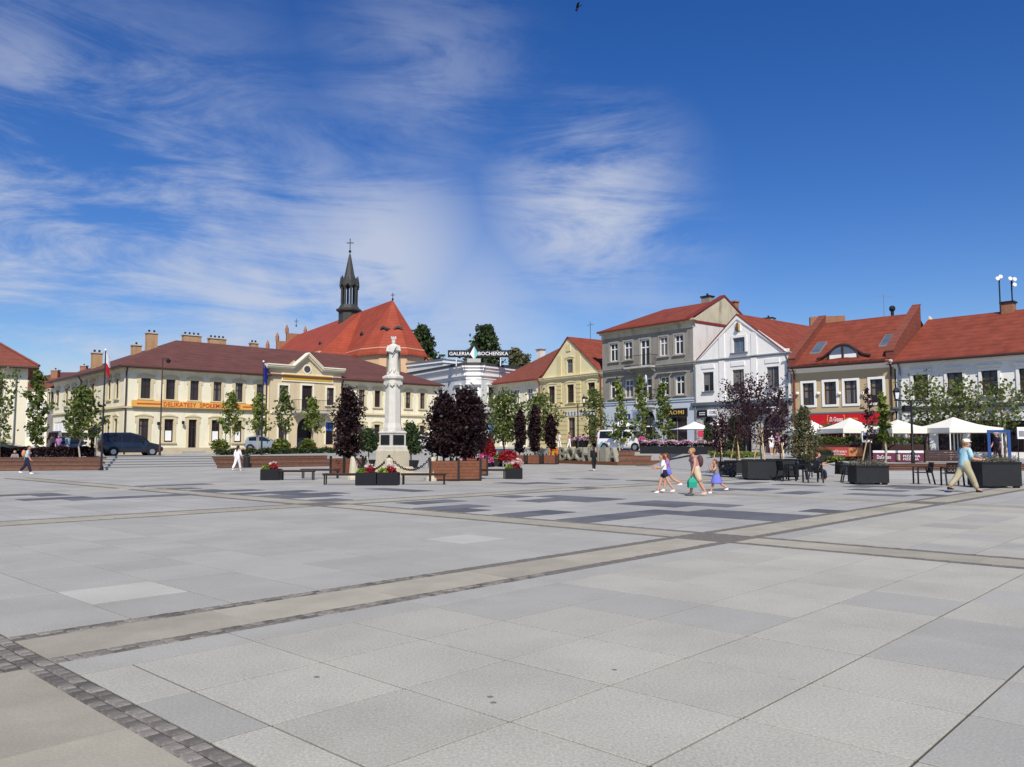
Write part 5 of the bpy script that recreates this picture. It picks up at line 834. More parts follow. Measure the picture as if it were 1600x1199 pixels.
for px, top_, lamps in ((1561, 436, ((-3.2, 0), (1.6, -3))), (1580, 436, ((-2.5, 0), (4.5, 1), (4.5, 9.5)))):
    b = D(px + 2, 474 if px > 1570 else 482, 57); t_ = D(px, top_, 57); m_ = thing('floodlight_mast', 'thin roof mast with two white floodlights rising beside the brick chimney' if px < 1570 else 'thin roof mast with three white floodlights standing on the brick chimney', 'floodlight', b)
    k = MB(); k.tube([b - Vector((0, 0, .9 if px < 1570 else .25)), t_], .05, 6); k.build('mast', 'dark_metal', m_)
    for dx, dy in lamps: p = D(px + dx, top_ + dy, 56.8); k = MB(); k.lathe([(.05, -.1), (.13, .0), (.155, .07), (.13, .11), (.02, .12)], 12, (0, 0, 0)); k.v = [(p.x + x_, p.y - z_ , p.z + y_) for x_, y_, z_ in k.v]; k.build('floodlight', 'glass_white', m_, True); k = MB(); k.tube([t_, p + Vector((0, .1, 0))], .03, 5); k.build('arm', 'dark_metal', m_)
# far houses closing the gap at the end of the side street
for i, (px0, px1, Y, ytop, yr, lab, wm_, rm_) in enumerate(((30, 74, 104, 606, 586, 'distant cream house at the end of the side street behind the narrow tree', 'pale_cream', 'rust_roof'), (72, 128, 118, 588, 578, 'distant dark roofed house behind the side wing of the corner building', 'fire_wall', 'brown_roof'))):
    fx = Fac((X(px0, Y), Y), (X(px1, Y), Y)); zt_, zr_ = fx.Z(px0, ytop), fx.Z(px0, yr); t = thing('far_house', lab, 'building', fx.pt(fx.L / 2, st(-55, Y)), group='houses at the end of the side street')
    hs_ = [(fx.L * (q + .12) / 4, fx.L * (q + .6) / 4, z, z + 1.5) for q in range(4) for z in (2.6, 5.6) if z + 1.7 < zt_]; k = MB(); wall_mb(fx, 0, fx.L, .5, zt_, hs_, mb=k); shell(k, fx, zt_, 8, .5); k.build('wall', wm_, t)
    for h in hs_: window(t, fx, h, frame='frame_white', surround='white_trim', sw=.1)
    slabroof([[fx.pt(-.3, zt_, .4), fx.pt(fx.L + .3, zt_, .4), fx.pt(fx.L + .3, zr_, -4), fx.pt(-.3, zr_, -4)], [fx.pt(-.3, zr_, -4), fx.pt(fx.L + .3, zr_, -4), fx.pt(fx.L + .3, zt_, -8), fx.pt(-.3, zt_, -8)]], .15).build('roof', rm_, t); c = fx.pt(fx.L * .6, 0, -4); chimney(t, (c.x, c.y), .9, .7, zr_ - .5, zr_ + .9, fx, 'brick', 'grey_stone', 1)
# ================================================================ trees and plants
def leaf_mesh(pts, size, mb=None, flat=0.0, asp=.62):
    n = len(pts); a = rng.normal(size=(n, 3)); a[:, 2] += flat * np.sign(a[:, 2] + 1e-6); a /= np.linalg.norm(a, axis=1)[:, None]; b = rng.normal(size=(n, 3)); u = np.cross(a, b); u /= np.linalg.norm(u, axis=1)[:, None]; w = np.cross(a, u)
    s = size * rng.uniform(.65, 1.35, n)[:, None]; P = np.asarray(pts)
    v = np.stack([P - u * s, P + w * s * asp + a * s * .15, P + u * s, P - w * s * asp + a * s * .15], 1).reshape(-1, 3)
    return v, np.arange(4 * n).reshape(n, 4)
def leaf_obj(name, pts, size, m, parent, flat=0.0, asp=.62):
    v, f = leaf_mesh(pts, size, None, flat, asp); me = bpy.data.meshes.new(name); n = len(f); me.vertices.add(4 * n); me.vertices.foreach_set('co', v.ravel()); me.loops.add(4 * n); me.loops.foreach_set('vertex_index', f.ravel().astype(np.int32)); me.polygons.add(n)
    me.polygons.foreach_set('loop_start', np.arange(0, 4 * n, 4, dtype=np.int32)); me.polygons.foreach_set('loop_total', np.full(n, 4, dtype=np.int32)); me.update(calc_edges=True); me.materials.append(M[m])
    o = bpy.data.objects.new(name, me); col.objects.link(o); o.parent = parent; return o
PROF = {'cone': lambda t: .25 + .95 * (1 - t) ** .8 if t > .12 else .55 + 3.5 * t, 'column': lambda t: .75 * max(.1, sin(pi * min(1, .1 + t * .92))) ** .6, 'round': lambda t: sin(pi * (.08 + .88 * t)) ** .7, 'vase': lambda t: .45 + .55 * sin(pi * (.15 + .7 * t)), 'ginkgo': lambda t: 1.0 - .8 * t}
def tree(name, label, base, z0, z1, R, kind, nl, ls, leaf, bark='bark', group=None, limbs=26, tr=.06, spread=.16, up=.55, fill=.15, seed=0, cat='tree', stakes=0, lean=0.0):
    global rng; rng = np.random.default_rng(seed + 101); rd = random.Random(seed)
    t = thing(name, label, cat, base, 0, group); H = z1; pr = PROF[kind]; tr_ = MB()
    spine = [Vector((lean * i / 6 + rd.uniform(-1, 1) * .02 * H * (i > 0), rd.uniform(-1, 1) * .02 * H * (i > 0), H * .96 * i / 6)) for i in range(7)]; spine[0].z = -.05
    tr_.tube(spine, [tr * (1 - .85 * i / 6) + .008 for i in range(7)], 7)
    def sp(z): q = max(0, min(5.999, z / (H * .96) * 6)); i = int(q); return spine[i].lerp(spine[i + 1], q - i)
    pts = []
    per = int(nl * (1 - fill) / limbs)
    for i in range(limbs):
        tt = (i + rd.random()) / limbs; a = i * 2.399 + rd.uniform(-.4, .4); z = z0 + (z1 - z0) * tt * .92; r = R * pr(tt) * rd.uniform(.5, 1.2); o = sp(max(z - r * up * .6, z0 * .8))
        tip = Vector((o.x + r * cos(a), o.y + r * sin(a), min(z + r * up * .5, z1))); mid = o.lerp(tip, .5) + Vector((0, 0, -r * .08)); tr_.tube([o, mid, tip], [tr * .35 * (1 - .6 * tt) + .006, tr * .2 * (1 - .6 * tt) + .005, .004], 5)
        q = rng.uniform(.25, 1.05, per) ** .8; base_ = np.array(o)[None, :] * (1 - q[:, None]) + np.array(tip)[None, :] * q[:, None]; pts.append(base_ + rng.normal(size=(per, 3)) * (R * spread * (.6 + .6 * q[:, None])))
    nf = int(nl * fill); tz = rng.uniform(0, 1, nf); rr = np.array([pr(x) for x in tz]) * R * np.sqrt(rng.uniform(0, 1, nf)) * .85; an = rng.uniform(0, 2 * pi, nf)
    cx = np.array([sp(z0 + (z1 - z0) * x) for x in tz]); pts.append(np.stack([cx[:, 0] + rr * np.cos(an), cx[:, 1] + rr * np.sin(an), z0 + (z1 - z0) * tz], 1))
    P = np.concatenate(pts); P = P[(P[:, 2] > z0 * .8)]
    tr_.build('trunk', bark, t, True, world=False); leaf_obj('crown', P, ls, leaf, t)
    for i in range(stakes): a = 2.2 + i * 2.6; k = MB(); k.tube([(.55 * cos(a), .4 * sin(a), -.1), (.06 * cos(a), .05 * sin(a), 1.6)], .035, 6); k.build('stake', 'stake', t, world=False)
    return t
def flowers(name, parent, c, r, n, size, m, seed=0, surf=.75):
    global rng; rng = np.random.default_rng(seed + 31); d = rng.normal(size=(n, 3)); d[:, 2] = np.abs(d[:, 2]) * .9 - .15; d /= np.linalg.norm(d, axis=1)[:, None]; q = rng.uniform(surf, 1.05, n)[:, None]
    return leaf_obj(name, np.array(c) + d * q * np.array(r), size, m, parent, .6, .9)
def tpx(px, Y, ytop, ybot, wpx, zbase):      # heights above the base and crown radius from the picture
    return D(px, ytop, Y).z - zbase, D(px, ybot, Y).z - zbase, wpx / 2 * Y / F
YT = 'young green trees planted along the edge of the square'
for i, (px, Y, yt, yb, w, kind, nl, lab, lf) in enumerate((
        (2, 55.5, 572, 690, 46, 'vase', 480, 'airy young green tree in front of the plain cream building', 'leaf_green'),
        (58, 57, 576, 694, 44, 'column', 1224, 'narrow young green tree beside the end wall of the plain cream building', 'leaf_green'),
        (128, 57.5, 603, 684, 62, 'cone', 1360, 'conical young green tree behind the wooden seats next to the white and red flag', 'leaf_green'),
        (361, 66, 611, 678, 40, 'ginkgo', 612, 'young ginkgo-like tree in front of the last letters of the orange shop sign', 'leaf_bright'),
        (404, 66.5, 614, 676, 40, 'ginkgo', 544, 'young bright green tree directly behind the blue flag pole', 'leaf_bright'),
        (443.5, 67.5, 604, 674, 36, 'ginkgo', 612, 'young green tree in front of the pediment bay, beside its balcony', 'leaf_green'),
        (489, 69.5, 622, 674, 40, 'ginkgo', 612, 'young bright green tree in front of the arched gateway under the balcony', 'leaf_bright'),
        (932, 75, 606, 694, 50, 'cone', 884, 'young green tree in front of the yellow house shop window', 'leaf_green'),
        (968, 70.4, 588, 690, 34, 'ginkgo', 680, 'slim young tree behind the white van roof, before the navy shop sign', 'leaf_bright'),
        (1002, 69.6, 582, 690, 40, 'ginkgo', 748, 'slim young tree before the arched door of the grey tenement', 'leaf_bright'),
        (1036, 69.0, 592, 690, 44, 'ginkgo', 884, 'young green tree before the black and gold shop sign', 'leaf_green'),
        (1381, 46, 612, 692, 24, 'column', 476, 'slim bright green tree between two cream parasols, next to a purple one', 'leaf_bright'))):
    b = S(px, Y); zt_, zb_, R = tpx(px, Y, yt, yb, w, b.z); tree('young_tree', lab, b, zb_, zt_, R, kind, nl, .15, lf, 'bark_pale', YT, 18, .055, .14, .9, .12, seed=i)
for i, (px, Y, yt, yb, w, nl, lab) in enumerate(((788, 76, 612, 688, 70, 1900, 'leafy green tree in front of the small cream house'), (843, 78, 615, 686, 66, 1300, 'leafy green tree behind the dark columnar trees, before the yellow house'),
        (1447, 53.5, 588, 668, 96, 720, 'airy green tree behind the black lamp post with speaker box'), (1502, 52.5, 594, 668, 96, 650, 'airy green tree rising behind the broad cream parasol'), (1566, 51.5, 600, 672, 120, 800, 'wide airy green tree above the blue frame'))):
    b = S(px, Y); zt_, zb_, R = tpx(px, Y, yt, yb, w, b.z); tree('street_tree', lab, b, zb_, zt_, R, 'round', nl, .17 if px < 900 else .13, 'leaf_green', 'bark', 'leafy trees in front of the houses', 30, .08, .15, .5, .08, seed=40 + i)
for i, (px, Y, yt, yb, w, lab) in enumerate(((660, 132, 508, 575, 52, 'large dark green tree right of the church apse'), (759, 134, 508, 575, 58, 'large dark green tree behind the rooftop sign'), (808, 138, 545, 580, 40, 'pale green treetop behind the right end of the rooftop sign'))):
    b = S(px, Y); zt_, zb_, R = tpx(px, Y, yt, yb, w, b.z); tree('old_tree', lab, b, zb_ - 4, zt_, R, 'round', 5200, .34, 'leaf_dark' if i < 2 else 'leaf_olive', 'bark', 'big trees behind the roofs', 34, .35, .14, .4, .25, seed=60 + i)
# ---------------------------------------------------------------- wooden tree tubs with dark columnar trees
def wooden_tub(label, loc, rz, s=1.25, h=.95):
    t = thing('wooden_tub', label, 'planter', loc, rz, 'wooden tree tubs with dark metal frames'); x = s / 2
    for (a, b) in (((-1, -1), (1, -1)), ((1, -1), (1, 1)), ((1, 1), (-1, 1)), ((-1, 1), (-1, -1))):
        n_ = 6
        for j in range(n_):
            z0 = .08 + (h - .14) * j / n_; z1 = .08 + (h - .14) * (j + 1) / n_ - .012; k = MB(); p = Vector((a[0] * (x - .05), a[1] * (x - .05), 0)); q = Vector((b[0] * (x - .05), b[1] * (x - .05), 0)); u = (q - p).normalized(); nn = Vector((u.y, -u.x, 0)) * .025
            k.prism([p + nn + Vector((0, 0, z0)), q + nn + Vector((0, 0, z0)), q + nn + Vector((0, 0, z1)), p + nn + Vector((0, 0, z1))], -nn * 2); k.build('plank', 'wood_orange', t, world=False)
    for sx in (-1, 1):
        for sy in (-1, 1): k = MB(); k.box((sx * x - .05, sy * x - .05, 0), (sx * x + .05, sy * x + .05, h + .06)); k.build('corner_post', 'graphite', t, world=False)
    k = MB(); k.box((-x + .06, -x + .06, h - .25), (x - .06, x - .06, h - .1)); k.build('soil', 'soil', t, world=False); k = MB(); k.box((-x + .03, -x + .03, .0), (x - .03, x - .03, .07)); k.build('base', 'graphite', t, world=False); return t
PT = 'dark purple columnar trees in wooden tubs'
for i, (px, py, yt, yb, w, lab, tl, s) in enumerate(((541.5, 742, 607, 712, 52, 'dark purple tree in a wooden tub left of the monument', 'wooden tub of the purple tree left of the monument', 1.25), (694, 751.5, 616, 712, 52, 'dark purple tree right of the monument, in the tub beside the stone bollard', 'wooden tub touching the right stone bollard', 1.3), (722, 750.5, 608, 712, 54, 'dark purple tree right of the monument, in the middle of three close tubs', 'middle wooden tub of three right of the monument', 1.3), (739, 744, 622, 706, 42, 'dark purple tree in the tub beside the pink flower pot', 'wooden tub beside the pink flowers, behind the bench', 1.2),
        (812, 722, 640, 706, 24, 'small dark columnar tree in the tub farthest from the stone letters', 'brown wooden tub farthest from the stone letters', 1.1), (836, 722, 632, 704, 28, 'tallest of three dark columnar trees left of the stone letters', 'brown wooden tub in the middle of the row by the stone letters', 1.1), (861, 722, 648, 700, 24, 'small dark columnar tree right beside the heraldic shield', 'brown wooden tub next to the heraldic shield', 1.1))):
    b = G(px, py) if py > 725 else G(px, 725.5); big_ = py > 730
    if px == 694: b = G(693, 751)
    if px == 722: b = G(718, 751) + Vector((.25, .35, 0))
    if px == 739: b = G(738, 744) + Vector((.1, 1.0, 0))
    wooden_tub(tl, b, radians(47) if big_ and px < 600 else (radians(8) if big_ else radians(-15)), s, .98 if big_ else .85); Y = b.y
    zt_, zb_, R = tpx(px, Y, yt, yb, w, .7); tree('purple_tree', lab, b + Vector((0, 0, .7)), zb_, zt_, R, 'column' if not big_ else 'cone', 6000 if big_ else 3200, .085 if big_ else .11, 'leaf_purple', 'bark', PT, 20 if big_ else 30, .05, .19 if big_ else .15, 1.0, .2, seed=80 + i)
for i, (px, Y, yt, yb, w, lab) in enumerate(((576, 62, 670, 704, 36, 'bushy green tree in a dark pot behind the monument, by its left plaque'), (643, 60, 662, 708, 40, 'bushy green tree in a dark pot behind the monument, by its right plaque'))):
    b = S(px, Y) if False else Vector((X(px, Y), Y, 0)); k0 = MB(); zt_, zb_, R = tpx(px, Y, yt, yb, w, .5); t = tree('potted_tree', lab, b + Vector((0, 0, .5)), max(.15, zb_), zt_, R, 'cone', 3000, .1, 'leaf_dark', 'bark', 'green trees in dark pots behind the monument', 26, .05, .14, .5, .4, seed=95 + i)
    k = MB(); k.lathe([(.45, -.5), (.6, .05), (.52, .05), (.5, -.05), (.02, -.05)], 12); k.build('pot', 'graphite', t, True, world=False)
# ---------------------------------------------------------------- black planters, staked purple trees, shrubs on the right
def black_planter(label, loc, rz, w, d, h, cat='planter'):
    t = thing('black_planter', label, cat, loc, rz, 'large black planters'); k = MB(); n_ = 8
    k.box((-w / 2, -d / 2, .07), (w / 2, -d / 2 + .04, h)); k.box((-w / 2, d / 2 - .04, .07), (w / 2, d / 2, h)); k.box((-w / 2, -d / 2 + .04, .07), (-w / 2 + .04, d / 2 - .04, h)); k.box((w / 2 - .04, -d / 2 + .04, .07), (w / 2, d / 2 - .04, h)); k.box((-w / 2 + .04, -d / 2 + .04, .07), (w / 2 - .04, d / 2 - .04, .1)); b = k.build('box', 'graphite', t, world=False)
    k = MB(); k.box((-w / 2 - .02, -d / 2 - .02, h - .06), (w / 2 + .02, -d / 2 - .002, h + .01)); k.box((-w / 2 - .02, d / 2 + .002, h - .06), (w / 2 + .02, d / 2 + .02, h + .01)); k.box((-w / 2 - .02, -d / 2, h - .06), (-w / 2 - .002, d / 2, h + .01)); k.box((w / 2 + .002, -d / 2, h - .06), (w / 2 + .02, d / 2, h + .01)); k.build('rim', 'black_plastic', t, world=False)
    for sx in (-1, 1):
        for sy in (-1, 1): k = MB(); k.box((sx * (w / 2 - .14) - .09, sy * (d / 2 - .14) - .09, 0), (sx * (w / 2 - .14) + .09, sy * (d / 2 - .14) + .09, .07)); k.build('foot', 'black_plastic', t, world=False)
    k = MB(); k.box((-w / 2 + .04, -d / 2 + .04, h - .2), (w / 2 - .04, d / 2 - .04, h - .1)); k.build('soil', 'soil', t, world=False); return t
for i, (px, py, w, h, yt, yb, wp, lab, tl, nl) in enumerate(((1137, 745.5, 1.0, .78, 652, 705, 26, 'thin plum tree with bamboo stakes left of the thick plum tree', 'black planter of the thinnest staked plum tree', 700), (1157, 742, 1.25, .78, 598, 690, 66, 'thick plum-leaved tree in front of the white house middle window', 'black planter behind the others, under the thick plum tree', 2000),
        (1199, 750.5, 1.6, .95, 592, 690, 74, 'wide plum-leaved tree in front of the big arched door', 'widest black planter in front of the arched doorway', 1500), (1227, 746, 1.35, .92, 600, 700, 30, 'thin plum tree in front of the grey downpipe between white and tan house', 'black planter beside the perforated black chairs', 700))):
    b = G(px, py); b.y += w / 2; black_planter(tl, b, radians(-4), w, w * .85, h); Y = b.y; zt_, zb_, R = tpx(px if i != 1 else 1155, Y, yt, yb, wp, h - .15); tree('plum_tree', lab, b + Vector(((-.25 if i == 0 else 0), 0, h - .15)), zb_, zt_, R, 'vase', nl, .07, 'leaf_plum', 'bark', 'staked plum trees in black planters', 26, .035, .14, 1.1, .06, seed=120 + i, stakes=2)
b = S(1357, 46); zt_, zb_, R = tpx(1357, 46, 598, 690, 26, b.z); tree('plum_tree', 'slim purple tree with a leaning stake between two cream parasols', b, zb_, zt_, R, 'column', 600, .07, 'leaf_plum', 'bark', 'staked plum trees in black planters', 16, .035, .14, 1.1, .1, seed=130, stakes=1)
for i, (px, Y, yt, w, kind, lf, nl, lab, pw, z) in enumerate(((1255, 47, 636, 52, 'cone', 'leaf_olive', 3600, 'olive green conical shrub in a tall dark pot before the tan house corner', .34, 0.2), (1300, 52, 664, 58, 'round', 'leaf_russet', 2600, 'russet bush behind a black pot beside the red banner', .5, .75), (1146, 57, 652, 34, 'cone', 'leaf_dark', 3000, 'tall dark green conifer behind the thick plum tree', .35, .8), (1106, 62, 662, 24, 'cone', 'leaf_dark', 1400, 'dark green clipped cone beside the pink flower boxes', .35, .95))):
    b = Vector((X(px, Y), Y, z)); zt_, zb_, R = tpx(px, Y, yt, 720, w, z + .45); t = tree('potted_shrub', lab, b + Vector((0, 0, .45)), .12, zt_, R, kind, nl, .07, lf, 'bark', None, 26, .04, .14, .7, .4, seed=140 + i, cat='shrub')
    k = MB(); k.lathe([(pw * .8, -.46), (pw, .06), (pw * .88, .06), (pw * .85, -.04), (.02, -.04)], 12); k.build('pot', 'graphite', t, True, world=False)
for i, (px, py, w, h, lab) in enumerate(((1286, 725.5, .85, .72, 'black cube planter in front of the red banner'), (1365.5, 757.5, 1.32, .78, 'black planter with grey-green heather beside the seated man'), (1568, 763, 1.45, .98, 'black planter with grey-green heather beside the walking man'))):
    b = G(px, py); b.y += w * .4
    if i == 0: b = Vector((X(1286, 48), 48, .45))
    black_planter(lab, b, radians(-3), w, w * .8, h)
    if True:
        rng = np.random.default_rng(160 + i); nn = 2600; P = np.stack([rng.uniform(-w / 2, w / 2, nn), rng.uniform(-w * .4, w * .4, nn), h - .1 + np.abs(rng.normal(size=nn)) * .13 + .05], 1); hp = thing('heather', ('low green plants in the black cube planter', 'grey-green heather in the planter beside the seated man', 'grey-green heather in the planter beside the walking man')[i], 'plant', b); leaf_obj('foliage', P, .035, 'leaf_dark' if i == 0 else 'leaf_grey', hp, 0, .4)
# ---------------------------------------------------------------- hedges and flower boxes
def hedge(label, p, q, w, h, m, n, ls, name='hedge', fl=None, nf=0, box=None, bh=.0, z=None):
    c = (p + q) / 2; t = thing(name, label, 'hedge' if box is None else 'flower box', c); u = (q - p); L_ = u.length; u.normalize(); nn = Vector((-u.y, u.x, 0)); global rng; rng = np.random.default_rng(int(abs(p.x) * 97) + n)
    def scat(n_, z0, z1, ww): s = rng.uniform(-L_ / 2, L_ / 2, n_); d = rng.uniform(-ww, ww, n_); zz = z0 + (z1 - z0) * rng.uniform(0, 1, n_) ** .6 + .06 * np.sin(s * 5) * 1; return np.stack([u.x * s + nn.x * d, u.y * s + nn.y * d, zz + (p.z + (q.z - p.z) * (s / L_ + .5) - c.z)], 1)
    leaf_obj('foliage', scat(n, bh, bh + h, w), ls, m, t)
    if fl: leaf_obj('blossom', scat(nf, bh + h * .55, bh + h + .12, w * 1.1), ls * .9, fl, t, .5, .9)
    if box: g_ = Fac(p, q); k = MB(); k.fbox(g_, 0, L_, p.z - .02, p.z + bh, -w, w); k.build('trough', box, t)
    return t
hedge('dark low hedge along the top of the wooden seats, before the dark cars', S(-30, 55.6), S(150, 58.8), .5, .75, 'leaf_purple', 9000, .07)
hedge('green planting with red flowers above the wooden seats, before the pediment bay', S(338, 63.2), S(525, 68.8), .6, .42, 'leaf_dark', 6000, .08, fl='petal_red', nf=110)
for i, (px, w) in enumerate(((345, 1.0), (440, 1.1), (482, .9))):
    b = S(px, 66 + i); t = thing('shrub', ('rounded green shrub at the corner of the shop steps', 'light green shrub in the planting beside a dark car', 'rounded green shrub below the arched gateway')[i], 'shrub', b); flowers('foliage', t, (0, 0, .5), (w * .7, w * .7, .75), 900, .09, 'leaf_bright', i, .4)
hedge('long black flower box overflowing with pale pink petunias before the grey tenement', S(1002, 64.8), S(1135, 61.0), .35, .35, 'leaf_purple', 3000, .06, 'flower_box', 'petal_pale', 3000, 'graphite', .55)
hedge('low green planting beside the stone blocks under the conifer', S(1122, 58), S(1172, 54), .9, .3, 'grass_blade', 3000, .08, 'planting'); hedge('low green planting under the black cube planter', S(1262, 50), S(1312, 47.5), .8, .28, 'grass_blade', 2500, .07, 'planting')
# round black bowls of petunias by the van
for i, (px, Y, r, m_, lab) in enumerate(((908, 75.5, .75, 'petal_pale', 'big black tapered flower bowl with pale pink flowers behind the stone letters'), (934, 76.5, .7, 'petal_lilac', 'black bowl heaped with lilac petunias beside the white van'), (1003, 68.6, .3, 'petal_pink', 'small bowl of pink flowers just behind the white van'))):
    b = S(px, Y); t = thing('flower_bowl', lab, 'planter', b); k = MB(); k.lathe([(r * .6, 0), (r * .95, .75), (r, 1.0), (r * .9, 1.0), (r * .85, .85), (.02, .85)], 16); k.build('bowl', 'black_plastic', t, True, world=False); flowers('blossom', t, (0, 0, .95), (r * 1.05, r * 1.05, .35), 700, .08, m_, i); flowers('foliage', t, (0, 0, .92), (r * .9, r * .9, .25), 300, .09, 'leaf_dark', i)
# petunia towers and box behind the monument
for i, (px, Y, r, h, m_, m2, lab) in enumerate(((762, 62.5, .58, 2.1, 'petal_red', 'petal_pink', 'tall crimson petunia tower with pink blossoms at its foot'), (731, 62, .5, 1.15, 'petal_pink', 'petal_white', 'low pink petunia mound beside the wooden tub'), (793.5, 63, .72, 1.2, 'petal_red', 'petal_white', 'red and white petunia mound right of the grassy box planter'))):
    b = Vector((X(px, Y), Y, 0)); t = thing('petunia_tower', lab, 'flowers', b); k = MB(); k.lathe([(.3, 0), (.35, .3), (.12, .4), (.08, h * .85), (.02, h * .9)], 10); k.build('stand', 'graphite', t, True, world=False)
    flowers('blossom', t, (0, 0, h * .5), (r, r, h * .52), 1900, .085, m_, i, .8); flowers('foliage', t, (0, 0, h * .48), (r * .9, r * .9, h * .48), 500, .09, 'leaf_dark', i); flowers('trailing_blossom', t, (-.15 if i < 2 else .45, -.25, h * .22), (r * .95, r * .7, h * .34), 900, .085, m2, i + 9, .8)
# ---------------------------------------------------------------- bench sets with flower boxes
def bench_box(label, blab, loc, rz, boxes, benches):
    for bi, (x, y) in enumerate(boxes):
        c = Matrix.Rotation(rz, 3, 'Z') @ Vector((x, y, 0)) + loc; t = thing('flower_trough', blab[bi], 'planter', c, rz, 'black flower troughs at the benches'); k = MB(); k.box((-.42, -.42, 0), (.42, .42, .5)); k.build('box', 'black_plastic', t, world=False); k = MB(); k.box((-.38, -.38, .5), (.38, .38, .515)); k.build('soil', 'soil', t, world=False)
        flowers('blossom', t, (.1, 0, .53), (.2, .26, .24), 260, .05, 'petal_red', bi + int(loc.x * 7) % 50); flowers('pale_blossom', t, (.05, .05, .62), (.2, .2, .27), 80, .045, 'petal_white', bi + 3); flowers('foliage', t, (-.22, -.05, .52), (.2, .32, .17), 240, .055, 'leaf_lime', bi + 5)
    for bi, (x, y, L_) in enumerate(benches):
        c = Matrix.Rotation(rz, 3, 'Z') @ Vector((x, y, 0)) + loc; t = thing('bench', label[bi], 'bench', c, rz, 'backless dark benches'); n_ = 5
        for j in range(n_): k = MB(); k.box((-L_ / 2, -.24 + j * .098, .42), (L_ / 2, -.24 + j * .098 + .085, .46)); k.build('slat', 'wood_dark', t, world=False)
        k = MB(); k.box((-L_ / 2 + .03, -.22, .37), (L_ / 2 - .03, -.17, .419)); k.box((-L_ / 2 + .03, .17, .37), (L_ / 2 - .03, .22, .419)); k.build('rail', 'dark_metal', t, world=False)
        for sx in (-1, 1):
            for sy in (-1, 1): k = MB(); k.box((sx * (L_ / 2 - .1) - .025, sy * .19 - .025, 0), (sx * (L_ / 2 - .1) + .025, sy * .19 + .025, .37)); k.build('leg', 'dark_metal', t, world=False)
b = G(420, 750.5); bench_box(('dark bench right of the flower trough nearest the blue flag, in front', 'second dark bench behind it, beside the same trough near the blue flag'), ('black trough with red flowers beside the two benches near the blue flag',), b + Vector((0, .4, 0)), radians(3), ((0, 0),), ((1.25, -.1, 1.65), (1.95, 1.9, 1.9)))
b = G(588, 758.5); bench_box(('dark bench left of the twin flower troughs at the monument', 'dark bench right of the twin flower troughs at the monument'), ('left one of the twin black flower troughs before the monument', 'right one of the twin black flower troughs before the monument'), b + Vector((0, .4, 0)), radians(1), ((-.44, 0), (.44, 0)), ((-1.6, .4, 1.5), (1.85, .4, 1.9)))
b = G(803, 748.5); bench_box(('dark bench left of the flower trough beside the wooden tubs',), ('black trough with red flowers at the end of the bench beside the wooden tubs',), b + Vector((0, .4, 0)), radians(-2), ((0, 0),), ((-1.15, .25, 1.5),))
b = G(773.5, 729); t = thing('box_planter', 'dark low box planter with grassy green plants between the petunias', 'planter', b + Vector((0, .5, 0))); k = MB(); k.box((-.6, -.45, 0), (.6, .45, .52)); k.build('box', 'graphite', t, world=False); k = MB(); k.box((-.56, -.41, .52), (.56, .41, .535)); k.build('soil', 'soil', t, world=False); flowers('foliage', t, (0, 0, .5), (.5, .4, .55), 900, .08, 'grass_blade', 4, .3)
# ---------------------------------------------------------------- chairs and small tables
def chair_proto():
    t = thing('chair', 'c', 'chair'); k = MB(); k.box((-.27, -.26, .42), (.27, .26, .45)); k.build('seat', 'black_plastic', t, world=False); k = MB()
    bk = lambda x, z: Vector((x, .27 + (z - .45) * .16, z))
    for z0, z1 in ((.45, .50), (.76, .82)): k.prism([bk(-.27, z0), bk(.27, z0), bk(.27, z1), bk(-.27, z1)], (0, .03, 0))
    for x in (-.27, .235): k.prism([bk(x, .5), bk(x + .035, .5), bk(x + .035, .76), bk(x, .76)], (0, .03, 0))
    for i in range(4):
        for j in range(2): x0 = -.235 + i * .1175; z0 = .5 + j * .13; k.prism([bk(x0, z0), bk(x0 + .028, z0), bk(x0 + .1175, z0 + .13), bk(x0 + .09, z0 + .13)], (0, .025, 0)); k.prism([bk(x0 + .09, z0), bk(x0 + .1175, z0), bk(x0 + .028, z0 + .13), bk(x0, z0 + .13)], (0, .026, 0))
    k.build('backrest', 'black_plastic', t, world=False)
    for s in (-1, 1):
        k = MB(); k.box((s * .29 - .025, -.24, .62), (s * .29 + .025, .27, .655)); k.build('armrest', 'black_plastic', t, world=False); k = MB(); k.box((s * .29 - .025, -.25, .0), (s * .29 + .025, -.2, .62)); k.build('leg', 'black_plastic', t, world=False); k = MB(); k.prism([(s * .29 - .025, .2, .62), (s * .29 + .025, .2, .62), (s * .29 + .025, .33, 0), (s * .29 - .025, .33, 0)], (0, .05, 0)); k.build('leg', 'black_plastic', t, world=False)
    return t
cpro = chair_proto(); CG = 'perforated black chairs on the square'
for i, (px, py, rz, lab) in enumerate(((1273, 754.5, 180, 'perforated black chair with its back turned, standing alone between planters'), (1233, 752, 100, 'black chair side on, against the planter of the thin plum tree'), (1246, 750, -60, 'black chair next to the planter, turned towards the lone chair'), (1334, 754, 75, 'black chair just left of the heather planter, occupied by the seated man'), (1446, 757, -100, 'black chair standing alone between heather planter and walking man'), (1493, 759, 170, 'black perforated chair partly behind the walking man'))):
    b = G(px, py); b.y += .25; place(cpro, i > 0, b, radians(rz), lab, CG, 1.12)
for i, (px, py, lab) in enumerate(((1313, 741, 'small black square stool table before the seated man'), (1306, 738, 'second small black table behind the first, near the seated man'), (1258, 746, 'small black table between two black chairs'))):
    b = G(px, py); b.y += .3; t = thing('small_table', lab, 'table', b, radians(5), 'low black tables'); k = MB(); k.box((-.4, -.3, .5), (.4, .3, .54)); k.build('top', 'black_plastic', t, world=False)
    for sx in (-1, 1):
        for sy in (-1, 1): k = MB(); k.box((sx * .36 - .025, sy * .26 - .025, 0), (sx * .36 + .025, sy * .26 + .025, .5)); k.build('leg', 'black_plastic', t, world=False)
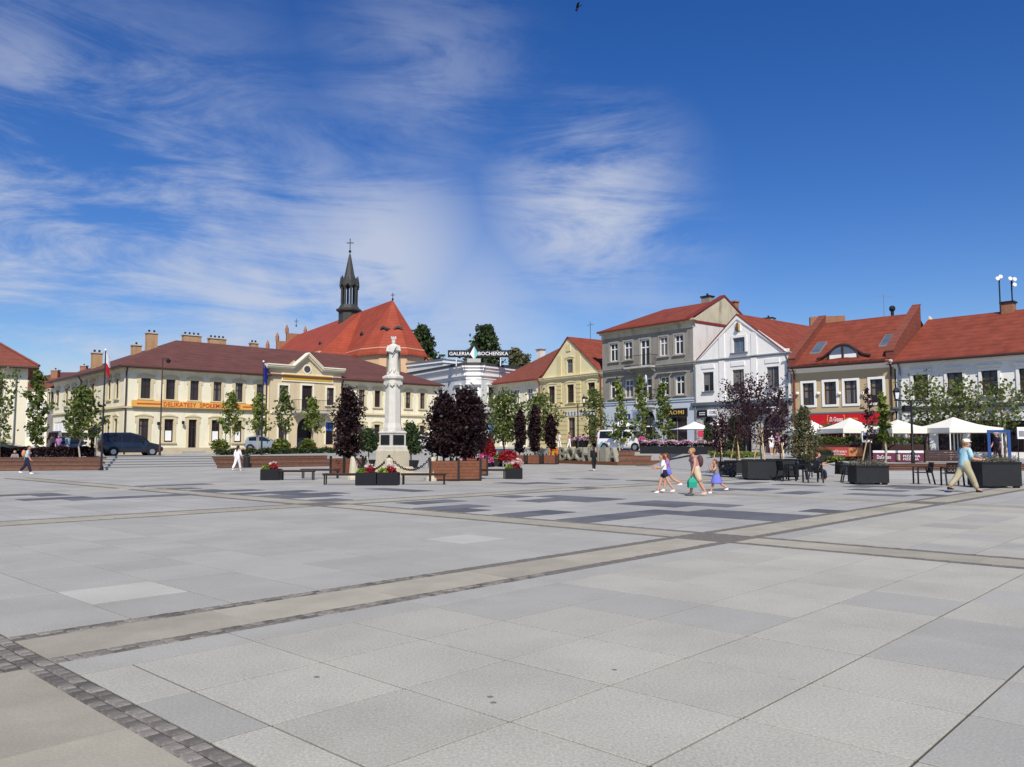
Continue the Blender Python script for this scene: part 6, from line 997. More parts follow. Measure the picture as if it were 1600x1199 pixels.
b = G(384, 731); t = thing('litter_bin', 'small dark litter bin at the end of the stone steps', 'bin', b + Vector((0, .2, 0))); k = MB(); k.lathe([(.22, 0), (.24, .1), (.24, .75), (.2, .8), (.02, .8)], 12); k.build('body', 'graphite', t, True, world=False); k = MB(); k.lathe([(.26, .85), (.26, .9), (.05, .95)], 12); k.tube([(0, 0, .78), (0, 0, .9)], .03, 6); k.build('lid', 'black_plastic', t, world=False)
# ---------------------------------------------------------------- monument
MC = G(609, 743.5) + Vector((.0, .9, 0)); MC.z = 0
mo = thing('monument', 'pale stone column monument topped by a crowned robed king', 'monument', MC)
def sqr(s, z, rot=ANG): return [Vector((MC.x + s / sqrt(2) * cos(rot + pi / 4 + i * pi / 2), MC.y + s / sqrt(2) * sin(rot + pi / 4 + i * pi / 2), z)) for i in range(4)]
def octo(w, z, rot=ANG): return [Vector((MC.x + w / 2 / cos(pi / 8) * cos(rot + pi / 8 + i * pi / 4), MC.y + w / 2 / cos(pi / 8) * sin(rot + pi / 8 + i * pi / 4), z)) for i in range(8)]
k = MB(); k.rings([sqr(3.0, -.05), sqr(3.0, .14)]); k.build('paved_step', 'plinth_stone', mo)
k = MB(); k.rings([sqr(1.62, .14), sqr(1.62, .42), sqr(1.55, .46)]); k.build('lower_step', 'plinth_stone', mo); k = MB(); k.rings([sqr(1.3, .46), sqr(1.28, 1.32), sqr(1.2, 1.4)]); k.build('lower_block', 'plinth_stone', mo); k = MB(); k.rings([sqr(1.16, 1.4), sqr(1.14, 1.56), sqr(1.08, 1.6)]); k.build('ledge', 'monument_stone', mo)
k = MB(); k.rings([sqr(1.02, 1.6), sqr(1.02, 2.26), sqr(1.1, 2.3), sqr(1.1, 2.36), sqr(.95, 2.42)]); pb_ = k.build('upper_block', 'monument_stone', mo)
for i in range(4):
    a = ANG + i * pi / 2; c = Vector((MC.x + .51 * cos(a), MC.y + .51 * sin(a), 0)); g_ = Fac(c, c + Vector((-sin(a), cos(a), 0))); k = MB(); k.fbox(g_, -.38, .38, 1.66, 2.2, -.01, .025); k.build('plaque', 'plaque', pb_)
k = MB(); k.rings([octo(1.0, 2.42), octo(.98, 2.6), octo(.86, 2.85), octo(.85, 3.1), octo(.8, 4.75), octo(.8, 4.9)]); k.build('column', 'monument_stone', mo); k = MB(); k.rings([octo(.84, 4.9), octo(.84, 5.0), octo(.9, 5.02), octo(.92, 5.2), octo(1.14, 5.32), octo(1.14, 5.42), octo(.8, 5.5)]); k.build('capital', 'monument_stone', mo)
for i in range(8): a = ANG + i * pi / 4; c = Vector((MC.x + .45 * cos(a), MC.y + .45 * sin(a), 0)); g_ = Fac(c, c + Vector((-sin(a), cos(a), 0))); k = MB(); k.prism([g_.pt(-.13, 5.18, .0), g_.pt(.13, 5.18, .0), g_.pt(.13, 4.98, .0), g_.pt(0, 4.86, .0), g_.pt(-.13, 4.98, .0)], g_.n * .06); k.build('shield', 'monument_stone', mo)
k = MB(); k.rings([octo(.72, 5.5), octo(.7, 5.62), octo(.6, 5.68)]); k.build('statue_base', 'monument_stone', mo)
def statue(z0, H):
    k = MB(); N_ = 28; prof = ((0, .30, .24), (.06, .29, .23), (.2, .27, .21), (.4, .26, .2), (.55, .27, .2), (.68, .29, .2), (.76, .30, .19), (.80, .25, .17), (.825, .14, .13), (.84, .085, .09))
    R_ = []
    for j, (t, rx, ry) in enumerate(prof):
        fold = .07 * max(0, 1 - t / .75); R_.append([(MC.x + (rx * (1 + fold * sin(9 * a + 1.3))) * cos(a), MC.y + (ry * (1 + fold * cos(8 * a))) * sin(a), z0 + H * t) for a in [2 * pi * i / N_ for i in range(N_)]])
    hd = ((.85, .075, .08), (.865, .10, .105), (.89, .115, .12), (.915, .11, .115), (.935, .09, .095), (.945, .05, .05))
    for t, rx, ry in hd: R_.append([(MC.x + rx * cos(a), MC.y - .02 + ry * sin(a), z0 + H * t) for a in [2 * pi * i / N_ for i in range(N_)]])
    k.rings(R_); Z = lambda t: z0 + H * t
    k.tube([(MC.x - .27, MC.y, Z(.77)), (MC.x - .34, MC.y - .08, Z(.62)), (MC.x - .1, MC.y - .26, Z(.6))], [.095, .085, .055], 10); k.tube([(MC.x + .27, MC.y, Z(.77)), (MC.x + .35, MC.y - .06, Z(.62)), (MC.x + .14, MC.y - .27, Z(.66))], [.095, .085, .055], 10)
    for cx, cz in ((-.09, .6), (.13, .66)):
        for q in range(5): k.tube([(MC.x + cx + (q - 2) * .02, MC.y - .26, Z(cz)), (MC.x + cx + (q - 2) * .024 + .03, MC.y - .31, Z(cz) - .02), (MC.x + cx + (q - 2) * .022 + .05, MC.y - .3, Z(cz) - .05)], [.016, .014, .01], 5)
    k.ball((MC.x, MC.y - .13, Z(.893)), .025, 6); k.lathe([(.02, -.2), (.07, -.13), (.085, -.04), (.06, 0)], 8, (MC.x, MC.y - .07, Z(.875)))
    k.tube([(MC.x - .12, MC.y - .2, Z(.1)), (MC.x - .13, MC.y - .3, Z(.02)), (MC.x - .14, MC.y - .4, Z(.01))], [.07, .06, .04], 8); k.tube([(MC.x + .08, MC.y - .2, Z(.1)), (MC.x + .09, MC.y - .3, Z(.02)), (MC.x + .1, MC.y - .4, Z(.01))], [.07, .06, .04], 8)
    s = k.build('statue', 'monument_stone', mo, True, angle=60); k = MB()
    cape = [(MC.x + .36 * cos(a) * (1.0 + .12 * (1 - t)), MC.y + .04 + .3 * sin(a) * (1.05 + .15 * (1 - t)), Z(t)) for t in (.02, .3, .6, .79) for a in [pi * (-.06 + i / 14 * 1.12) for i in range(15)]]
    k.add(cape, [(j * 15 + i, j * 15 + i + 1, (j + 1) * 15 + i + 1, (j + 1) * 15 + i) for j in range(3) for i in range(14)]); k.add([(x * .0 + x + (MC.x - x) * .1, y + (MC.y - y) * .1, z) for x, y, z in cape], [(j * 15 + i, (j + 1) * 15 + i, (j + 1) * 15 + i + 1, j * 15 + i + 1) for j in range(3) for i in range(14)]); k.build('cape', 'monument_stone', s, True, angle=60)
    k = MB(); k.tube([(MC.x - .02, MC.y - .33, Z(.5)), (MC.x + .2, MC.y - .3, Z(.72))], .028, 6); k.build('sceptre', 'plaque', s); k = MB(); k.lathe([(.11, 0), (.125, .1), (.115, .1), (.1, .02)], 12, (MC.x, MC.y - .02, Z(.93)))
    for i in range(8): a = i * pi / 4; k.tube([(MC.x + .115 * cos(a), MC.y - .02 + .115 * sin(a), Z(.93) + .08), (MC.x + .135 * cos(a), MC.y - .02 + .135 * sin(a), Z(.93) + .24)], [.035, .012], 5)
    k.build('crown', 'monument_stone', s)
statue(5.66, 1.92)
bol = []
for i, (px, py, lab) in enumerate(((551.5, 750, 'stone bollard left of the monument, chain attached'), (606.5, 756.5, 'stone bollard at the front corner of the monument, behind the troughs'), (674.5, 752, 'stone bollard right of the monument, beside the wooden tub'))):
    b = G(px, py); b.y += .2; t = thing('stone_bollard', lab, 'bollard', b, 0, 'stone bollards round the monument'); k = MB(); k.lathe([(.3, -.02), (.3, .12), (.24, .16), (.17, 1.0), (.15, 1.06), (.02, 1.1)], 8, rot=pi / 8); k.build('post', 'plinth_stone', t, world=False); k = MB(); k.tube([(.0, 0, 1.05), (0, 0, 1.14)], .03, 6); k.ball((0, 0, 1.17), .06, 8); k.build('ring', 'dark_metal', t, True, world=False); bol.append(b + Vector((0, 0, 1.16)))
bk_ = (MC * 2 - bol[1]); bk_.z = 1.16
for (p, q, lab) in ((bol[0], bol[1], 'heavy black chain swagged between the left and front bollards'), (bol[1], bol[2], 'heavy black chain swagged between the front and right bollards'), (bol[2], Vector((MC.x + 2.2, MC.y + 3, 1.0)), 'black chain running back from the right bollard'), (bol[0], Vector((MC.x - 2.0, MC.y + 3, 1.0)), 'black chain running back from the left bollard')):
    t = thing('chain', lab, 'chain', (p + q) / 2, 0, 'black chains round the monument'); L_ = (q - p).length; n_ = max(10, int(L_ * 1.15 / .13)); pts = [p.lerp(q, i / n_) - Vector((0, 0, .62 * (1 - (2 * i / n_ - 1) ** 2))) for i in range(n_ + 1)]
    for i in range(n_):
        a, b = pts[i], pts[i + 1]; d = (b - a).normalized(); s_ = d.orthogonal().normalized() if i % 2 else d.cross(d.orthogonal()).normalized(); c = (a + b) / 2; k = MB(); hl = (b - a).length * .62; k.tube([c + d * hl * cos(x) + s_ * .045 * sin(x) for x in [2 * pi * j / 8 for j in range(9)]], .018, 5, False); k.build('link', 'dark_metal', t)
for sx in (2.2, -2.0): p = Vector((MC.x + sx, MC.y + 3, 0)); t = thing('stone_bollard', 'stone bollard at the back of the monument, ' + ('right' if sx > 0 else 'left') + ' side', 'bollard', p, 0, 'stone bollards round the monument'); k = MB(); k.lathe([(.3, -.02), (.3, .12), (.24, .16), (.17, .9), (.15, .96), (.02, 1.0)], 8, rot=pi / 8); k.build('post', 'plinth_stone', t, world=False)
# ---------------------------------------------------------------- stone town-name letters with shield
fb_ = Fac(G(858, 723.5), G(966, 727.3)); bs_ = thing('name_letters', 'big rough stone letters on a rusty steel base with a red and gold shield', 'sign', fb_.pt(fb_.L / 2, 0)); k = MB(); k.fbox(fb_, 0, fb_.L, 0, .28, -.7, .1); k.build('base', 'rust', bs_)
n_ = 7
for i, c_ in enumerate('BOCHNIA'):
    u0 = fb_.L * (.15 + .83 * i / 7); u1 = fb_.L * (.15 + .83 * (i + .93) / 7)
    if c_ == 'I': u0 += .15; u1 -= .2
    v, fc = text_mb(c_, 1.0, .5); a = np.array(v); lo, hi = a.min(0), a.max(0); k = MB(); k.add([fb_.pt(u0 + (p[0] - lo[0]) / (hi[0] - lo[0]) * (u1 - u0), .28 + (p[1] - lo[1]) / (hi[1] - lo[1]) * 1.2, -.25 + p[2] * .9) for p in a], fc); k.build('letter', 'letter_stone', bs_)
u0, u1 = fb_.L * .01, fb_.L * .135; m_ = (u0 + u1) / 2; w_ = (u1 - u0) / 2; sh = [(m_ + w_ * x, .3 + 1.15 * y) for x, y in ((-1, 1), (-1, .45), (-.75, .18), (-.35, .04), (0, 0), (.35, .04), (.75, .18), (1, .45), (1, 1), (0, .93))]
k = MB(); k.prism([fb_.pt(u, z, -.1) for u, z in sh], fb_.n * .14); so = k.build('shield', 'shield_red', bs_)
for z_, w2 in ((.98, .75), (1.18, .5)): k = MB(); k.fbox(fb_, m_ - w_ * w2, m_ + w_ * w2, z_, z_ + .12, .04, .07); k.build('emblem', 'shield_gold', so)
for dx in (-.22, .22): k = MB(); k.tube([fb_.pt(m_ + w_ * dx, .5, .05), fb_.pt(m_ + w_ * dx * .7, 1.1, .05)], .045, 6); k.build('emblem', 'shield_gold', so)
k = MB(); k.tube([fb_.pt(u, z, .04) for u, z in sh + sh[:1]], .03, 5); k.build('shield_edge', 'shield_gold', so)
# ================================================================ vehicles
CARS = {'van': dict(L=4.9, W=1.92, H=1.9, r=.34, ax=(.17, .81), stn=((0, .42, 1.0, 1.05, .9), (.012, .32, 1.08, 1.72, .96), (.05, .28, 1.08, 1.88, 1), (.55, .26, 1.08, 1.9, 1), (.70, .26, 1.06, 1.74, 1), (.84, .26, 1.04, 1.10, .99), (.95, .28, .88, .95, .93), (1, .36, .62, .7, .82)), win=((.06, .32), (.34, .53), (.56, .76)), ws=(.705, .835)),
        'mpv': dict(L=4.35, W=1.8, H=1.78, r=.32, ax=(.18, .81), stn=((0, .42, .9, .98, .9), (.015, .32, 1.0, 1.55, .95), (.06, .27, 1.02, 1.74, 1), (.45, .25, 1.0, 1.78, 1), (.60, .25, .98, 1.62, 1), (.77, .25, .96, 1.02, .99), (.93, .28, .8, .86, .93), (1, .36, .55, .62, .8)), win=((.07, .30), (.32, .48), (.50, .68)), ws=(.61, .765)),
        'hatch': dict(L=4.1, W=1.75, H=1.48, r=.31, ax=(.19, .81), stn=((0, .42, .82, .9, .88), (.03, .32, .9, 1.05, .95), (.14, .25, .92, 1.38, 1), (.35, .23, .92, 1.48, 1), (.50, .23, .9, 1.42, 1), (.70, .23, .88, .95, 1), (.92, .26, .74, .78, .94), (1, .34, .52, .58, .8)), win=((.16, .36), (.38, .62)), ws=(.515, .69))}
def car(label, loc, ang, kind, paint, wrap=False, box=False):
    c = CARS[kind]; t = thing('parked_car' if kind != 'van' else 'van', label, 'car' if kind != 'van' else 'van', loc, ang); L_, W, S_ = c['L'], c['W'] / 2, c['stn']
    def sec(f):
        for a, b in zip(S_, S_[1:]):
            if a[0] <= f <= b[0]: q = (f - a[0]) / (b[0] - a[0]); return [a[i] + (b[i] - a[i]) * q for i in range(5)]
    def wr(s): return s[4] * W * (1 - .2 * max(0, s[3] - s[2]) / .8)
    def ring(f):
        s = sec(f); x = (f - .5) * L_; w = s[4] * W; r = wr(s); h = [(-.88 * w, s[1]), (-w, s[1] + .14), (-w * 1.0, (s[1] + s[2]) / 2), (-w * .97, s[2]), (-r, s[3] - .07 * (s[3] > s[2] + .15)), (-r * .86, s[3])]; return [Vector((x, y, z)) for y, z in h] + [Vector((x, -y, z)) for y, z in h[::-1]]
    fs_ = sorted({s[0] for s in S_} | {.1, .2, .3, .4, .65, .78, .9}); k = MB(); k.rings([ring(f) for f in fs_]); k.build('body', paint, t, True, world=False, angle=40)
    for sd in (-1, 1):
        for a, b in c['win']:
            k = MB(); N_ = 6; lo = []; hi = []
            for i in range(N_ + 1):
                f = a + (b - a) * i / N_; s = sec(f); w = s[4] * W * .97; r = wr(s); zb = s[2] + .05; zt = max(zb + .01, s[3] - .13); sp = max(.01, s[3] - .07 - s[2]); yy = lambda z: (w + (r - w) * (z - s[2]) / sp) + .012; lo.append(Vector(((f - .5) * L_, sd * yy(zb), zb))); hi.append(Vector(((f - .5) * L_, sd * yy(zt), zt)))
            for i in range(N_): k.add([lo[i], lo[i + 1], hi[i + 1], hi[i]], [(0, 1, 2, 3) if sd < 0 else (3, 2, 1, 0)])
            k.build('side_window', 'glass_car', t, world=False)
        for f in c['ax']:
            x = (f - .5) * L_; y = sd * (W - .08); r = c['r']; k = MB(); k.tube([(x, y - sd * .12, r), (x, y - sd * .02, r), (x, y + sd * .085, r), (x, y + sd * .1, r)], [r, r, r, r * .9], 20); w_ = k.build('wheel', 'tyre', t, True, world=False); k = MB(); k.tube([(x, y + sd * .07, r), (x, y + sd * .115, r)], [r * .66, r * .6], 14); k.build('rim', 'rim', w_, world=False); k = MB(); k.tube([(x, y + sd * .06, r + .01), (x, y + sd * .086, r + .01)], r * 1.17, 20); k.build('wheel_arch', 'tyre', t, world=False)
        s = sec(.985); k = MB(); k.ball(((.965 - .5) * L_, sd * W * .68, .72 if kind != 'van' else .8), .17, 10, .7, .7, 1.2); k.build('headlight', 'lamp_clear', t, True, world=False); k = MB(); k.box((-.5 * L_ - .01, sd * W * .86 - .07, .85), (-.5 * L_ + .12, sd * W * .86 + .07, 1.25 if kind != 'hatch' else .98)); k.build('tail_light', 'lamp_red', t, world=False)
        s = sec(c['ws'][0] + .05); k = MB(); k.ball(((c['ws'][0] + .03 - .5) * L_, sd * (W + .1), s[2] + .12), .11, 8, .9, .5, 1); k.build('mirror', 'black_plastic' if kind != 'van' else paint, t, True, world=False)
    a, b = c['ws']; s0, s1 = sec(a), sec(b); k = MB(); o_ = Vector((.02, 0, .015)); k.add([Vector(((a - .5) * L_, -wr(s0) * .84, s0[3] - .02)) + o_, Vector(((a - .5) * L_, wr(s0) * .84, s0[3] - .02)) + o_, Vector(((b - .5) * L_, wr(s1) * .9, s1[3] + .03)) + o_, Vector(((b - .5) * L_, -wr(s1) * .9, s1[3] + .03)) + o_], [(0, 3, 2, 1)]); k.build('windscreen', 'glass_car', t, world=False)
    f0 = .02 if kind != 'hatch' else .05; s0 = sec(.014 if kind == 'van' else .02); s1 = sec(.05 if kind != 'hatch' else .13); k = MB(); xa = -.5 * L_; za, zb = s1[3] - .12, s0[2] + .08; xt = (S_[2][0] - .5) * L_ * 1; k.add([(xa + .02, -W * .75, zb), (xa + .02, W * .75, zb), (xa + .06 + (.35 if kind == 'hatch' else .03), W * .68, za), (xa + .06 + (.35 if kind == 'hatch' else .03), -W * .68, za)], [(0, 3, 2, 1)]); k.v = [(x - .06, y, z) for x, y, z in k.v]; k.build('rear_window', 'glass_car', t, world=False)
    k = MB(); k.box((.47 * L_, -W * .55, .42), (.503 * L_, W * .55, .62)); k.build('grille', 'black_plastic', t, world=False); k = MB(); k.box((.5 * L_, -.26, .46), (.508 * L_, .26, .57)); k.build('number_plate', 'paper', t, world=False)
    if wrap:
        for sd in (-1, 1):
            for a, b in ((.04, .10), (.45, .5), (.84, .93)): sA, sB = sec(a), sec(b); k = MB(); k.add([((a - .5) * L_, sd * (sA[4] * W + .012), .45), ((b - .5) * L_, sd * (sB[4] * W + .012), .45), ((b + .06 - .5) * L_, sd * (sec(min(1, b + .06))[4] * W + .012), .84), ((a + .07 - .5) * L_, sd * (sec(a + .07)[4] * W + .012), .84)], [(0, 1, 2, 3) if sd < 0 else (3, 2, 1, 0)]); k.build('side_decal', 'wrap_blue', t, world=False)
    return t
car('white passenger van with pale blue decals below the grey tenement', S(977, 71.6), radians(-40), 'van', 'car_white', True)
car('dark blue people carrier parked before the cream corner building', S(206, 62.5), radians(38), 'mpv', 'car_blue'); car('dark car with its bright bonnet, parked behind the young conical tree', S(113, 62.5), radians(-52), 'hatch', 'car_dark'); car('white van parked by the side wall of the cream corner building', S(126, 73), radians(60), 'van', 'car_white')
car('black car parked before the plain cream building', S(-2, 60), radians(15), 'hatch', 'car_dark'); car('pale silver-blue car parked before the long orange shop sign', S(411, 74.5), radians(30), 'hatch', 'car_silver'); car('dark car parked at the arched gateway', S(458, 77), radians(35), 'hatch', 'car_dark'); car('dark blue car parked right of the pediment bay, behind the purple tree', S(514, 79.5), radians(38), 'hatch', 'car_blue'); car('white car parked behind the right side of the monument', S(657, 84), radians(38), 'hatch', 'car_white')
# ================================================================ masts, lamps, flags
def flagpole(label, px, py, ytop, flag, lab2):
    b = G(px, py); H = D(px, ytop, b.y).z; t = thing('flagpole', label, 'flagpole', b); k = MB(); k.tube([(0, 0, 0), (0, 0, .12)], .16, 10); k.build('base', 'dark_metal', t, world=False); k = MB(); k.tube([(0, 0, 0), (0, 0, H * .5), (0, 0, H)], [.075, .06, .035], 10); k.build('pole', 'graphite', t, True, world=False); k = MB(); k.ball((0, 0, H + .05), .08, 8); k.build('finial', 'glass_white', t, True, world=False)
    # limp flag: vertical folds
    for j, m_ in enumerate(flag):
        z1, z0 = H - .15 - (1.35 / len(flag)) * j, H - .15 - (1.35 / len(flag)) * (j + 1); NF, NZ = 12, 5; vs = [(.05 + .26 * (i / NF) * (1 - .25 * ((H - z0 - (z0 - z1) * 0) * 0)), .09 * sin(i * 1.5 + q * .35) * (.4 + i / NF), z1 + (z0 - z1) * q / NZ - .35 * (i / NF) ** 1.3) for q in range(NZ + 1) for i in range(NF + 1)]
        k = MB(); k.add(vs, [(q * (NF + 1) + i, q * (NF + 1) + i + 1, (q + 1) * (NF + 1) + i + 1, (q + 1) * (NF + 1) + i) for q in range(NZ) for i in range(NF)]); k.build('flag', m_, t, True, world=False)
    return t
flagpole('tall flagpole with a limp white and red flag', 158, 735, 548, ('flag_white', 'flag_red'), ''); flagpole('tall flagpole with a limp blue flag', 408, 729.5, 566, ('flag_blue',), '')
b = S(251.5, 59.5); H = D(252, 560, 59.5).z - b.z; t = thing('street_lamp', 'slim dark street lamp with short bracket before the cream corner building', 'street lamp', b); k = MB(); k.tube([(0, 0, 0), (0, 0, .9), (0, 0, .95), (0, 0, H)], [.09, .09, .06, .04], 10); k.build('post', 'gutter_brown', t, True, world=False); k = MB(); k.tube([(0, 0, H - .05), (.45, 0, H - .03)], .03, 6); k.build('arm', 'gutter_brown', t, world=False); k = MB(); k.lathe([(.03, 0), (.16, -.08), (.16, -.2), (.1, -.3), (.02, -.32)], 10, (.42, 0, H - .05)); k.build('lantern', 'dark_metal', t, True, world=False)
def lantern_post(label, b, H, arms, box=False):
    t = thing('street_lamp', label, 'street lamp', b); k = MB(); k.tube([(0, 0, 0), (0, 0, .6), (0, 0, .65), (0, 0, H)], [.1, .1, .065, .05], 10); k.build('post', 'dark_metal', t, True, world=False); k = MB(); k.tube([(-.9, 0, H), (.65, 0, H)], .03, 6); k.tube([(0, 0, H - .3), (-.4, 0, H)], .02, 5); k.build('cross_arm', 'dark_metal', t, world=False)
    for x in arms: k = MB(); k.lathe([(.05, 0), (.1, .05), (.17, .45), (.2, .5), (.12, .62), (.03, .72), (.02, .85)], 8, (x, 0, H)); k.build('lantern', 'dark_metal', t, world=False); k = MB(); k.lathe([(.09, .08), (.155, .42)], 8, (x, 0, H)); k.v = [(x_ * 1.0, y_ - .02, z_) for x_, y_, z_ in k.v]; k.build('lantern_glass', 'glass_white', t, world=False)
    if box: k = MB(); k.box((-.42, -.16, H - .62), (-.1, .16, H - .28)); k.build('speaker_box', 'black_plastic', t, world=False)
b = S(903, 74); lantern_post('dark lamp post with lantern in front of the yellow house', b, D(903, 631, 74).z - b.z, (.55,)); b = S(1424, 44.2); lantern_post('black lamp post with cross arm and speaker box before the parasols', b, D(1424, 626, 44.2).z - b.z, (-.78,), True)
b = S(700, 62) * 0 + S(1021, 66.5); t = thing('info_post', 'slim dark post standing behind the bonnet of the white van', 'post', S(1016, 69.2)); k = MB(); k.tube([(0, 0, 0), (0, 0, 3.0)], .05, 8); k.build('post', 'dark_metal', t, world=False); k = MB(); k.box((-.25, -.03, 2.2), (.25, .03, 2.9)); k.build('panel', 'graphite', t, world=False)
for i, (px, Y, yt, lab) in enumerate(((353.5, 67, 668, 'round grey road sign on a thin post beside the ginkgo-like tree'), (152, 60.5, 672, 'round road sign on a post beside the dark blue people carrier'))):
    b = S(px, Y); H = D(px, yt, Y).z - b.z; t = thing('road_sign', lab, 'sign', b); k = MB(); k.tube([(0, 0, 0), (0, 0, H)], .035, 8); k.build('post', 'zinc', t, world=False); k = MB(); k.tube([(0, -.04, H), (0, -.06, H)], .34, 18); k.build('disc', 'zinc' if i == 0 else 'flag_blue', t, world=False)
    if i: k = MB(); k.tube([(.34 * cos(a), -.07, H + .34 * sin(a)) for a in [2 * pi * j / 20 for j in range(21)]], .035, 5, False); k.build('rim', 'flag_red', t, world=False)
# ================================================================ cafe terraces
def parasol(label, px, Y, ytop, yedge, wpx, m='canvas', valance=True, legs=True, zf=None):
    b = S(px, Y); ze = D(px, yedge, Y).z - b.z; zt = D(px, ytop, Y).z - b.z; w = wpx / 2 * Y / F; t = thing('parasol', label, 'parasol', b, radians(12 if valance else 0), 'cafe parasols'); k = MB(); va = .28 if valance else .04; c = [(-w, -w), (w, -w), (w, w), (-w, w)]
    N_ = 6; ap = Vector((0, 0, zt))
    for i in range(4):
        p, q = Vector((*c[i], ze + va)), Vector((*c[(i + 1) % 4], ze + va)); rows_ = []
        for j in range(N_ + 1):
            f = j / N_; a = p.lerp(ap, f); b_ = q.lerp(ap, f); sag = .10 * w * sin(pi * f) * .6; rows_.append([a.lerp(b_, s / 4) - Vector((0, 0, sag * (1 - .0))) for s in range(5)])
        k.add([v for r in rows_ for v in r], [(j * 5 + s, j * 5 + s + 1, (j + 1) * 5 + s + 1, (j + 1) * 5 + s) for j in range(N_) for s in range(4)])
    k.build('canopy', m, t, True, world=False)
    if valance:
        for i in range(4): p, q = Vector((*c[i], ze + va)), Vector((*c[(i + 1) % 4], ze + va)); k = MB(); n_ = (q - p).normalized().cross(Vector((0, 0, 1))) * .012; k.prism([p, q, q - Vector((0, 0, va)), p - Vector((0, 0, va))], n_); k.build('valance', m, t, world=False)
        for i in range(4): k = MB(); k.tube([(c[i][0] * .97, c[i][1] * .97, 0), (c[i][0] * .97, c[i][1] * .97, ze + va)], .035, 6); k.build('leg', 'white_trim', t, world=False)
    k = MB(); k.tube([(0, 0, 0), (0, 0, zt - .05)], .04, 8); k.build('pole', 'white_trim', t, world=False); k = MB(); k.lathe([(.35, 0), (.35, .1), (.08, .14)], 12); k.build('base', 'graphite', t, world=False); return t
parasol('cream parasol tent in front of the red shop fascia, behind the seated man', 1327, 50.5, 653, 677.5, 70); parasol('cream parasol tent between the slim purple tree and the black lamp post', 1402, 49, 656, 678, 80); parasol('broad cream parasol tent right of the black lamp post', 1489, 48, 652, 677, 94); parasol('cream parasol tent partly hidden behind the olive conical shrub', 1262, 53, 654, 680, 56)
parasol('white umbrella before the navy shop sign of the grey tenement', 972, 74.6, 656, 668, 46, 'white_canvas', False); parasol('small white umbrella at the arched door of the grey tenement', 1020, 71.6, 655, 668, 26, 'white_canvas', False); parasol('wide white umbrella before the black and gold shop sign', 1085, 66, 659, 672, 66, 'white_canvas', False); parasol('white umbrella in front of the white house signs', 1120, 64.5, 655, 666, 30, 'white_canvas', False)
def fence(name, label, px0, px1, Y0, Y1, y0, y1, m, cat, text=None, strip=None, planks=0):
    p, q = S(px0, Y0), S(px1, Y1); f = Fac(p, q); t = thing(name, label, cat, (p + q) / 2); zl, zh = D(px0, y1, Y0).z, D(px0, y0, Y0).z; zl = max(zl, p.z - .05)
    if planks:
        for i in range(planks): a = zl + (zh - zl) * i / planks; k = MB(); k.fbox(f, 0, f.L, a, a + (zh - zl) / planks - .02, -.02, .02); k.build('board', m, t)
    else: k = MB(); k.fbox(f, 0, f.L, zl, zh, -.02, .02); k.build('panel', m, t)
    n_ = max(2, int(f.L / 1.6) + 1)
    for i in range(n_): u = f.L * i / (n_ - 1); k = MB(); k.tube([f.pt(u, p.z - .05, -.05), f.pt(u, zh + .03, -.05)], .03, 6); k.build('post', 'dark_metal', t)
    if strip: k = MB(); k.fbox(f, 0, f.L, zh + .01, zh + .14, -.02, .03); k.build('top_strip', strip, t)
    for (tx, a, b, c_, d_, mm) in text or ():
        if tx is None: k = MB(); k.fbox(f, f.L * a, f.L * b, zl + (zh - zl) * c_, zl + (zh - zl) * d_, .02, .028); k.build('picture', mm, t)
        else: text_on(f, tx, f.L * a, f.L * b, zl + (zh - zl) * c_, zl + (zh - zl) * d_, .032, mm, t)
    return t
fence('banner_fence', 'red cafe banner with white lettering and a pizza picture beside the russet bush', 1266, 1351, 49.0, 46.8, 699, 713, 'banner_red', 'banner', (('7', .04, .1, .2, .75, 'letter_white'), ('DaGrasso', .36, .66, .42, .72, 'letter_white'), ('PIZZERIA', .38, .64, .15, .3, 'letter_white'), (None, .7, .98, .06, .94, 'banner_orange')))
fence('banner_fence', 'plum coloured cafe banner with white top edge behind the heather planter', 1362, 1441, 46.4, 45.2, 708, 721, 'banner_plum', 'banner', (('DaGrasso', .08, .36, .3, .75, 'letter_white'), ('PIZZERIA', .6, .93, .5, .78, 'letter_white'), ('PIZZERIA', .6, .9, .16, .4, 'letter_white'), (None, .47, .54, .15, .85, 'cloth_beige')), strip='letter_white')
fence('board_fence', 'dark brown horizontal board fence below the broad cream parasol', 1443, 1516, 45.2, 44.6, 703, 721, 'wood_dark', 'fence', planks=5)
hedge('row of green plants in the boxes above the cafe banners', S(1275, 49.3), S(1440, 45.8), .2, .45, 'leaf_green', 2500, .06, 'cafe_plants', 'petal_red', 60, 'wood_dark', .95)
k0 = Fac(S(1541, 45), S(1577, 44.6)); t = thing('blue_frame', 'tall blue open doorway frame on the cafe terrace', 'frame', S(1559, 44.8)); zb = S(1559, 44.8).z; H = D(1559, 672, 44.8).z
for u0, u1 in ((0, .14), (k0.L - .14, k0.L)): k = MB(); k.fbox(k0, u0, u1, zb, H, -.07, .07); k.build('upright', 'frame_blue', t)
k = MB(); k.fbox(k0, .14, k0.L - .14, H - .15, H - .002, -.065, .065); k.build('lintel', 'frame_blue', t)
b = S(1594, 45); t = thing('menu_board', 'white framed picture board on the cafe terrace right of the blue frame', 'sign', b); k = MB(); k.box((-.22, -.03, 1.3), (.22, .03, 1.95)); k.build('panel', 'paper', t, world=False); k = MB(); k.box((-.15, -.036, 1.42), (.15, -.03, 1.75)); k.build('picture', 'cloth_grey', t, world=False)
for x in (-.18, .18): k = MB(); k.tube([(x, .02, 0), (x, .02, 1.35)], .025, 6); k.build('leg', 'dark_metal', t, world=False)
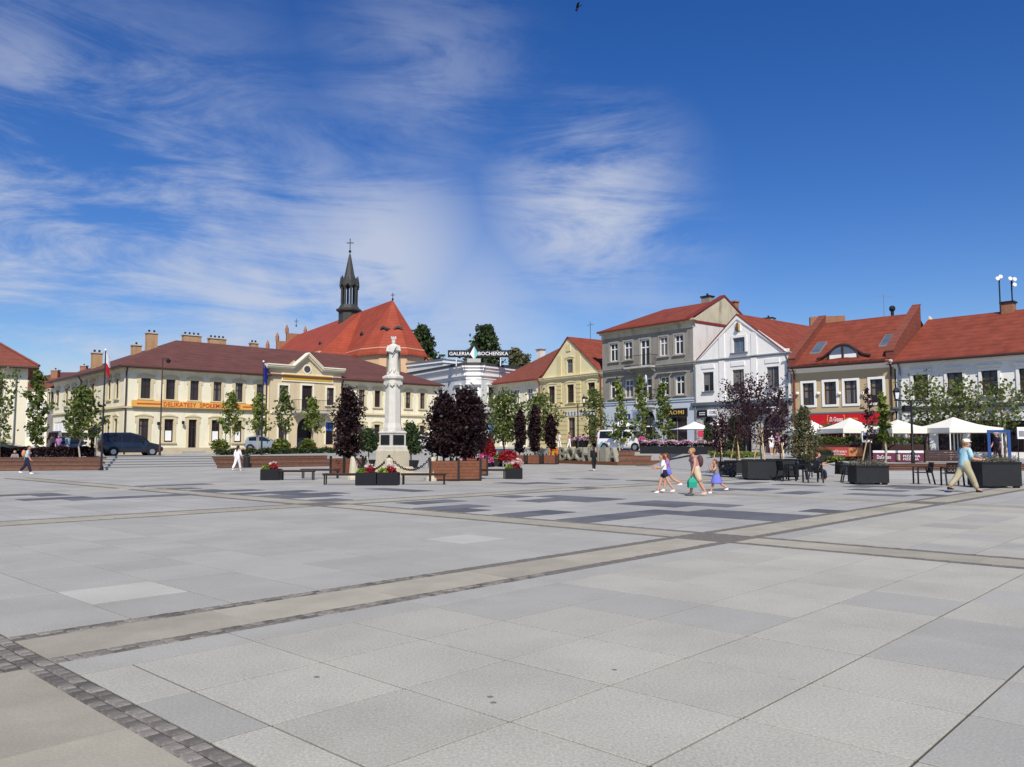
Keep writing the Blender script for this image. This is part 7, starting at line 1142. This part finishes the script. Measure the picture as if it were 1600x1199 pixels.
b = S(1353, 46.6); t = thing('menu_board', 'white menu stand on a dark post between the two banners', 'sign', b); k = MB(); k.box((-.28, -.03, 1.1), (.28, .03, 1.75)); k.build('panel', 'paper', t, world=False); k = MB(); k.box((-.24, -.036, 1.25), (.2, -.03, 1.5)); k.build('picture', 'cloth_navy', t, world=False); k = MB(); k.box((-.2, -.1, 0), (.2, .1, 1.1)); k.build('stand', 'black_plastic', t, world=False)
b = S(1094, 63.2); t = thing('poster_stand', 'small red and white poster above the pink flower boxes', 'sign', b); k = MB(); k.box((-.2, -.03, 1.3), (.2, .03, 1.8)); k.build('panel', 'cloth_red', t, world=False); k = MB(); k.tube([(0, .04, 0), (0, .04, 1.4)], .03, 6); k.build('post', 'white_trim', t, world=False)
# ================================================================ people
def skin_mesh(V, E, Rr, sub=1):
    me = bpy.data.meshes.new('s'); me.from_pydata([tuple(v) for v in V], E, []); o = bpy.data.objects.new('s', me); col.objects.link(o); o.modifiers.new('k', 'SKIN'); sd = o.modifiers.new('d', 'SUBSURF'); sd.levels = sub; sd.render_levels = sub
    for i, r in enumerate(Rr): me.skin_vertices[0].data[i].radius = (r, r)
    me.skin_vertices[0].data[0].use_root = True; bpy.context.view_layer.update(); r = bpy.data.meshes.new_from_object(o.evaluated_get(bpy.context.evaluated_depsgraph_get())); v = [tuple(q.co) for q in r.vertices]; f = [tuple(p.vertices) for p in r.polygons]; bpy.data.objects.remove(o); bpy.data.meshes.remove(me); bpy.data.meshes.remove(r); return v, f
def person(label, loc, face, h=1.7, legs=((25, 8), (-22, 22)), arms=((-15, 25), (18, 25)), top='cloth_white', bottom='cloth_khaki', bot='trousers', sleeve=.55, hair='hair_dark', long=False, cap=None, lean=4, extra=None, shoe='cloth_white', sit=False, build_=1.0, group=None):
    t = thing('person', label, 'person', loc, face, group); dv = lambda a, l: Vector((sin(radians(a)) * l, 0, -cos(radians(a)) * l)); ln = radians(lean); upv = lambda l: Vector((sin(ln) * l, 0, cos(ln) * l)); g_ = h * build_
    thigh, shin, ua, fa = .245 * h, .235 * h, .165 * h, .145 * h; jo = []
    for s, (hp, kn) in zip((-1, 1), legs): hipj = Vector((0, s * .048 * g_, 0)); kj = hipj + dv(hp, thigh); aj = kj + dv(hp - kn, shin); jo.append((hipj, kj, aj))
    low = min(j[2].z for j in jo); pz = -low + .045 * h if not sit else .47; P0 = Vector((0, 0, pz)); jo = [tuple(P0 + q for q in j) for j in jo]
    ch = P0 + upv(.22 * h); nk = P0 + upv(.315 * h); hb = P0 + upv(.345 * h); hc = P0 + upv(.405 * h) + Vector((.012 * h, 0, 0)); V = [P0, P0 + upv(.1 * h), ch, nk, hb]; Rr = [.062 * g_, .058 * g_, .068 * g_, .034 * h, .036 * h]; E = [(0, 1), (1, 2), (2, 3), (3, 4)]; aj_ = []
    for (a, b, c) in jo: i = len(V); toe = c + Vector((.085 * h, 0, -.028 * h)); V += [a, b, c, toe]; Rr += [.055 * g_, .041 * g_, .027 * h, .022 * h]; E += [(0, i), (i, i + 1), (i + 1, i + 2), (i + 2, i + 3)]
    for s, (sa, eb) in zip((-1, 1), arms): sh = P0 + upv(.285 * h) + Vector((0, s * .098 * g_, 0)); el = sh + dv(sa, ua) + Vector((0, s * .025 * h, 0)); wrj = el + dv(sa + eb, fa); hd = wrj + dv(sa + eb, .045 * h); i = len(V); V += [sh, el, wrj, hd]; Rr += [.037 * g_, .027 * g_, .02 * h, .022 * h]; E += [(2, i), (i, i + 1), (i + 1, i + 2), (i + 2, i + 3)]; aj_.append((sh, el, wrj, hd, sa + eb, s))
    k = MB(); k.add(*skin_mesh(V, E, Rr)); hr = .062 * h
    prof = ((.04, -1.22), (.42, -1.16), (.66, -.95), (.82, -.55), (.93, -.1), (.97, .3), (.88, .7), (.62, .98), (.3, 1.1), (.03, 1.14)); N_ = 14; k.rings([[(hc.x + hr * r * cos(a) * (1.12 if cos(a) < 0 else 1.0) + (hr * .12 if z < -.6 else 0), hc.y + hr * r * .84 * sin(a), hc.z + hr * z) for a in [2 * pi * i / N_ for i in range(N_)]] for r, z in prof])
    k.tube([hc + Vector((hr * .85, 0, hr * .15)), hc + Vector((hr * 1.12, 0, -hr * .28)), hc + Vector((hr * .9, 0, -hr * .38))], [hr * .1, hr * .17, hr * .12], 6)
    for s in (-1, 1): k.ball(hc + Vector((-hr * .05, s * hr * .84, -hr * .1)), hr * .24, 6, 1.3, .8, .4)
    for sh, el, wj, hd, an, s in aj_:
        for q in range(4): st_ = hd + Vector((0, (q - 1.5) * .011 * h, 0)) + dv(an, .005 * h); k.tube([st_, st_ + dv(an + 12, .028 * h), st_ + dv(an + 40, .045 * h + .004 * h * (1.5 - abs(q - 1.5)))], [.0065 * h, .006 * h, .0045 * h], 5)
        th_ = wj + dv(an, .02 * h) + Vector((0, -s * .016 * h, 0)); k.tube([th_, th_ + dv(an + 35, .022 * h) + Vector((0, -s * .012 * h, 0)), th_ + dv(an + 30, .04 * h) + Vector((0, -s * .012 * h, 0))], [.008 * h, .007 * h, .005 * h], 5)
    bd_ = k.build('body', 'skin', t, True, world=False, angle=80)
    for s in (-1, 1): k = MB(); k.ball(hc + Vector((hr * .84, s * hr * .34, hr * .06)), hr * .13, 6); k.build('eye', 'eye', bd_, world=False)
    k = MB(); k.box(hc + Vector((hr * .78, -hr * .26, -hr * .66)), hc + Vector((hr * .93, hr * .26, -hr * .56))); k.build('mouth', 'lip', bd_, world=False)
    # shirt
    V = [P0 + upv(-.075 * h), P0 + upv(.08 * h), ch, P0 + upv(.295 * h)]; Rr = [.104 * g_, .088 * g_, .092 * g_, .05 * g_]; E = [(0, 1), (1, 2), (2, 3)]
    for sh, el, wj, hd, an, s in aj_:
        i = len(V); V += [sh]; Rr += [.046 * g_]; E += [(2, i)]
        if sleeve > 0: e1 = sh.lerp(el, min(1, sleeve * 1.8)); V += [e1]; Rr += [.04 * g_]; E += [(i, i + 1)]
        if sleeve > .6: e2 = el.lerp(wj, (sleeve - .6) / .4); V += [e2]; Rr += [.031 * g_]; E += [(i + 1, i + 2)]
    k = MB(); k.add(*skin_mesh(V, E, Rr)); k.build('shirt', top, t, True, world=False, angle=80)
    if bot == 'skirt':
        k = MB(); N_ = 24; k.rings([[(P0.x + r * cos(a) * (1 + .06 * sin(a * 9)), P0.y + r * .9 * sin(a) * (1 + .06 * cos(a * 8)), P0.z + z) for a in [2 * pi * i / N_ for i in range(N_)]] for r, z in ((.07 * h, .11 * h), (.1 * h, .01 * h), (.14 * h, -.1 * h), (.165 * h, -.2 * h), (.15 * h, -.2 * h), (.08 * h, -.03 * h))]); k.build('skirt', bottom, t, True, world=False, angle=80)
    else:
        V = [P0 + upv(-.005 * h), P0 + upv(.14 * h)]; Rr = [.088 * g_, .078 * g_]; E = [(0, 1)]; fr_ = {'trousers': .96, 'shorts': .0, 'short_shorts': -1}[bot]
        for (a, b, c) in jo:
            i = len(V); end = b.lerp(c, .05) if fr_ == 0 else (a.lerp(b, .62) if fr_ < 0 else b); V += [a + Vector((0, 0, -.02 * h)), end]; Rr += [.073 * g_, .066 * g_ if fr_ <= 0 else .053 * g_]; E += [(0, i), (i, i + 1)]
            if fr_ > 0: V += [b.lerp(c, fr_)]; Rr += [.045 * h]; E += [(i + 1, i + 2)]
        k = MB(); k.add(*skin_mesh(V, E, Rr)); k.build('trousers' if fr_ > 0 else 'shorts', bottom, t, True, world=False, angle=80)
    for (a, b, c) in jo:
        k = MB(); dn = (c - b).normalized(); k.rings([[c + Vector((x + .0, y, z)) * h for x, y, z in r] for r in ([(-.03 + .125 * (1 - cos(q)) / 2 * 1.0, .024 * sin(q) * 1.1, -.045) for q in [2 * pi * i / 12 for i in range(12)]], [(-.032 + .13 * (1 - cos(q)) / 2, .027 * sin(q), -.03) for q in [2 * pi * i / 12 for i in range(12)]], [(-.028 + .075 * (1 - cos(q)) / 2, .023 * sin(q), .002) for q in [2 * pi * i / 12 for i in range(12)]])]); k.build('shoe', shoe, t, True, world=False)
    k = MB(); N_ = 14; R_ = []
    for r, z in ((.80, -.45), (.98, -.1), (1.05, .3), (.98, .75), (.7, 1.08), (.3, 1.22), (.03, 1.25)): R_.append([(hc.x - hr * .1 + hr * r * cos(a) * (1.18 if cos(a) < 0 else (.95 if z > .45 else .25)), hc.y + hr * r * .93 * sin(a), hc.z + hr * z) for a in [2 * pi * i / N_ for i in range(N_)]])
    k.rings(R_)
    if long: k.tube([hc + Vector((-hr * .9, 0, hr * .3)), hc + Vector((-hr * 1.25, 0, -hr * .8)), hc + Vector((-hr * 1.15, 0, -hr * 2.2)), hc + Vector((-hr * 1.0, 0, -hr * 3.2))], [hr * .5, hr * .62, hr * .5, hr * .15], 9)
    k.build('hair', hair, t, True, world=False, angle=80)
    if cap:
        k = MB(); N_ = 16; k.rings([[(hc.x - hr * .05 + hr * r * 1.1 * cos(a), hc.y + hr * r * .98 * sin(a), hc.z + hr * z) for a in [2 * pi * i / N_ for i in range(N_)]] for r, z in ((1.06, .38), (1.08, .6), (.9, 1.05), (.5, 1.28), (.03, 1.34))]); k.prism([hc + Vector((hr * (.7 + .95 * sin(pi * i / 8)), -hr * .85 + hr * 1.7 * i / 8, hr * (.46 - .1 * sin(pi * i / 8)))) for i in range(9)], (0, 0, hr * .1)); k.build('cap', cap, t, True, world=False, angle=50)
    def backpack(m_): c = P0 + upv(.2 * h) + Vector((-.125 * h, 0, 0)); k = MB(); k.ball(c, .095 * h, 12, 1.35, .72, .95); k.build('backpack', m_, t, True, world=False); return c
    def strap(m_): 
        for s in (-1, 1): k = MB(); k.tube([P0 + upv(.27 * h) + Vector((-.08 * h, s * .055 * h, 0)), P0 + upv(.305 * h) + Vector((0, s * .06 * h, .015 * h)), P0 + upv(.22 * h) + Vector((.092 * h, s * .06 * h, 0)), P0 + upv(.1 * h) + Vector((.02 * h, s * .085 * h, 0))], .011 * h, 5); k.build('strap', m_, t, world=False)
    for e in extra or ():
        if e[0] == 'backpack': backpack(e[1]); strap(e[1])
        if e[0] == 'bag':
            hd = aj_[e[2]][3]; b_ = thing('shopping_bag', e[3], 'bag', Vector(loc) + Matrix.Rotation(face, 3, 'Z') @ (hd + Vector((0, 0, -.05 * h))), face); w, hh, dd = .13, .36, .1; k = MB(); k.rings([[(-w, -dd, -hh), (w, -dd, -hh), (w, dd, -hh), (-w, dd, -hh)], [(-w * 1.05, -dd * 1.1, -hh * .5), (w * 1.05, -dd * 1.1, -hh * .5), (w * 1.05, dd * 1.1, -hh * .5), (-w * 1.05, dd * 1.1, -hh * .5)], [(-w * .6, -dd * .3, -.06), (w * .6, -dd * .3, -.06), (w * .6, dd * .3, -.06), (-w * .6, dd * .3, -.06)]]); k.build('pouch', e[1], b_, world=False); k = MB(); k.tube([(-w * .5, 0, -.07), (-.03, 0, .02), (.03, 0, .02), (w * .5, 0, -.07)], .012, 6); k.build('handle', e[1], b_, world=False)
        if e[0] == 'paper': hd = (aj_[0][3] + aj_[1][3]) / 2; b_ = thing('paper_sheet', e[1], 'paper', Vector(loc) + Matrix.Rotation(face, 3, 'Z') @ (hd + Vector((.02, 0, .06))), face); k = MB(); k.prism([(-.12, -.16, .12), (-.1, .16, .14), (.14, .16, 0), (.12, -.16, -.02)], (0.003, 0, .004)); k.build('sheet', 'paper', b_, world=False)
        if e[0] == 'sunhat': k = MB(); k.lathe([(hr * 1.9, hr * .5), (hr * 1.2, hr * .6), (hr * 1.05, hr * 1.1), (hr * .5, hr * 1.35), (.003, hr * 1.38)], 16, hc); k.build('hat', e[1], t, True, world=False)
    return t
def pp(px, py): b = G(px, py); return Vector((b.x, b.y, 0))
person('man in white cap, pale blue shirt and khaki trousers striding with papers', pp(1508, 769.5), radians(4), 1.92, ((27, 5), (-26, 18)), ((12, 72), (-2, 88)), 'cloth_sky', 'cloth_khaki', 'trousers', .55, 'hair_blond', cap='cloth_white', lean=7, extra=(('paper', 'white papers held by the man in the white cap'),), shoe='cloth_black', build_=1.12)
person('woman with short fair hair, patterned top, beige shorts and brown backpack', pp(1088, 774.5), radians(184), 1.56, ((14, 4), (-14, 16)), ((-8, 12), (4, 16)), 'cloth_pink', 'cloth_beige', 'shorts', .15, 'hair_blond', lean=10, extra=(('backpack', 'cloth_brown'), ('bag', 'cloth_teal', 1, 'green carrier bag held by the woman with the backpack')), shoe='cloth_beige', build_=1.15)
person('girl in grey top and blue skirt holding her hands to her face', pp(1120, 771), radians(186), 1.17, ((22, 6), (-26, 30)), ((38, 122), (40, 118)), 'cloth_grey', 'cloth_blue', 'skirt', .1, 'hair_brown', True, lean=5, shoe='cloth_white')
person('girl with ponytail in white T-shirt and dark shorts walking', pp(1038, 770.5), radians(182), 1.36, ((20, 4), (-22, 14)), ((14, 70), (22, 75)), 'cloth_white', 'cloth_navy', 'short_shorts', .5, 'hair_brown', True, lean=6, shoe='cloth_white')
person('girl in a purple top walking behind the girl in the white T-shirt', pp(1044, 767.5), radians(182), 1.36, ((14, 4), (-30, 36)), ((-10, 20), (14, 30)), 'cloth_purple', 'cloth_blue', 'short_shorts', .5, 'hair_brown', True, lean=5, shoe='cloth_white')
person('person in black with pale shorts walking away near the stone letters', pp(928, 735.5), radians(96), 1.58, ((16, 6), (-12, 14)), ((8, 10), (-10, 12)), 'cloth_black', 'cloth_black', 'trousers', .9, 'hair_dark', True, lean=3, shoe='cloth_white'); 
person('woman all in white with dark ponytail walking by the stone steps', pp(370.5, 735.5), radians(70), 1.66, ((20, 6), (-18, 18)), ((14, 20), (-14, 20)), 'cloth_white', 'cloth_white', 'trousers', .9, 'hair_dark', True, lean=3, shoe='cloth_white')
person('person with orange backpack, pale shirt and dark trousers walking past the wooden seats', pp(41, 740.5), radians(12), 1.66, ((22, 6), (-18, 22)), ((14, 20), (-14, 22)), 'cloth_sky', 'cloth_navy', 'trousers', .5, 'hair_dark', False, lean=6, extra=(('backpack', 'cloth_orange'),), shoe='cloth_white')
b = G(1322, 754); person('man in a navy shirt sitting on a black chair beside the heather planter', Vector((b.x + .0, b.y + 3.6, 0)), radians(-10), 1.75, ((82, 78), (78, 72)), ((22, 70), (25, 80)), 'cloth_navy', 'cloth_navy', 'trousers', .5, 'hair_brown', sit=True, lean=10, shoe='cloth_black')
place(cpro, True, Vector((b.x - .02, b.y + 3.6, 0)), radians(80), 'black chair on which the man in the navy shirt sits', CG, 1.0)
for px, Y, face, top_, bot_, bt, lab, hat, h_ in ((1204, 61, -90, 'cloth_white', 'cloth_white', 'shorts', 'person in white with a hat coming out of the arched doorway', 'cloth_white', 1.7), (1213, 62.2, -80, 'cloth_purple', 'cloth_brown', 'trousers', 'person in dull purple standing inside the arched doorway', None, 1.65), (874, 82, 200, 'cloth_white', 'cloth_white', 'trousers', 'person in white before the yellow house, next to the dark columnar tree', None, 1.65), (889, 82, 20, 'cloth_pink', 'cloth_white', 'trousers', 'person in pink and white at the yellow house door', None, 1.65), (84, 60, 60, 'cloth_pink', 'cloth_navy', 'trousers', 'person in a red cap beside the narrow young tree', 'cloth_red', 1.75),
        (94, 61.5, -70, 'cloth_purple', 'cloth_navy', 'trousers', 'person in purple among the parked cars', None, 1.6), (108, 60.8, 160, 'cloth_sky', 'cloth_grey', 'trousers', 'person in pale blue by the bonnet of the dark car', None, 1.65), (146, 59.6, 10, 'cloth_black', 'cloth_black', 'trousers', 'person in black at the rear of the dark blue people carrier', None, 1.7), (1556, 45.6, 190, 'cloth_navy', 'cloth_brown', 'trousers', 'person in navy with a white hat behind the blue frame', 'cloth_white', 1.7)):
    q = S(px, Y); person(lab, q, radians(face), h_, ((10, 4), (-8, 10)), ((10, 20), (-8, 20)), top_, bot_, bt, .5, 'hair_dark', False, cap=hat, lean=2, shoe='cloth_white')
q = G(27, 733); t_ = person('person sitting on the wooden seats in grey', Vector((X(27, 54.6), 54.6, .08)), radians(-70), 1.65, ((80, 75), (78, 70)), ((22, 50), (25, 55)), 'cloth_grey', 'cloth_navy', 'trousers', .8, 'hair_dark', sit=True, lean=12)
# ================================================================ a bird in the sky
p = D(902, 13, 60); t = thing('bird', 'small dark bird high in the blue sky', 'bird', p); k = MB(); k.rings([[(x * .3, r * .09 * cos(a), r * .09 * sin(a) - x * .12) for a in [2 * pi * i / 8 for i in range(8)]] for x, r in ((-1, .2), (-.5, .8), (0, 1), (.5, .8), (.85, .55), (1.05, .1))]); k.build('body', 'cloth_black', t, True, world=False)
for s in (-1, 1): k = MB(); k.prism([(.12, s * .05, .03), (-.14, s * .05, .03), (-.2, s * .3, .12), (-.16, s * .5, .06), (.0, s * .34, .14)], (0, 0, .015)); k.build('wing', 'cloth_black', t, world=False)
k = MB(); k.prism([(-.26, -.03, .03), (-.26, .03, .03), (-.5, .09, .06), (-.5, -.09, .06)], (0, 0, .012)); k.build('tail', 'cloth_black', t, world=False); t.rotation_euler = (radians(20), radians(35), radians(200))
